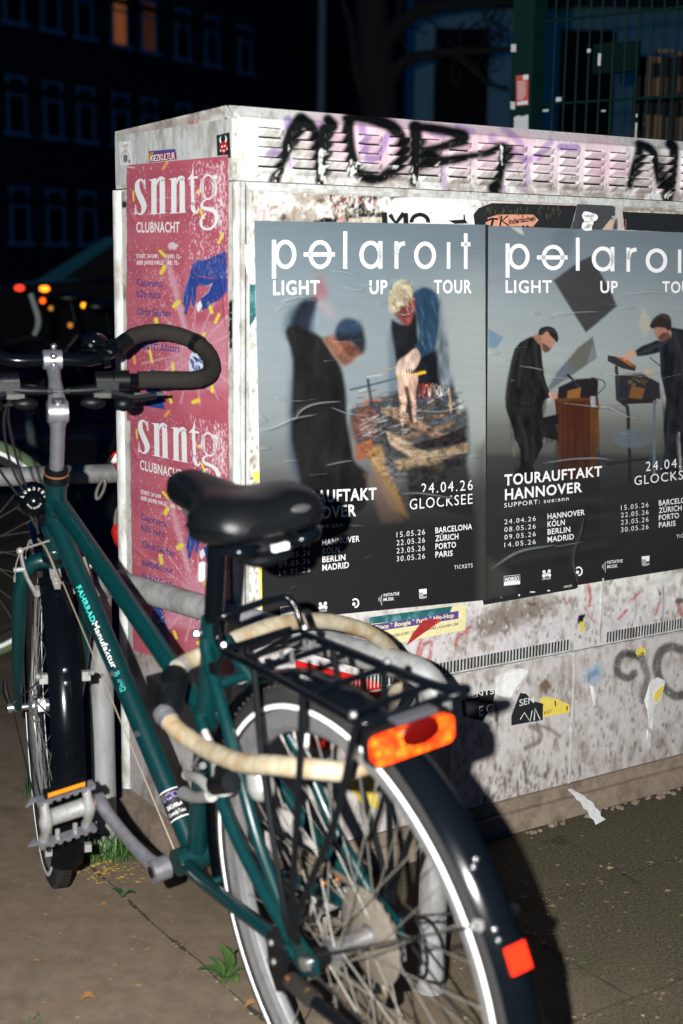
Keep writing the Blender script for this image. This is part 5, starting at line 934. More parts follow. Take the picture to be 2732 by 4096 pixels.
# ------------------------------------------------------------------ pink club posters on the end wall
PK = zc(450, 550, .4042)
rr_ = lambda k: (math.sin(k*12.9898)*43758.5453) % 1
def pink(x, y):
    cv = Canvas(x, y, tone(x, y, (184, 98, 113), (168, 80, 96), 71, 200, 200, -.3, .5, .9))
    cv.poly([(505, 1190), (560, 1190), (760, 1880), (1140, 1800), (1160, 2500), (420, 2500), (720, 1900)], (204, 148, 164), soft=60, a=.55); cv.poly([(510, 1150), (560, 1180), (745, 1880), (690, 1900)], (206, 160, 172), soft=20, a=.6)
    for k in range(16):
        a = math.radians(20+k*21); cv.stroke([(800+130*math.cos(a), 2120+130*math.sin(a)), (800+520*math.cos(a), 2120+520*math.sin(a))], [6, 22], (220, 178, 190), soft=10, a=.5)
    bl = (44, 66, 138)
    cv.poly([(1128, 1128), (1132, 1530), (1060, 1605), (985, 1640), (940, 1690), (893, 1704), (850, 1645), (880, 1585), (945, 1535), (990, 1440), (930, 1470), (845, 1462), (828, 1500), (826, 1600), (812, 1682), (790, 1655), (782, 1560), (768, 1640), (735, 1750), (712, 1745), (716, 1660), (695, 1640), (722, 1490), (768, 1340), (795, 1245), (835, 1215), (940, 1205), (1060, 1150)], bl, soft=5)
    for p in ([(795, 1250), (830, 1222), (935, 1212)], [(770, 1350), (720, 1510), (700, 1630)], [(790, 1480), (795, 1560), (812, 1650)], [(985, 1440), (950, 1530), (890, 1580)], [(850, 1440), (930, 1470), (980, 1450)], [(745, 1560), (735, 1650), (720, 1730)]): cv.stroke(p, 8, (196, 206, 222), soft=4, dry=.4)
    cv.stroke([(850, 1370), (900, 1380), (1010, 1395)], 7, (186, 90, 112), soft=4, a=.8); cv.poly([(836, 1650), (870, 1612), (888, 1670), (850, 1728), (834, 1700)], (222, 232, 236), soft=5)
    cv.poly([(770, 2150), (830, 2090), (890, 2160), (900, 2300), (860, 2400), (770, 2360), (755, 2250)], (206, 218, 230), soft=6); streaks(cv, 44, (770, 2110, 880, 2360), 60, [bl, (30, 50, 120)], (16, 44), (6, 16), (.8, 1), 21)
    cv.poly([(350, 2360), (380, 2300), (430, 2300), (450, 2360), (520, 2700), (330, 2660), (335, 2450)], bl, soft=5)
    for (x0, y0, dx, dy, w, c) in [(500, 310, 40, -62, 26, 1), (205, 530, 4, 95, 16, 0), (840, 545, 40, -30, 34, 0), (868, 720, 34, 78, 26, 0), (1052, 1040, 40, -92, 26, 0), (470, 1125, 50, 48, 30, 0), (484, 1340, 30, -60, 40, 0), (610, 1670, 40, -40, 44, 0), (950, 1640, 34, 90, 34, 0), (1018, 1830, 36, -80, 28, 0), (430, 1800, 10, 70, 40, 0), (366, 2110, 26, 110, 26, 0), (210, 2150, 10, 80, 30, 1), (595, 2240, 6, 90, 30, 0), (880, 1980, 30, -40, 30, 0), (560, 2560, 20, 60, 30, 0), (980, 2440, 12, 80, 28, 0), (800, 2620, 50, -20, 40, 0)]:
        cv.stroke([(x0, y0), (x0+dx, y0+dy)], w, (226, 206, 66) if not c else (226, 150, 86), soft=4)
    cv.poly([(545, 1050), (600, 1030), (645, 1070), (620, 1115), (560, 1110)], (216, 196, 204), soft=8, jag=20, a=.9)
    cv.speck((145, 280, 1140, 2500), 900, (226, 196, 208), (1.6, 5), .7, 2.0); cv.speck((760, 230, 1140, 1400), 520, (232, 208, 218), (2, 6), .8, 3.2); cv.speck((1000, 260, 1110, 900), 120, (230, 212, 220), (2, 8), .85, 4.); cv.speck((300, 1300, 760, 2500), 500, (220, 186, 200), (1.6, 5), .7, 2.4)
    cv.poly([(1128, 1128), (1132, 1530), (1060, 1605), (985, 1640), (940, 1690), (893, 1704), (850, 1645), (880, 1585), (945, 1535), (990, 1440), (930, 1470), (845, 1462), (828, 1500), (826, 1600), (812, 1682), (790, 1655), (782, 1560), (768, 1640), (735, 1750), (712, 1745), (716, 1660), (695, 1640), (722, 1490), (768, 1340), (795, 1245), (835, 1215), (940, 1205), (1060, 1150)], bl, soft=6, a=.8)
    for k in range(22): x0 = 850+k*13; cv.stroke([(x0, 1215+rr_(k)*60), (x0-20+rr_(k+9)*20, 1330+rr_(k+5)*110)], 3.5, (84, 108, 176), soft=3, a=.45)
    cv.poly([(836, 1650), (870, 1612), (888, 1670), (850, 1728), (834, 1700)], (222, 232, 236), soft=5); cv.stroke([(850, 1370), (900, 1380), (1010, 1395)], 7, (186, 90, 112), soft=4, a=.8)
    cv.stroke([(150, 290), (215, 300)], 10, (220, 214, 214), soft=4)
    return cv
def snntg(p, pre):
    T = p.text
    def R(pts, w, sm=6): p.ribbon(pts, w, sm)
    R([(319, 512), (303, 440), (275, 416), (246, 455), (250, 530), (283, 605), (310, 675), (300, 735), (268, 760), (240, 735), (224, 668)], [6, 16, 18, 42, 54, 62, 56, 32, 14, 14, 6])
    p.poly([(322, 408), (327, 512), (312, 512), (300, 430)]); p.poly([(222, 662), (232, 668), (245, 745), (220, 770)])
    def nn(dx, dy):
        q = lambda a: [(x+dx, y+dy) for x, y in a]
        p.poly(q([(355, 420), (436, 402), (436, 748), (464, 756), (356, 762), (384, 750), (384, 430)])); p.ribbon(q([(433, 475), (452, 422), (482, 402), (506, 424)]), [10, 24, 34, 44], 6); p.poly(q([(470, 420), (500, 404), (514, 430), (519, 470), (520, 742), (540, 750), (446, 757), (468, 744), (466, 460)]))
    nn(0, 0); nn(197, -8)
    p.poly([(802, 262), (800, 384), (845, 381), (845, 404), (804, 408), (812, 690), (780, 660), (772, 410), (746, 424), (746, 408), (782, 360)]); R([(795, 640), (798, 700), (815, 738), (838, 735), (850, 695)], [30, 42, 34, 16, 8])
    p.ring(945, 490, 72, 128, 18, 44); p.ribbon([(895, 405), (883, 490), (898, 580)], [20, 40, 20], 6); p.ribbon([(1000, 410), (1008, 490), (992, 578)], [20, 40, 20], 6)
    p.poly([(985, 372), (1040, 380), (1036, 412), (1005, 410)]); R([(925, 612), (893, 640), (882, 676), (905, 700), (970, 712), (1018, 745), (1030, 810), (1000, 878), (945, 908), (890, 890), (873, 840), (888, 790), (925, 752)], [12, 18, 26, 34, 40, 44, 34, 24, 20, 24, 26, 20, 12])
    T('CLUBNACHT', (235, 938), (663, 938), 98, 100, .02, 1.08); T('START: 24 UHR', (238, 1194), (448, 1193), 40, 40, .02); T('60ER JAHRE HALLE', (238, 1258), (506, 1257), 40, 40, .02); T('VVK: 12,-', (540, 1195), (680, 1196), 40, 40, .02); T('AK: 15,-', (540, 1258), (660, 1258), 40, 40, .02)
M['blueink'] = mat('blue_poster_print', (.035, .055, .25), .7, noise=.4, nscale=200)
M['pinkwhite'] = mat('white_club_print', (.80, .83, .82), .65, noise=.25, nscale=120)
def club_poster(label, xf, ymax, out, rip):
    plane = lambda x, y, o: xf(on_left(450+np.asarray(x)*.4042, 550+np.asarray(y)*.4042, o))
    ny = 330; a, b = np.meshgrid(np.linspace(0, 1, 170), np.linspace(0, 1, ny))
    ripx = noise2(b*18, a*0+rip, 91)*7
    x = 140+a*1004+ripx*(np.abs(a-.5) > .49); ytop = 274-a*93; y = ytop+b*(ymax-ytop)+noise2(a*14, b*0+rip, 92)*10*(b > .995)
    P = plane(x.ravel(), y.ravel(), out); xx, yy = x.ravel(), y.ravel(); cv = pink(xx, yy)
    P = wrinkle(P, xx, yy, [([(135, 690), (190, 760), (235, 850)], 12, .005), ([(150, 1790), (230, 1820), (290, 1870)], 10, .004), ([(1100, 1480), (1115, 1700), (1130, 1900)], 9, .0025), ([(700, 1300), (760, 1880)], 14, .002), ([(830, 2440), (1000, 2520), (1130, 2600)], 10, .003), ([(1080, 1250), (1070, 1400), (1110, 1560)], 8, .002)], -U)
    t = empty('club_poster', label, 'poster', tuple(P[0])); bpy.context.view_layer.update()
    grid_mesh('sheet', P, 170, ny, M['poster'], t, cv.C)
    p = Print(plane, out+.0012); snntg(p, 0); p.build('lettering', M['pinkwhite'], t)
    p = Print(plane, out+.0012)
    for s_, a0, a1, h in [('Cajoruma', (240, 1465), (495, 1478), 66), ('b2b ruru', (240, 1576), (472, 1592), 66), ('Chris Gerber', (243, 1752), (582, 1772), 66), ('salty&sour', (243, 1935), (560, 1958), 64), ('SNNTG Allstars', (240, 2096), (665, 2122), 66)]: p.text(s_, a0, a1, h, h, .012, 1.0)
    p.build('artist_names', M['blueink'], t); return t
club_poster('pink club poster on the end wall, the upper one partly covered by the lower', lambda P: P, 2800, .0052, 1.)
A0 = lf(.442, 1.382); B0 = lf(.4435, .9125); ang_ = .034
def xfb(P):
    d = P-A0; t = d@V; z = d@ZU; o = d@U; c, s_ = math.cos(ang_), math.sin(ang_)
    return B0+V[None]*(t*c+z*s_)[:, None]+ZU[None]*(z*c-t*s_)[:, None]+U[None]*o[:, None]
club_poster('pink club poster on the end wall, the lower one behind saddle and frame', xfb, 2870, .0068, 5.)
def lst(name, label, poly, mt, out=.0055, cat='sticker'): return tag(sheet(name, on_left, poly, M[mt], out), label, cat)
b = lst('sticker', 'white sticker with red script and a small grey bulb drawing at the upper left corner', g2([(393, 617), (632, 585), (662, 1085), (418, 1115)]), 'paperwhite')
M['darkred'] = mat('dark_red_ink', (.30, .04, .05), .7); M['greyink'] = mat('grey_ink', (.16, .14, .15), .7)
onbill(b, lambda p: (p.text('London', g2([(468, 728)])[0], g2([(585, 700)])[0], 12, 10, 0), p.ribbon(g2([(500, 745), (580, 735)]), 1.6), p.ribbon(g2([(500, 790), (570, 780)]), 2.5)), 'darkred', .0072, on_left)
onbill(b, lambda p: (p.poly(g2([(488, 890), (575, 880), (575, 1000), (540, 1035), (505, 1035), (488, 1000)])), p.ribbon(g2([(500, 880), (500, 820)]), 2), p.ribbon(g2([(530, 880), (530, 810)]), 2), p.ring(*g2([(530, 930)])[0], 16, 24, 1.4), p.rect(*g2([(598, 990)])[0], *g2([(632, 1058)])[0])), 'greyink', .0072, on_left)
b = lst('sticker', 'black sticker with a horned red mask at the upper corner by the louvres', zc(800, 380, .2553)([(258, 632), (463, 583), (480, 985), (440, 985), (438, 940), (270, 952)]), 'sblack')
z8 = zc(800, 380, .2553)
onbill(b, lambda p: (p.poly(z8([(310, 770), (335, 745), (400, 738), (432, 760), (430, 820), (400, 850), (395, 900), (372, 940), (345, 900), (335, 850), (306, 820)]))), 'redpaint', .0071, on_left)
onbill(b, lambda p: (p.ribbon(z8([(330, 640), (315, 690), (325, 748)]), [1, 5, 6], 5), p.ribbon(z8([(392, 630), (410, 680), (400, 740)]), [1, 5, 6], 5), p.disc(*z8([(346, 808)])[0], 3, 4), p.disc(*z8([(388, 798)])[0], 3, 4), p.poly(z8([(312, 860), (325, 845), (332, 880), (320, 895)])), p.poly(z8([(412, 830), (425, 820), (432, 850), (420, 870)])), p.rect(*z8([(352, 866)])[0], *z8([(390, 882)])[0])), 'white', .0075, on_left)
b = lst('sticker', 'small rainbow sticker reading KIEZKULTUR above the upper pink poster', zc(450, 550, .4042)([(358, 135), (620, 112), (634, 215), (360, 250)]), 'violet'); M['magenta'] = mat('magenta_print', (.25, .01, .06), .6, noise=.3); M['orangeink'] = mat('orange_print', (.55, .2, .02), .6, noise=.4)
onbill(b, lambda p: p.poly(PK([(430, 160), (630, 145), (634, 212), (420, 240)])), 'magenta', .0069, on_left); onbill(b, lambda p: p.poly(PK([(360, 160), (390, 138), (410, 145), (380, 245), (360, 248)])), 'orangeink', .0070, on_left)
onbill(b, lambda p: p.text('KIEZKULTUR', PK([(378, 238)])[0], PK([(618, 212)])[0], 24, 27, 0., .85), 'white', .0074, on_left)
# ------------------------------------------------------------------ the bicycle (local frame: x forward, y to its left, z up, leaning a little)
HEAD, LEAN, BX, BY = 0.5774327, -0.1129577, 0.0540547, 1.6572252
STEER = -0.2915676; SB = np.array([1.0596158, 0, .3276997]); SK = np.array([-.3844526, 0, .9231447]); SK /= np.linalg.norm(SK)
RB = Matrix.Rotation(PI/2+HEAD, 3, 'Z') @ Matrix.Rotation(LEAN, 3, 'X'); BM = np.array(RB); BO = np.array([BX, BY, 0])
def steer(P, a=STEER):
    P = np.atleast_2d(np.asarray(P, float))-SB; c, s = math.cos(a), math.sin(a); return SB+P*c+np.cross(SK, P)*s+np.outer(P@SK, SK)*(1-c)
CAML = (CAM-BO)@BM
def bpx(x, y, yl, steered=False):                   # photo pixel -> local point on the plane y = yl
    d = rays(x, y)@BM; o = CAML.copy()
    if steered: o2 = steer(o, -STEER)[0]; d = steer(d+o, -STEER)[0]-o2; o = o2
    return o+d*((yl-o[1])/d[1])
bike = empty('bicycle', 'dark teal bicycle with butterfly handlebar and rear rack, locked to the near steel hoop', 'bicycle', tuple(BO), RB)
class SB_(MB):                                      # front-end parts: turned with the steering
    def build(s, *a, **k): s.v = [tuple(p) for p in steer(s.v)]; return super().build(*a, **k)
R_ = .345
# frame
bb = (.453, 0, .286); stt = (.299, 0, .713); htb = (.906, 0, .697); htt = (.850, 0, .832)
f = MB(); f.tube([htb, htt], .0185, 20); f.tube([(.9075, 0, .6935), (.9035, 0, .703)], .021, 20); f.tube([(.8525, 0, .8265), (.849, 0, .8345)], .021, 20)
f.tube([(.858, 0, .795), (.365, 0, .553)], .0150, 20); f.tube([(.877, 0, .757), (.462, 0, .296)], .0172, 20); f.tube([bb, stt], .0158, 20); f.tube([(.312, 0, .678), (.2985, 0, .7145)], .0185, 20)
f.tube([(.453, -.036, .286), (.453, .036, .286)], .0215, 24)
for s in (-1, 1):
    f.tube(cr([(.306, s*.013, .682), (.288, s*.020, .66), (.222, s*.036, .595), (.162, s*.050, .519), (.118, s*.056, .45), (.035, s*.064, .362)], 6), [.0100, .0090, .0085, .008], 12)
    f.tube(cr([(.352, s*.014, .556), (.300, s*.026, .508), (.235, s*.046, .462), (.16, s*.055, .412), (.045, s*.063, .352)], 6), [.0095, .0095, .009, .008], 12)
    f.tube(cr([(.44, s*.022, .284), (.36, s*.036, .296), (.22, s*.052, .318), (.035, s*.064, .342)], 6), [.0115, .011, .010, .009], 12)
    f.prism([(.045, s*.062, .372), (.05, s*.062, .335), (.015, s*.062, .318), (-.02, s*.062, .335), (-.018, s*.062, .355), (.02, s*.062, .372)], (0, s*.006, 0))
f.tube([(.262, .03, .634), (.262, -.03, .634)], .0075, 10); f.tube([(.34, -.034, .299), (.34, .034, .299)], .0065, 10)
f.ball(htb, .022, 14, (1, 1, .8)); f.ball((.866, 0, .786), .022, 14, (1.1, .95, 1)); f.ball((.893, 0, .742), .0225, 14); f.ball((.36, 0, .556), .019, 12)
frame = f.build('frame', M['teal'], bike)
mb = MB()
for x, z in ((.672, .532), (.597, .449), (.52, .364)): mb.cyl((x-.006, .0155, z+.004), (x-.007, .0185, z+.005), .005, 12)
for p in ((.866, .006, .80), ): mb.ball(p, .003)
mb.cyl((.315, -.02, .694), (.315, .02, .694), .006, 10); mb.ball((.315, .022, .694), .007, 8); mb.build('clamp_bolt', M['chrome'], frame)
# transfers on the down tube
DT0, DT1 = np.array([.877, 0, .757]), np.array([.462, 0, .296]); dax = (DT1-DT0)/np.linalg.norm(DT1-DT0)
def on_tube(A, ax, r):
    c = CAML-(A+ax*.25); n0 = c-ax*(c@ax); n0 /= np.linalg.norm(n0); up = np.cross(n0, ax); up = up if up[2] > 0 else -up
    def fpl(x, y, out):
        x = np.asarray(x, float); phi = np.asarray(y, float)/r
        return A+ax*x[:, None]+(r+out)*(np.cos(phi)[:, None]*n0+np.sin(phi)[:, None]*up)
    return fpl
tb = on_tube(DT0, dax, .0172)
p = Print(tb, .0004); p.text('FAHRRAD', (.137, -.0125), (.208, -.0118), .0088, weight=.025, space=1.08, up=(0, 1)); o = p.build('transfer', M['tealbright'], None); o.parent = frame
p = Print(tb, .0004); p.text('Manufaktur', (.2095, -.0115), (.298, -.0090), .0100, weight=.0, up=(0, 1), space=1.0); o = p.build('transfer', M['white'], None); o.parent = frame
p = Print(tb, .0004); tB_ = lambda q: [(.306+(x-.385)*.72, y*.72-.0035) for x, y in q]; p_rib = p.ribbon; p.ribbon = lambda q, w: p_rib(tB_(q), w*.85); p.ribbon([(.385, -.008), (.386, .004)], .0011); p.ribbon([(.385, .004), (.392, .003), (.391, -.001), (.386, -.002), (.394, -.003), (.393, -.008), (.385, -.008)], .0011)
p.ribbon([(.404, -.006), (.408, .003), (.409, -.008)], .0011); p.ribbon([(.414, .004), (.413, -.002), (.421, -.002)], .0011); p.ribbon([(.420, .004), (.420, -.008)], .0011); p.ring(.306+(.429-.385)*.72, -.002*.72-.0035, .0036, .0043, .0009, 18); p.ribbon([(.423, -.010), (.434, -.010)], .0011)
o = p.build('transfer', M['tealbright'], None); o.parent = frame
def tubepatch(a0, a1, b0, b1, out, name, mt, n=10):
    mb = MB(); aa = np.linspace(a0, a1, 4); bbb = np.linspace(b0, b1, n); vs = []
    for b in bbb: vs += list(tb(aa, np.full(4, b), out))
    mb.add(vs, [(i*4+j, i*4+j+1, i*4+j+5, i*4+j+4) for i in range(n-1) for j in range(3)]); o = mb.build(name, mt, frame); return o
tubepatch(.522, .572, -.021, .016, .0004, 'tubing_sticker', M['inkblack']); tubepatch(.5225, .524, -.021, .016, .0006, 'sticker_edge', M['white']); tubepatch(.570, .5715, -.021, .016, .0006, 'sticker_edge', M['white'])
M['holo'] = mat('violet_foil_print', (.45, .35, .75), .3, .6, noise=.4, nscale=300)
tb2 = lambda x, y, o: tb(.545+np.asarray(y), -.019+np.asarray(x), o)
p = Print(tb2, .0007); p.text('ECO', (.002, -.007), (.032, -.007), .010, weight=.02, up=(0, -1)); o = p.build('sticker_print', M['holo'], None); o.parent = frame
p = Print(tb2, .0007); p.text('25CrMo4', (.004, .008), (.031, .008), .006, weight=.01, up=(0, -1)); p.text('Cromoly Tubes', (.002, .019), (.033, .019), .006, up=(0, -1)); o = p.build('sticker_print', M['white'], None); o.parent = frame

# headset, stem, handlebar
mb = SB_(); mb.tube([(.849, 0, .8345), (.8465, 0, .8405), (.8445, 0, .846), (.8405, 0, .855), (.840, 0, .8565)], [.0225, .0225, .020, .0205, .0165], 20); mb.tube([(.9065, 0, .6935), (.9105, 0, .684)], [.021, .0235], 20); mb.build('headset', M['black'], bike)
mb = SB_(); mb.tube([(.8445, 0, .846), (.8435, 0, .849)], .0212, 20); mb.build('headset_seal', M['rust'], bike)
mb = SB_(); mb.tube(cr([(.842, 0, .852), (.825, 0, .893), (.811, 0, .927), (.8065, 0, .944)], 5), [.0122, .0122, .0122, .016], 18)
mb.tube([(.806, -.0175, .957), (.806, -.016, .957), (.806, .016, .957), (.806, .0175, .957)], [.016, .0195, .0195, .016], 20); mb.tube([(.806, -.010, .957), (.806, .010, .957)], .0222, 20)
mb.tube(cr([(.808, 0, .965), (.820, 0, .985), (.842, 0, 1.008), (.866, 0, 1.028), (.872, 0, 1.036)], 5), [.0165, .0135, .0105, .0125, .016], 16, flat=1.0)
mb.tube([(.872, -.0165, 1.0375), (.872, -.015, 1.0375), (.872, .015, 1.0375), (.872, .0165, 1.0375)], [.0145, .0170, .0170, .0145], 20)
stem_ = mb.build('stem', M['alu'], bike)
mb = SB_(); mb.ball((.866, -.002, 1.060), .0055, 10); mb.ball((.853, 0, 1.045), .0065, 10); mb.ball((.851, 0, 1.031), .0045, 10); mb.cyl((.795, 0, .972), (.789, 0, .9775), .0055, 10); mb.build('bolt', M['chrome'], stem_)
mb = SB_(); mb.box((.795, 0, .9765), (.012, .020, .009)); mb.build('slot', M['gap'], stem_)
BR = [(.872, 0, 1.0375), (.872, -.06, 1.0365), (.884, -.096, 1.046), (.90, -.122, 1.060), (.915, -.150, 1.075), (.925, -.196, 1.080), (.917, -.246, 1.067), (.884, -.271, 1.044), (.845, -.268, 1.019), (.814, -.238, 1.008), (.802, -.18, 1.009), (.80, -.116, 1.009), (.80, -.070, 1.009)]
bl = cr(BR, 7); br_ = bl*np.array([1, -1, 1])
mb = SB_(); mb.tube(np.r_[br_[::-1], bl[1:]], .0115, 14); hb = mb.build('handlebar', M['gloss'], bike)
def piece(c, y0, y1):
    i0 = next(i for i, q in enumerate(c) if abs(q[1]) > y0); return c[i0:]
for c in (bl, br_):
    i0 = next(i for i, q in enumerate(c) if abs(q[1]) > .128); i1 = len(c)-9
    sub = c[i0:i1]; rr = .0146+.0007*np.array([math.sin(i*2.4)*.5+.5*(i % 4 == 0) for i in range(len(sub))])
    mb = SB_(); mb.tube(sub, list(rr), 16); mb.build('bar_tape', M['tape'], hb)
    k = next(i for i, q in enumerate(c) if abs(q[1]) > .252); k2 = next(i for i, q in enumerate(c) if i > k and abs(q[1]) < .262)
    mb = SB_(); mb.tube(c[k-1:k2+1], .0162, 16); mb.build('bar_patch', M['leather'], hb)
    mb = SB_(); mb.tube(c[i0-5:i0+2], .0152, 16); mb.build('bar_patch', M['leather'], hb)
for sgn in (-1, 1):
    q = lambda x, y, z: (x, sgn*y, z)
    mb = SB_(); mb.tube([q(.80, .118, 1.009), q(.80, .092, 1.009)], .0168, 16); mb.tube([q(.80, .090, 1.009), q(.80, .062, 1.009)], [.0150, .0150], 16); mb.box(q(.79, .080, 1.0), (.024, .036, .018)); mb.tube([q(.79, .095, .998), q(.785, .05, .995), q(.783, .018, .994)], [.011, .009, .006], 10)
    mb.tube(cr([q(.785, .085, .99), q(.778, .120, .982), q(.772, .16, .986)], 5), [.009, .008, .006], 8); lv = mb.build('brake_lever', M['black'], hb)
    mb = SB_(); mb.tube([q(.783, .020, .994), q(.783, .011, .9935)], .0045, 8); mb.box(q(.775, .070, .987), (.010, .028, .008)); mb.box(q(.774, .148, .988), (.005, .05, .005)); mb.build('lever_hardware', mat('dark_lever_metal', (.035, .035, .032), .5, .4, noise=.5), lv)
    mb = SB_(); mb.ball(q(.775, .055, .975), .014, 10, (.8, 1.6, .8)); mb.ball(q(.772, .105, .972), .014, 10, (.8, 1.2, .9)); mb.build('gear_shifter', M['black'], lv)
mb = SB_(); mb.ball((.882, -.072, 1.068), .0235, 18, (1, 1, .62)); mb.tube([(.882, -.072, 1.052), (.882, -.072, 1.056)], [.0245, .0235], 20); mb.tube([(.876, -.085, 1.037), (.876, -.097, 1.039)], .0155, 14); mb.ball((.876, -.098, 1.066), .006, 8); mb.tube([(.876, -.096, 1.05), (.876, -.099, 1.066), (.872, -.088, 1.064)], .0028, 6); bell = mb.build('bell', M['gloss'], hb)
mb = SB_(); mb.ball((.872, -.078, 1.079), .003, 8); mb.ball((.864, -.064, 1.062), .004, 8); mb.cyl((.87, -.094, 1.05), (.866, -.099, 1.05), .003); mb.build('bell_screw', M['chrome'], bell)

# fork, front wheel, mudguard, lamp
mb = SB_(); mb.tube([(.9165, 0, .672), (.9095, 0, .689)], .018, 16)
for s in (-1, 1): mb.tube(cr([(.9165, 0, .676), (.919, s*.026, .677), (.926, s*.047, .662), (.935, s*.0575, .63), (.966, s*.060, .56), (1.03, s*.060, .44), (1.075, s*.058, .378), (1.101, s*.057, .345)], 6), [.015, .0145, .0142, .0138, .013, .0105, .0085, .009], 14)
fork = mb.build('fork', M['teal'], bike)
def wheel(name, c, ax_y, cls, front):
    c = np.array(c); A = (0, 1, 0)
    w = bpy.data.objects.new(name, None); COL.objects.link(w); w.parent = bike; w.empty_display_size = .1
    prof = [(R_-.0165+.0185*math.cos(a), .0185*math.sin(a)) for a in np.linspace(-2.55, 2.55, 15)]
    cls().rev(prof, c, A, 96).build('tyre', M['rubber'], w)
    mb = cls()
    for i in range(120):                              # tread blocks
        a = i*2*PI/120
        for s in (-1, 1):
            b = a+(.0 if s > 0 else .026); d = np.array([math.cos(b), 0, math.sin(b)]); t = np.array([-d[2], 0, d[0]]); ctr = c+d*(R_+.0005)+np.array([0, s*.0065, 0]); q = t*.006+np.array([0, s*.005, 0])
            mb.tube([ctr-q-d*.0008, ctr+q-d*.0008], .0022, 5)
    mb.build('tread', M['rubber'], w)
    mb = cls(); hw_ = .0040 if front else .0026
    for s in (-1, 1): mb.rev([(.3195-hw_-.0004, s*.0188), (.3195-hw_, s*.0199), (.3195, s*.0203), (.3195+hw_, s*.0199), (.3195+hw_+.0004, s*.0188)], c, A, 120)
    mb.build('reflective_strip', M['reflect'], w)
    cls().rev([(.308, -.0125), (.314, -.0135), (.314, -.011), (.303, -.0095), (.303, .0095), (.314, .011), (.314, .0135), (.308, .0125), (.290, .0115), (.2825, .006), (.2815, 0), (.2825, -.006), (.290, -.0115)], c, A, 96).build('rim', M['rimalu'], w, ang=25)
    fl_ = .030 if front else .032; mb = cls(); h = .019 if front else .022
    mb.rev([(0, -.052), (.006, -.052), (.006, -fl_-.008), (.014, -fl_-.006), (h, -fl_), (h, -fl_+.004), (.013, -fl_+.008), (.0125, fl_-.008), (h, fl_-.004), (h, fl_), (.014, fl_+.006), (.006, fl_+.008), (.006, .052), (0, .052)], c, A, 28, close=False); mb.build('hub', M['chrome'], w, ang=30)
    nsp = 36
    for k in range(nsp):
        s = 1 if k % 2 else -1; a = 2*PI*k/nsp; off = (1 if (k//2) % 2 else -1)*1.05; b = a+off
        p0 = c+np.array([h*.86*math.cos(b), s*(fl_-.001)+(.003 if off > 0 else -.003), h*.86*math.sin(b)]); p1 = c+np.array([.284*math.cos(a), s*.002, .284*math.sin(a)])
        mb = cls(); mb.tube([p0, p1], .00092, 6); d = (p1-p0)/np.linalg.norm(p1-p0); mb.tube([p1-d*.012, p1+d*.002], .0019, 6); mb.build('spoke', M['spoke'], w)
    return w
fw = wheel('front_wheel', (1.101, 0, .345), 0, SB_, True); rw = wheel('rear_wheel', (0, 0, .345), 0, MB, False)
mb = SB_(); mb.tube([(1.101, .055, .345), (1.101, .0665, .345)], .0085, 14); mb.tube([(1.101, -.055, .345), (1.101, -.0665, .345)], .0085, 14); mb.tube([(1.101, .0665, .345), (1.101, .076, .345)], [.0105, .0095], 14); mb.build('axle_nut', M['chrome'], fw)
mb = SB_(); mb.tube(cr([(1.108, .072, .352), (1.118, .078, .372), (1.122, .078, .395)], 5), [.005, .006, .004], 8); mb.build('quick_release_lever', M['black'], fw)
mb = SB_(); n_ = 7; mb.rev([(.0132, -.007), (.0132, .007)], (1.101, .012, .345), (0, 1, 0), 16, -1.2, 1.4, e1=(-1, 0, .3), close=False); o = mb.build('hub_label', M['white'], fw)
def guard_prof(Rg, w):
    o = [(Rg-.011*(h/w)**2-.0*abs(h), h) for h in np.linspace(-w, w, 13)]; return o+[(r-.0016, h*.985) for r, h in o[::-1]]
mb = SB_(); mb.rev(guard_prof(.3655, .0285), (1.101, 0, .345), (0, 1, 0), 60, math.radians(-75), math.radians(-214), e1=(1, 0, 0)); fg = mb.build('mudguard', M['gloss'], bike)
def gp(c, Rg, deg, y): return np.array([c[0]+Rg*math.cos(math.radians(deg)), y, c[2]+Rg*math.sin(math.radians(deg))])
FC = (1.101, 0, .345)
mb = SB_()
for d_ in (152, 155.5): mb.ball(gp(FC, .367, d_, 0), .0048, 10, (.6, 1, 1))
mb.build('rivet', M['chrome'], fg)
for s in (-1, 1):
    mb = SB_(); a = gp(FC, .358, 153.5, s*.030); mb.box(a+np.array([-.002, s*.006, 0]), (.012, .014, .016)); mb.cyl(a+np.array([-.004, s*.010, .004]), a+np.array([-.014, s*.016, .008]), .004, 8); b = gp(FC, .356, 206, s*.030); mb.box(b+np.array([-.002, s*.004, 0]), (.012, .012, .014)); mb.build('stay_clamp', M['greyalu'], fg)
mb = SB_()
for s in (-1, 1):
    mb.tube([gp(FC, .36, 153.5, s*.036), (1.096, s*.066, .356)], .0016, 6); mb.tube([gp(FC, .36, 206, s*.036), (1.094, s*.066, .342)], .0016, 6)
mb.build('mudguard_stay', M['cable'], fg)
mb = SB_(); a = gp(FC, .3685, 121, 0); d = gp(FC, 1, 121, 0)-np.array(FC); e = np.array([-d[2], 0, d[0]]); Mx = np.array([d, (0, 1, 0), e]).T
mb.box(a+d*.003-e*-.006, (.003, .019, .030), Mx); mb.prism([a+d*.002+e*.018+np.array([0, y, 0]) for y in (-.0095, .0095)]+[a+d*.002+e*.05+np.array([0, y, 0]) for y in (.005, -.005)], d*.003); mb.ball(a+d*.006+e*.004, .006, 10); mb.ball(a+d*.004+e*.027, .004, 8); mb.ball(a+d*.004+e*.037, .004, 8); mb.build('mudguard_bracket', M['greyalu'], fg)
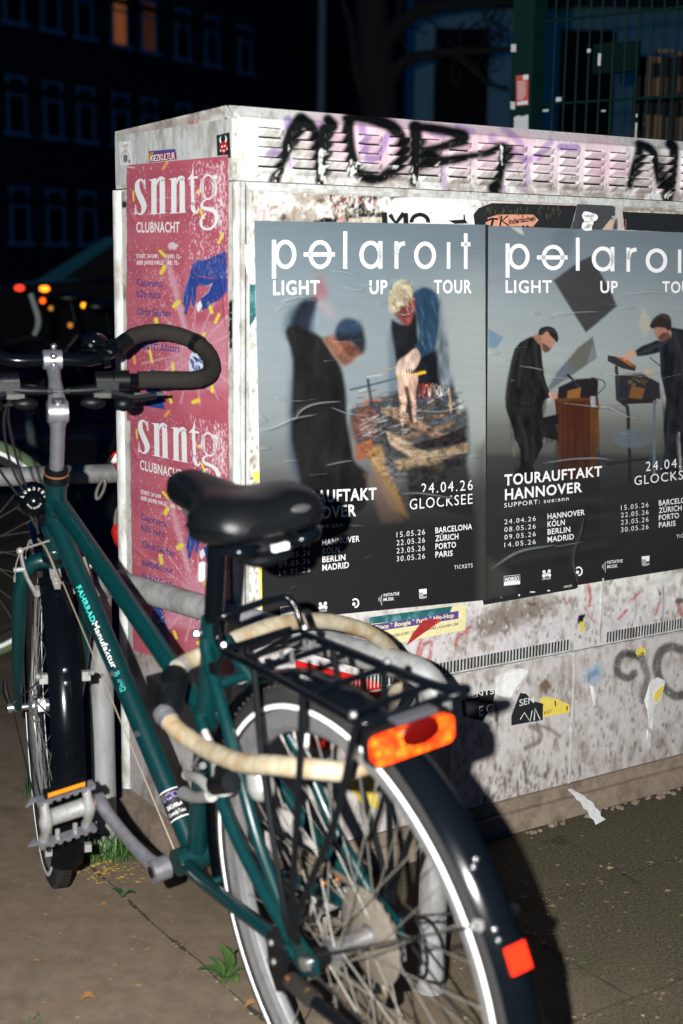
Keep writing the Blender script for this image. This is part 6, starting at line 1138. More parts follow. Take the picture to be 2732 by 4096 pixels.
# V-brakes on the fork
for s in (-1, 1):
    mb = SB_(); mb.cyl((.928, s*.030, .625), (.912, s*.030, .619), .007, 10); mb.tube(cr([(.915, s*.034, .62), (.905, s*.050, .655), (.898, s*.058, .690), (.896, s*.058, .705)], 5), [.0055, .0045, .0038, .0038], 8, flat=.7); mb.ball((.896, s*.060, .702), .007, 10); mb.cyl((.899, s*.054, .668), (.897, s*.072, .668), .0045, 8); br = mb.build('brake_arm', M['greyalu'], bike)
    mb = SB_(); mb.box((.925, s*.026, .655), (.03, .010, .012)); mb.build('brake_pad', M['black'], br)
mb = SB_(); mb.tube([(.895, .060, .704), (.880, .01, .722)], .0022, 8); mb.tube(cr([(.895, .060, .700), (.888, .068, .68), (.884, .071, .655)], 4), .0009, 6); mb.tube([(.884, .071, .662), (.8835, .0715, .650)], .0022, 6); mb.build('brake_wire', M['spoke'], bike)
# head lamp seen from behind
hl = bpx(136, 2004, .035, True)
mb = SB_(); mb.ball(hl, .0265, 20, (1, 1, 1)); mb.tube([hl+np.array([.004, 0, 0]), hl+np.array([.04, 0, -.004])], [.0262, .031], 20); mb.tube([hl+np.array([0, -.005, -.022]), hl+np.array([0, -.02, -.05]), (.93, .005, .70)], .005, 8); lamp_ = mb.build('headlight', M['gloss'], bike)
hv = steer(hl)[0]; tocam = (CAML-hv); tocam /= np.linalg.norm(tocam); zz_ = np.array([0, 0, 1.]); rt = np.cross(zz_, tocam); rt /= np.linalg.norm(rt); upv = np.cross(tocam, rt)
def on_lamp(x, y, o):                                # x, y in metres over the lamp's back dome
    x = np.asarray(x, float); y = np.asarray(y, float); r = .0266+o; zz__ = np.sqrt(np.clip(r*r-x*x-y*y, 1e-8, None)); return hv+rt*x[:, None]+upv*y[:, None]+tocam*zz__[:, None]
def arc_text(txt, r, a0, a1, h, mt):
    p = Print(on_lamp, .0005); n = len(txt)
    for i, ch in enumerate(txt):
        a = math.radians(a0+(a1-a0)*i/(n-1)); c, s = math.cos(a), math.sin(a); w = h*.75; bx, by = r*c, r*s; tx, ty = s, -c
        if a1 > a0: tx, ty = -s, c
        p.text(ch, (bx-tx*w/2, by-ty*w/2), (bx+tx*w/2, by+ty*w/2), h, up=(c, s) if a1 < a0 else (-c, -s), weight=.01)
    o = p.build('lettering', M[mt], None); o.parent = lamp_
arc_text('LUMOTEC', .0185, 150, 15, .0052, 'white'); arc_text('HALOGEN', .0135, 205, 325, .0028, 'white')
# mudguard over the rear wheel
mb = MB(); mb.rev(guard_prof(.3645, .0240), (0, 0, .345), (0, 1, 0), 72, math.radians(12), math.radians(-212), e1=(1, 0, 0)); rg = mb.build('mudguard', M['gloss'], bike)
RC = (0, 0, .345); mb = MB()
for d_, y in ((140.0, .002), (141.0, .009), (151.6, .014), (153.4, .014)): mb.ball(gp(RC, .3648, d_, y), .0036, 10, (.7, 1, 1))
mb.build('rivet', M['chrome'], rg)
d = gp(RC, 1, 156.8, 0)-np.array(RC); e = np.array([-d[2], 0, d[0]]); Mx = np.array([d, (0, 1, 0), e]).T; a = gp(RC, .3705, 156.8, .005)
mb = MB().box(a, (.010, .030, .032), Mx); rf = mb.build('reflector_housing', M['black'], rg)
mb = MB(); mb.box(a+d*.0055, (.004, .027, .029), Mx)
for i in range(5):
    for j in range(5): mb.ball(a+d*.0072+np.array([0, -.0108+i*.0054, 0])+e*(-.0116+j*.0058), .0028, 6, (1, 1, 1))
mb.build('reflector', M['red'], rf)
mb = MB()
for s in (-1, 1):
    for dg_, dz in ((150, .0), (196, -.008)): mb.tube([gp(RC, .357, dg_, s*.028), (.004, s*.072, .352+dz)], .0017, 6)
mb.build('mudguard_stay', M['cable'], rg)
for s in (-1, 1): mb = MB().box(gp(RC, .353, 150, s*.024), (.010, .006, .010)); mb.ball(gp(RC, .350, 150, s*.029), .0038, 8); mb.build('stay_clamp', M['greyalu'] if s > 0 else M['black'], rg)

# saddle and post
mb = MB(); mb.tube([(.302, 0, .705), (.2575, 0, .852)], .0138, 18); sp = mb.build('seat_post', M['gloss'], bike)
tb_ = MB().tube([(.302, .0, .723), (.286, .0, .776)], .0142, 14); 
MB().box((.3005, .010, .786), (.003, .007, .028), np.array(Matrix.Rotation(-.28, 3, 'Y'))).build('post_sticker', M['paperwhite'], sp)
st_x = [(.073, .046, .900, .884), (.079, .064, .912, .878), (.094, .078, .925, .873), (.125, .087, .931, .867), (.155, .086, .930, .866), (.19, .067, .922, .870), (.225, .043, .918, .875), (.26, .034, .923, .878), (.30, .029, .927, .878), (.328, .026, .926, .880), (.345, .021, .919, .884), (.355, .009, .907, .893)]
XX = np.array(st_x); xi = np.interp(np.linspace(0, 1, 34), np.linspace(0, 1, len(XX)), XX[:, 0]); prm = [cr(list(XX), 3)][0]
mb = MB(); vs = []; nk = 28
for (x, w, zt, zb) in prm:
    for k in range(nk):
        t = 2*PI*k/nk; c, s = math.cos(t), math.sin(t); y = w*np.sign(c)*abs(c)**.62; h = (zt-zb)
        z = zb+h*.42+(h*.58*abs(s)**.85 if s > 0 else -h*.42*abs(s)**.6)
        dip = .006*math.exp(-(y/.016)**2)*(s > 0)*np.clip((.28-x)/.1, 0, 1); vs.append((x, y+.007, z-dip))
n = len(prm); fs = [(i*nk+k, i*nk+(k+1) % nk, (i+1)*nk+(k+1) % nk, (i+1)*nk+k) for i in range(n-1) for k in range(nk)]+[tuple(range(nk)), tuple((n-1)*nk+k for k in range(nk-1, -1, -1))]
mb.add(vs, fs); sd_ = mb.build('saddle', M['leather'], bike, ang=70)
mb = MB()
for s in (-1, 1): mb.tube(cr([(.335, s*.012, .878), (.29, s*.020, .860), (.22, s*.022, .858), (.13, s*.030, .858), (.10, s*.035, .864)], 5), .0036, 8)
mb.box((.25, 0, .857), (.036, .048, .018)); mb.build('saddle_rail', M['chrome'], sd_)
mb = MB().ball((.125, .007, .860), .05, 16, (.8, 1.0, .42)); mb.ball((.118, .007, .846), .028, 14, (1, 1.3, .5)); mb.build('saddle_base', M['black'], sd_)
mb = MB()
for s in (-1, 1): mb.tube(cr([(.098, s*.018+.007, .862), (.084, s*.036+.007, .864), (.084, s*.054+.007, .867), (.098, s*.070+.007, .869)], 4), [.005, .009, .009, .005], 10)
mb.build('saddle_bumper', M['gloss'], sd_)
q_ = [(x, sg*w*1.003+.007, zb+(zt-zb)*.42) for sg, rng in ((1, prm[3:]), (-1, prm[3:][::-1])) for (x, w, zt, zb) in rng]; MB().tube(q_, .0013, 6, closed=True).build('saddle_piping', M['gloss'], sd_)
mb = MB().box((.086, .003, .861), (.010, .022, .008)); mb.build('saddle_clip', M['white'], sd_)
mb = MB().ball((.079, -.026, .903), .014, 14, (.35, 1.3, .55)); mb.build('saddle_badge', mat('embossed_badge', (.05, .052, .055), .25, coat=.4, bump=.4, bscale=350), sd_)

# rack
rk = bpy.data.objects.new('luggage_rack', None); COL.objects.link(rk); rk.parent = bike; rk.empty_display_size = .1
Zr = .716; tz = lambda x: Zr+.0
mb = MB(); r5 = .0052
mb.tube(cr([(.176, .050, .712), (.05, .055, .716), (-.10, .060, .718), (-.150, .062, .718), (-.166, .055, .718), (-.168, .03, .718), (-.168, -.03, .718), (-.168, -.050, .718), (-.178, -.070, .722), (-.172, -.080, .723), (-.155, -.070, .721), (-.11, -.062, .719), (.03, -.056, .718), (.14, -.052, .718)], 6), r5, 10)
mb.tube(cr([(.176, .050, .712), (.190, .051, .728), (.190, .048, .750), (.183, .03, .758), (.170, -.036, .766), (.160, -.050, .758), (.150, -.053, .736), (.140, -.052, .718)], 6), r5, 10)
for x, y0, y1 in ((.172, .050, -.050), (.075, .054, -.056), (-.04, .058, -.060), (-.125, .06, -.062)): mb.tube([(x, y0, .7155), (x, y1, .718)], .0046, 8)
mb.build('rack_frame', M['gloss'], rk)
for s in (-1, 1):
    for x, xe in ((.082, .014), (-.035, .006), (-.150, -.002)):
        MB().tube(cr([(x, s*.058, .715), (x*.72+.01, s*.066, .58), (xe+.02 if x > 0 else xe*2, s*.076, .42), (xe+.012, s*.074, .372)], 5), .0046, 8).build('rack_strut', M['black'], rk)
for y in (.048, -.050): mb = MB().tube([(.176, y, .708), (.262, y*.55, .655)], .0042, 8); mb.box((.256, y*.6, .66), (.016, .008, .014)); mb.build('rack_bracket', M['black'], rk)
mb = MB()
for (x, y) in ((.080, .018), (.068, .010), (.092, -.024), (.080, -.03)): mb.cyl((x, y, .712), (x, y, .729), .0032, 8)
for p in ((.172, .052, .722), (-.15, .062, .725), (.142, -.054, .726), (-.04, -.061, .725)): mb.ball(p, .0055, 8)
mb.build('rack_bolt', M['chrome'], rk)
# tail light on the rack
tl_ = bpy.data.objects.new('tail_light', None); COL.objects.link(tl_); tl_.parent = bike; tl_.empty_display_size = .1
def rr_poly(x, w0, w1, z0, z1, r, n=5):
    o = []
    for cy, cz, a0 in ((w1-r, z1-r, 0), (w0+r, z1-r, 90), (w0+r, z0+r, 180), (w1-r, z0+r, 270)):
        for i in range(n+1): a = math.radians(a0+90*i/n); o.append((x, cy+r*math.cos(a), cz+r*math.sin(a)))
    return o
MB().prism(rr_poly(-.172, -.046, .068, .673, .7165, .009), (-.012, 0, 0)).build('lamp_housing', M['black'], tl_)
mb = MB(); q = rr_poly(-.184, -.044, .066, .676, .710, .010); mb.prism(q, (-.009, 0, 0)); mb.prism([(x-.009, .011+(y-.011)*.95, .693+(z-.693)*.9) for x, y, z in q], (-.003, 0, 0))
lens_m = mat('orange_red_lens', (1., .085, .004), .22, coat=.6, bump=1., bscale=260)
tnt = lens_m.node_tree; vz = tnt.nodes.new('ShaderNodeTexVoronoi'); vz.inputs['Scale'].default_value = 105; tcx = tnt.nodes.new('ShaderNodeTexCoord'); tnt.links.new(tcx.outputs['Object'], vz.inputs['Vector']); rmp = tnt.nodes.new('ShaderNodeValToRGB'); rmp.color_ramp.elements[0].color = (1., .34, .02, 1); rmp.color_ramp.elements[1].color = (.85, .022, .001, 1); rmp.color_ramp.elements[1].position = .75; e3 = rmp.color_ramp.elements.new(.3); e3.color = (1., .11, .004, 1); tnt.links.new(vz.outputs['Distance'], rmp.inputs[0]); tnt.links.new(rmp.outputs[0], tnt.nodes['Principled BSDF'].inputs['Base Color'])
mb.build('reflector_lens', lens_m, tl_)
mb = MB().ball((-.1945, .004, .7010), .0185, 24, (.2, 1.55, .85)); mb.build('lamp_lens', mat('dark_red_lens', (.055, .0012, .001), .25, coat=.2, bump=.3, bscale=300), tl_)
mb = MB().box((-.181, .003, .7175), (.018, .055, .005)); mb.build('lamp_cap', mat('grey_lamp_cap', (.05, .05, .06), .35), tl_)

# drive side and cranks
for s, dx, dz in ((1, .1605, .0635), (-1, -.1605, -.0635)):
    mb = MB(); P_ = cr([(.453, s*.064, .286), (.475, s*.070, .293), (.52, s*.079, .312), (.575, s*.085, .334), (.453+dx*s*s if s > 0 else .6135, s*.086, .286+.0635)], 5)
    if s < 0: P_ = np.array([[.453-(q[0]-.453), q[1], .286-(q[2]-.286)] for q in P_])
    mb.tube(P_, [.0185, .0145, .0125, .0130, .0150], 14, flat=.75, up=(0, 1, 0)); mb.cyl((.453, s*.050, .286), (.453, s*.078, .286), .0185, 20); e_ = P_[-1]; mb.cyl(e_-np.array([0, s*.007, 0]), e_+np.array([0, s*.007, 0]), .0135, 18); ck = mb.build('crank', M['alu'], bike)
    MB().cyl((.453, s*.0785, .286), (.453, s*.0795, .286), .0095, 18).build('crank_cap', M['black'], ck)
    pe = e_+np.array([0, s*.06, 0]); pd = bpy.data.objects.new('pedal', None); COL.objects.link(pd); pd.parent = bike
    Mr = np.array(Matrix.Rotation(.16, 3, 'X')) if s > 0 else np.eye(3); tz_ = np.array([-.25, 0, .97])
    o_ = lambda a, b, c_: pe+np.array([a*.97+c_*-.25, b, c_*.97+a*.25])
    MB().cyl(e_, pe-np.array([0, s*.035, 0]), .0085, 12).build('pedal_axle', M['rust'], pd)
    mb = MB(); mb.tube([o_(0, s*-.040, 0), o_(0, s*-.036, 0), o_(0, s*.030, 0), o_(0, s*.036, 0)], [.016, .0145, .0135, .0155], 16)
    for y in (-.037, .035): mb.tube(cr([o_(.004, s*y, .040), o_(-.005, s*y, .022), o_(-.008, s*y, 0), o_(-.005, s*y, -.022), o_(.004, s*y, -.040)], 4), [.0085, .0075, .012, .0075, .0085], 10)
    mb.build('pedal_body', M['greyalu'], pd)
    X3 = np.array([(.97, 0, .25), (0, 1, 0), (-.25, 0, .97)]).T
    for c_ in (.043, -.043):
        mb = MB(); mb.box(o_(-.004, 0, c_), (.016, .098, .004), X3)
        for k in range(7): mb.box(o_(-.012, (k-3)*.0145, c_), (.005, .007, .008), X3)
        mb.prism([o_(-.006, s*.049, c_+.002), o_(-.006, s*.066, c_-.004*np.sign(c_)), o_(.008, s*.049, c_+.002)], X3@np.array([0, 0, .004]))
        mb.build('pedal_cage', M['greasy'] if s < 0 else M['alu'], pd)
    mb = MB(); mb.box(o_(-.004, 0, .052), (.012, .070, .012), X3); mb.build('reflector_holder', M['black'], pd)
    MB().box(o_(-.0105, 0, .053), (.002, .062, .007), X3).build('reflector', M['amber'], pd)
    mb = MB()
    for y in (-.014, .016): mb.cyl(o_(-.006, y, -.040), o_(-.006, y, -.024), .004, 8)
    mb.build('pedal_bolt', M['greyalu'], pd)
mb = MB(); mb.rev([(.03, -.046), (.088, -.046), (.091, -.0445), (.088, -.043), (.03, -.043)], (.453, 0, .286), (0, 1, 0), 44)
for k in range(5): a = k*2*PI/5; mb.tube([(.453+.02*math.cos(a), -.045, .286+.02*math.sin(a)), (.453+.06*math.cos(a), -.045, .286+.06*math.sin(a))], [.010, .006], 8)
mb.build('chainring', M['greasy'], bike)
mb = MB(); mb.rev([(.012, -.030), (.064, -.030), (.066, -.0285), (.064, -.027), (.012, -.026)], (0, 0, .345), (0, 1, 0), 40); mb.build('spoke_guard', M['beige'], bike)
mb = MB()
for i, r in enumerate((.055, .048, .042, .036, .030)): mb.rev([(.012, -.033-.004*i), (r, -.033-.004*i), (r, -.035-.004*i), (.012, -.035-.004*i)], (0, 0, .345), (0, 1, 0), 36)
for k in range(22): a = k*2*PI/22; mb.box((.057*math.cos(a), -.034, .345+.057*math.sin(a)), (.006, .003, .006))
mb.build('sprocket', M['greasy'], bike)
mb = MB(); mb.tube([(.445, -.045, .375), (.01, -.042, .392)], .0042, 6); mb.tube([(.445, -.045, .197), (.035, -.044, .235)], .0042, 6); mb.tube(cr([(.03, -.044, .236), (.0, -.044, .25), (.012, -.044, .28), (.03, -.043, .30)], 4), .0042, 6); mb.build('chain', M['greasy'], bike)
mb = MB(); mb.prism([(.0, -.056, .30), (.035, -.056, .30), (.045, -.056, .232), (.02, -.056, .222)], (0, .003, 0)); mb.box((.005, -.062, .315), (.03, .025, .04)); mb.build('derailleur', M['alu'], bike)
mb = MB(); mb.rev([(.005, -.003), (.018, -.003), (.018, .003), (.005, .003)], (.012, -.046, .282), (0, 1, 0), 16); mb.rev([(.005, -.003), (.018, -.003), (.018, .003), (.005, .003)], (.032, -.046, .240), (0, 1, 0), 16); mb.tube(cr([(.03, -.064, .33), (-.02, -.075, .37), (-.055, -.075, .35), (-.06, -.07, .30), (-.03, -.066, .285)], 5), .0026, 8); mb.build('derailleur_pulley', M['black'], bike)
mb = MB(); mb.tube([(0, .060, .345), (0, .0745, .345)], [.011, .0095], 14); mb.tube([(0, -.060, .345), (0, -.075, .345)], [.011, .0095], 14); mb.build('axle_nut', M['chrome'], rw)
mb = MB(); mb.tube([(0, .036, .345), (0, .060, .345)], [.012, .015], 14); mb.build('axle_spacer', M['black'], rw)
# kickstand folded back along the chain stay
mb = MB(); mb.prism([(.060, .070, .365), (.085, .070, .355), (.090, .070, .30), (.075, .070, .27), (.055, .070, .28), (.045, .070, .33)], (0, .008, 0)); ks = mb.build('kickstand', M['black'], bike)
mb = MB()
for p in ((.072, .079, .345), (.070, .079, .318)): mb.ball(p, .005, 8)
mb.build('kickstand_bolt', M['chrome'], ks)
k0 = bpx(1165, 3920, .08); k1_ = bpx(1262, 4010, .085); k2_ = bpx(1400, 4120, .09)
MB().tube([k0, k0*.15+k1_*.85, k1_], [.0125, .0130, .0115], 14, flat=.8).build('kickstand_foot', mat('worn_kickstand', (.02, .017, .015), .5, noise=.6, nscale=70, spots=[(60, .58, .66, (.42, .17, .03), .8)]), ks)
MB().tube([k1_, k2_], [.0085, .0075], 12).build('kickstand_leg', M['black'], ks)
# rear brake and dynamo
for s in (-1, 1):
    mb = MB(); mb.cyl((.188, s*.046, .540), (.178, s*.070, .545), .008, 10); mb.tube(cr([(.18, s*.062, .545), (.190, s*.075, .575), (.205, s*.078, .60)], 4), [.007, .006, .005], 8); mb.build('brake_arm', M['greyalu'], bike)
P_ = lambda x, y, d: bpx(x, y, d)
mb = MB(); mb.tube(cr([P_(748, 3098, .055), P_(800, 3118, .06), P_(848, 3172, .062)], 4), [.006, .008, .007], 10); mb.tube(cr([P_(735, 3172, .05), P_(785, 3190, .058), P_(846, 3180, .062)], 4), [.010, .008, .010], 10); mb.ball(P_(738, 3172, .05), .010, 10); mb.ball(P_(745, 3100, .055), .0075, 10); mb.tube([P_(884, 3040, .062), P_(894, 3165, .062)], [.014, .016], 14); mb.ball(P_(895, 3035, .064), .012, 10); mb.build('brake_arm', M['greyalu'], bike)
mb = MB(); mb.tube([P_(893, 3075, .073), P_(890, 3105, .073)], .012, 14); mb.tube([P_(862, 3140, .072), P_(925, 3128, .072)], .014, 14); mb.build('brake_pad', M['black'], bike)
mb = MB(); mb.tube([P_(1030, 3075, .045), P_(1046, 3150, .045)], [.016, .019], 16); mb.ball(P_(1047, 3152, .045), .0185, 14); mb.ball(P_(1032, 3070, .045), .013, 12); mb.build('dynamo', mat('clouded_dynamo_shell', (.30, .30, .29), .35, .3, noise=.4), bike)
mb = MB(); mb.tube(cr([P_(790, 3068, .06), P_(812, 3063, .065)], 3), .005, 8); mb.build('barrel_adjuster', M['chrome'], bike); mb = MB().tube([P_(769, 3070, .05), P_(800, 3015, .055)], .0022, 8); mb.build('noodle', M['spoke'], bike)
# cables
cb = MB()
def cable(pts, r=.0024, mt='cable', cls=SB_):
    q = cls(); q.tube(cr(pts, 7), r, 7); return q.build('cable', M[mt], bike)
cable([(.783, -.012, .9935), (.80, .03, .99), (.86, .075, .96), (.90, .06, .86), (.91, .035, .78), (.90, .028, .73)]); cable([(.783, .012, .9935), (.80, .055, 1.0), (.83, .085, .95), (.88, .07, .85), (.90, .02, .75), (.89, .015, .715)]); cable([(.775, .055, .975), (.80, .10, .96), (.87, .10, .87), (.91, .055, .79), (.905, .03, .74)])
mb = MB(); mb.tube(cr([tuple(steer((.905, .028, .72))[0]), (.87, .026, .71), (.82, .027, .66)], 5), .0022, 7); mb.tube([(.82, .024, .664), (.47, .02, .268)], .0011, 6); mb.build('gear_wire', M['wire'], bike)
mb = MB(); mb.tube([(.815, -.018, .70), (.80, -.0205, .655), (.77, -.019, .64)], .0022, 7); mb.build('cable', M['spoke'], bike)

# ------------------------------------------------------------------ lock round frame, wheel and hoop
bpy.context.view_layer.update()
lk = empty('bicycle_lock', 'yellowed segmented cable lock looped round seat tube, rear wheel and near steel hoop', 'lock', tuple(BO+BM@np.array([.3, .08, .6])), RB)
lo = np.array([.3, .08, .6]); Lp = lambda pts: [np.asarray(p)-lo for p in pts]
near = [(.291, .092, .596), (.262, .090, .585), (.212, .084, .578), (.15, .082, .582), (.095, .080, .590), (.03, .070, .606), (-.02, .045, .610), (-.036, .01, .602), (-.034, -.03, .600), (-.01, -.07, .592)]
far = [(-.01, -.07, .592), (.06, -.13, .565), (.2, -.21, .515), (.33, -.29, .475), (.405, -.355, .455), (.440, -.400, .475), (.450, -.394, .522), (.434, -.348, .568), (.425, -.30, .598), (.417, -.25, .620), (.408, -.2, .635), (.399, -.15, .643), (.389, -.1, .645), (.378, -.05, .644), (.369, -.015, .641), (.366, .015, .638), (.352, .040, .637)]
c_ = cr(Lp(near), 6); c2_ = cr(Lp(far), 6); allp = np.r_[c_, c2_[1:]]
seg = np.r_[0, np.cumsum(np.linalg.norm(np.diff(allp, axis=0), axis=1))]; N_ = int(seg[-1]/.0022); u = np.linspace(0, seg[-1], N_); pts = np.stack([np.interp(u, seg, allp[:, k]) for k in range(3)], 1)
rad = .0125+.0005*np.abs(np.sin(u/.0215*PI))**.35
mb = MB().tube(pts, list(rad), 16); mb.build('lock_cable', M['cream'], lk)
mb = MB(); a, b = Lp([(.345, .046, .636), (.300, .086, .600)]); mb.tube([a, a*.8+b*.2, b*.75+a*.25, b], [.016, .021, .021, .0185], 18); mb.box((a+b)/2+np.array([.012, .006, -.004]), (.05, .03, .045)); mb.build('lock_body', M['leather'], lk)
mb = MB(); mb.ball(Lp([(.297, .092, .598)])[0], .0155, 16, (1, 1, 1)); mb.tube([pts[0]-(pts[6]-pts[0])*1.0, pts[4]], .0142, 16); mb.build('lock_ferrule', M['alu'], lk)
mb = MB(); mb.tube([pts[-7], pts[-1]], .0135, 16); mb.build('lock_collar', M['greyalu'], lk)

# ------------------------------------------------------------------ steel hoops
def hoop(name, label, pts, r=.0242):
    o = np.array(pts[0]); t = empty(name, label, 'bike stand', tuple(o)); mb = MB(); mb.tube([np.asarray(p)-o for p in pts], r, 24); mb.build('tube', M['galv'], t); return t, o
def bend(pts, rad=.09, n=7):
    out = [np.asarray(pts[0], float)]
    for i in range(1, len(pts)-1):
        a, b, c = (np.asarray(q, float) for q in pts[i-1:i+2]); u1 = (a-b)/np.linalg.norm(a-b); u2 = (c-b)/np.linalg.norm(c-b); p, q = b+u1*rad, b+u2*rad
        for k in range(n+1): t = k/n; out.append((1-t)**2*p+2*t*(1-t)*b+t*t*q)
    out.append(np.asarray(pts[-1], float)); return out
g0 = on_ground(424, 3408); tA = at_depth(424, 2330, 2.60); tB = at_depth(1136, 2545, 2.30); dirv = (tB-tA)/np.linalg.norm(tB-tA); tC = tA+dirv*(.87); 
hA = tA.copy(); hA[0], hA[1] = g0[0]-.004, g0[1]-.004
gC = on_ground(1722, 3955); hC = np.array([gC[0], gC[1]+.0, tC[2]])
hp, ho = hoop('bike_stand', 'galvanised steel bike hoop standing between the bicycle and the cabinet', bend([g0-ZU*.02, hA, hC, gC-ZU*.02], .062))
h2a, h2b = at_depth(-300, 1925, 3.45), at_depth(470, 1890, 3.40); 
h2, _ = hoop('bike_stand', 'farther galvanised steel bike hoop at the left, half hidden by the cabinet edge', bend([np.array([h2a[0]-.1, h2a[1], -.02]), np.array([h2a[0]-.1, h2a[1], h2a[2]]), np.array([h2b[0]+.10, h2b[1]+.02, h2b[2]]), np.array([h2b[0]+.10, h2b[1]+.02, -.02])], .08))
# chain lock on the far hoop
cl = empty('chain_lock', 'chain lock with bright red sleeve ends hanging from the far steel hoop beside the cabinet', 'lock', tuple(at_depth(462, 1850, 3.36))); clo = np.array(cl.location)
A_ = lambda x, y, Y=3.34: at_depth(x, y, Y)-clo
mb = MB().tube(cr([A_(455, 1812), A_(468, 1826), A_(474, 1850), A_(478, 1880, 3.36)], 5), [.012, .017, .014, .008], 12); mb.tube(cr([A_(466, 2096), A_(474, 2120), A_(488, 2155), A_(500, 2175)], 5), [.010, .020, .022, .020], 12); mb.build('sleeve', M['redpaint'], cl)
mb = MB().tube([A_(458, 1826), A_(474, 1836)], .0175, 12); mb.build('sleeve_stripe', M['white'], cl)
mb = MB()
def linkring(c, d, w, h):
    d = np.asarray(d)/np.linalg.norm(d); s = np.cross(d, (0, 1, 0)); s /= np.linalg.norm(s); P_ = [c+d*h*math.cos(a)+s*w*math.sin(a)*(1 if abs(math.cos(a)) < .8 else .8) for a in np.linspace(0, 2*PI, 16, endpoint=False)]; mb.tube(P_, .0042, 8, closed=True)
linkring(A_(402, 1958), A_(416, 1925)-A_(390, 1992), .0075, .026); linkring(A_(475, 2075), A_(480, 2030)-A_(472, 2110), .009, .032); linkring(A_(484, 2082), A_(488, 2040)-A_(480, 2120), .008, .028)
mb.build('chain_link', M['spoke'], cl)

# ------------------------------------------------------------------ the bicycle parked behind, at the left edge
M['greentyre'] = mat('green_tyre', (.11, .17, .08), .8, bump=.3)
b3o = at_depth(-210, 1040, 3.95)*np.array([1, 1, 0]); b3 = empty('parked_bicycle', 'bicycle with a green tyre and white reflective ring, cut off by the left edge', 'bicycle', tuple(b3o), Matrix.Rotation(math.radians(16), 3, 'Z'))
c = (0, 0, .345); mb = MB().rev([(R_-.02+.022*math.cos(a), .022*math.sin(a)) for a in np.linspace(-2.5, 2.5, 13)], c, (0, 1, 0), 64); w3 = mb.build('front_wheel', M['greentyre'], b3)
mb = MB().rev([(.308, -.0212), (.3085, -.0232), (.3155, -.0238), (.3195, -.0228), (.320, -.021)], c, (0, 1, 0), 80); mb.build('reflective_strip', M['reflect'], w3)
MB().rev([(.285, -.011), (.306, -.0125), (.306, .0125), (.285, .011)], c, (0, 1, 0), 64).build('rim', M['rubber'], w3)
mb = MB().rev([(0, -.05), (.013, -.05), (.013, .05), (0, .05)], c, (0, 1, 0), 18, close=False); mb.build('hub', M['alu'], w3)
for k in range(32): a = k*PI/16; s = 1 if k % 2 else -1; MB().tube([(.02*math.cos(a+s), s*.025, .345+.02*math.sin(a+s)), (.287*math.cos(a), 0, .345+.287*math.sin(a))], .001, 5).build('spoke', M['spoke'], w3)
mb = MB().rev(guard_prof(.37, .028), c, (0, 1, 0), 40, math.radians(-10), math.radians(-175), e1=(1, 0, 0)); mb.build('mudguard', M['gloss'], b3)
mb = MB()
for s in (-1, 1): mb.tube(cr([(-.30, 0, .80), (-.29, s*.05, .76), (-.2, s*.055, .6), (-.03, s*.055, .36), (0, s*.055, .345)], 5), .012, 10)
mb.tube([(-.30, 0, .78), (-.37, 0, .98)], .017, 12); mb.build('fork', M['gloss'], b3)
mb = MB(); mb.tube([(-.33, 0, .86), (-.75, 0, .30)], .018, 12); mb.tube([(-.36, 0, .95), (-.93, 0, .72)], .016, 12); mb.tube([(-.75, 0, .28), (-.95, 0, .80)], .016, 12); mb.build('frame', M['gloss'], b3)
mb = MB().tube(cr([(-.42, -.3, 1.08), (-.38, -.12, 1.12), (-.38, .12, 1.12), (-.42, .3, 1.08)], 5), .012, 10); mb.build('handlebar', M['black'], b3)
# ------------------------------------------------------------------ weeds and grass
M['leaf'] = mat('weed_leaf', (.045, .095, .024), .6, spec=.2, noise=.35, nscale=60, col2=(.10, .16, .04), mixlo=.5, mixhi=.7); M['grass'] = mat('grass_blade', (.045, .115, .022), .55, noise=.3, nscale=40); M['leafdark'] = mat('dark_weed_leaf', (.012, .06, .022), .5, noise=.3)
def leaf(mb, base, tip, w, bend_=.2, fold=.25, n=8):
    base = np.asarray(base, float); tip = np.asarray(tip, float); d = tip-base; L = np.linalg.norm(d); s = np.cross(d/L, ZU+np.array([.01, .02, 0])); s /= np.linalg.norm(s); up = np.cross(s, d/L); l, c_, r_ = [], [], []
    for i in range(n+1):
        t = i/n; p = base+d*t+up*bend_*L*math.sin(t*PI)-up*bend_*.3*L*t*t; ww = w*(math.sin(t**.75*PI)**.8+.06); l.append(p+s*ww+up*fold*ww); c_.append(p); r_.append(p-s*ww+up*fold*ww)
    m_ = n+1; mb.add(l+c_+r_, [(i, i+1, m_+i+1, m_+i) for i in range(n)]+[(m_+i, m_+i+1, 2*m_+i+1, 2*m_+i) for i in range(n)])
def weed(name, label, px, leaves, mt='leaf', cat='plant'):
    o = on_ground(*px); t = empty(name, label, cat, tuple(o)); mb = MB()
    for (dx, dy, dz, w) in leaves: leaf(mb, (dx*.12, dy*.12, .003), (dx, dy, dz), w)
    mb.build('leaves', M[mt], t)
    st_ = MB()
    for (dx, dy, dz, w) in leaves: st_.tube([(0, 0, 0), (dx*.15, dy*.15, .008+dz*.1)], .0016, 6)
    st_.build('stems', M['leaf'], t); return t
weed('broadleaf_weed', 'plantain weed with one upright pale leaf in the crack left of the rear wheel', (905, 3915), [(-.010, .008, .062, .014), (.020, .010, .056, .006), (-.050, .008, .014, .011), (.022, -.028, .008, .011), (-.02, -.012, .012, .006), (.034, .014, .012, .006), (-.034, .024, .03, .007), (.012, .024, .034, .006), (-.002, -.036, .010, .008)])
weed('broadleaf_weed', 'tiny two-leaved weed in the paving crack below the grass tuft', (492, 3590), [(-.022, .006, .016, .008), (.026, -.004, .012, .008), (.002, -.014, .006, .004)], 'leafdark')
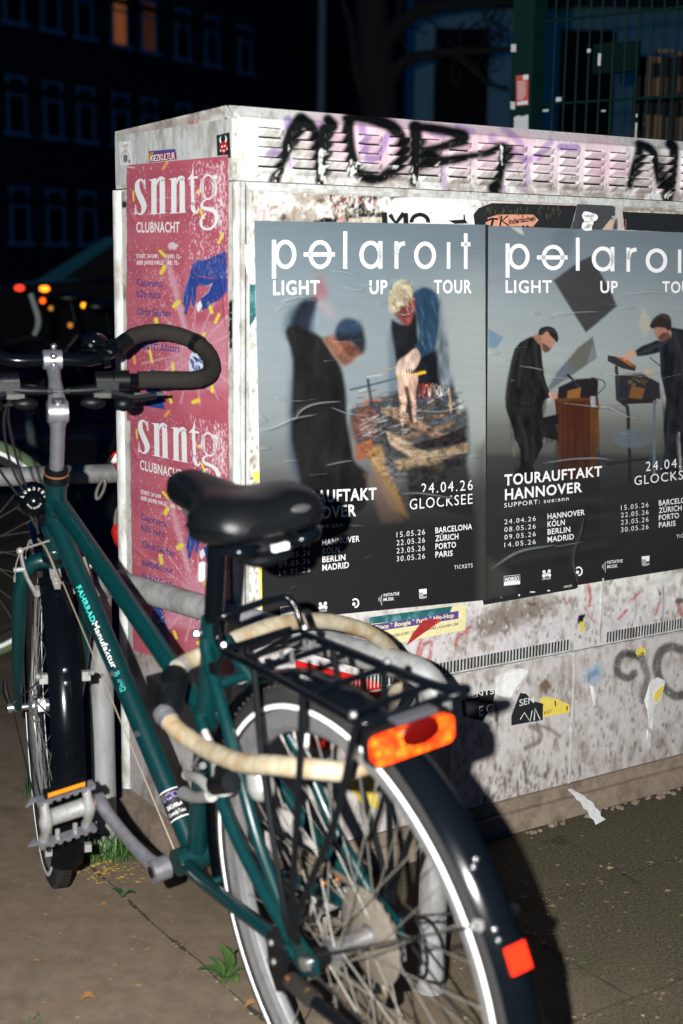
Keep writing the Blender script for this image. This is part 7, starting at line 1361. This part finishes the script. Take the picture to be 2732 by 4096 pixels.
weed('broadleaf_weed', 'pale leafy weed at the foot of the cabinet end wall, behind the hoop leg', (560, 3175), [(-.045, 0, .03, .018), (.04, -.01, .035, .02), (.01, .01, .05, .018), (-.02, -.03, .02, .016), (.06, .02, .02, .016), (.03, -.035, .016, .014), (-.06, .02, .03, .016)])
weed('broadleaf_weed', 'dark single leaf standing higher between hoop leg and cabinet', (520, 3180), [(.01, .0, .145, .012), (.04, 0, .12, .010), (-.02, .01, .09, .01)], 'leafdark')
for (nm, lb, px, n, sx, hh) in [('grass_tuft', 'grass tuft growing round the foot of the near steel hoop', (430, 3440), 150, .058, .055), ('grass_tuft', 'few grass blades at the lower left edge of the paving', (150, 4090), 7, .015, .016), ('grass_tuft', 'faint grass tuft in the crack right of the rear wheel', (2330, 3865), 10, .05, .008), ('grass_tuft', 'dark ivy-like grass behind the front wheel', (215, 3190), 60, .07, .09)]:
    o = on_ground(*px); t = empty(nm, lb, 'grass', tuple(o)); mb = MB()
    for k in range(n):
        a = RNG.uniform(0, 6.28); r = sx*math.sqrt(RNG.uniform()); b = np.array([r*math.cos(a), r*math.sin(a)*.6, 0]); h = hh*RNG.uniform(.35, 1.25); l_ = np.array([RNG.normal()*.5, RNG.normal()*.35, 0])*h; leaf(mb, b, b+l_+ZU*h, RNG.uniform(.0010, .0024), .12, .3, 5)
    if nm == 'grass_tuft' and n == 150:
        for k in range(26): a = RNG.uniform(0, 6.28); b = np.array([RNG.uniform(-.06, .07), RNG.uniform(-.02, .02), .004]); leaf(mb, b, b+np.array([math.cos(a)*.02, math.sin(a)*.012, RNG.uniform(.006, .03)]), .006, .2, .2, 5)
        for dx, dz in ((.05, .095), (-.035, .10), (.035, .085)): leaf(mb, (0, 0, 0), (dx, -.01, dz), .0016, .05, .3, 6)
    mb.build('blades', M['grass'] if hh < .08 else M['leafdark'], t)
def dry_leaf(px, r, label):
    o = on_ground(*px); t = MB(); leaf(t, o+np.array([-r, 0, .003]), o+np.array([r, r*.4, .006]), r*.55, .3, .5); tag(t.build('fallen_leaf', mat('brown_leaf', (.22, .11, .04), .7, noise=.5, nscale=80)), label, 'leaf')
dry_leaf((357, 4020), .016, 'curled brown leaf on the paving near the lower left corner'); dry_leaf((418, 3640), .010, 'small dry leaf on the paving below the front wheel'); dry_leaf((1010, 4045), .014, 'dry straw-coloured leaf in the crack beside the rear tyre'); dry_leaf((148, 3862), .007, 'tiny pale leaf on the paving at the far left'); dry_leaf((590, 3818), .006, 'tiny yellow leaf in the middle of the paving')
mb = MB(); o = on_ground(2226, 3365)
for k in range(16): mb.ball(o+np.array([RNG.normal()*.014, RNG.normal()*.010, .002]), RNG.uniform(.003, .008), 6, (1.3, 1, .5))
tag(mb.build('moss_clump', mat('dark_dry_moss', (.02, .022, .012), .95, noise=.5)), 'dark moss clump on the paving in front of the cabinet plinth', 'moss')
mb = MB()
for _ in range(46): p = on_front(RNG.uniform(2020, 2732), 3200, .02); s = p@U; q = fr(s, .002, .024+RNG.uniform(0, .02)); mb.ball(q, RNG.uniform(.003, .009), 6, (1, 1, .6))
tag(mb.build('plinth_grit', M['concrete']), kind='stuff')
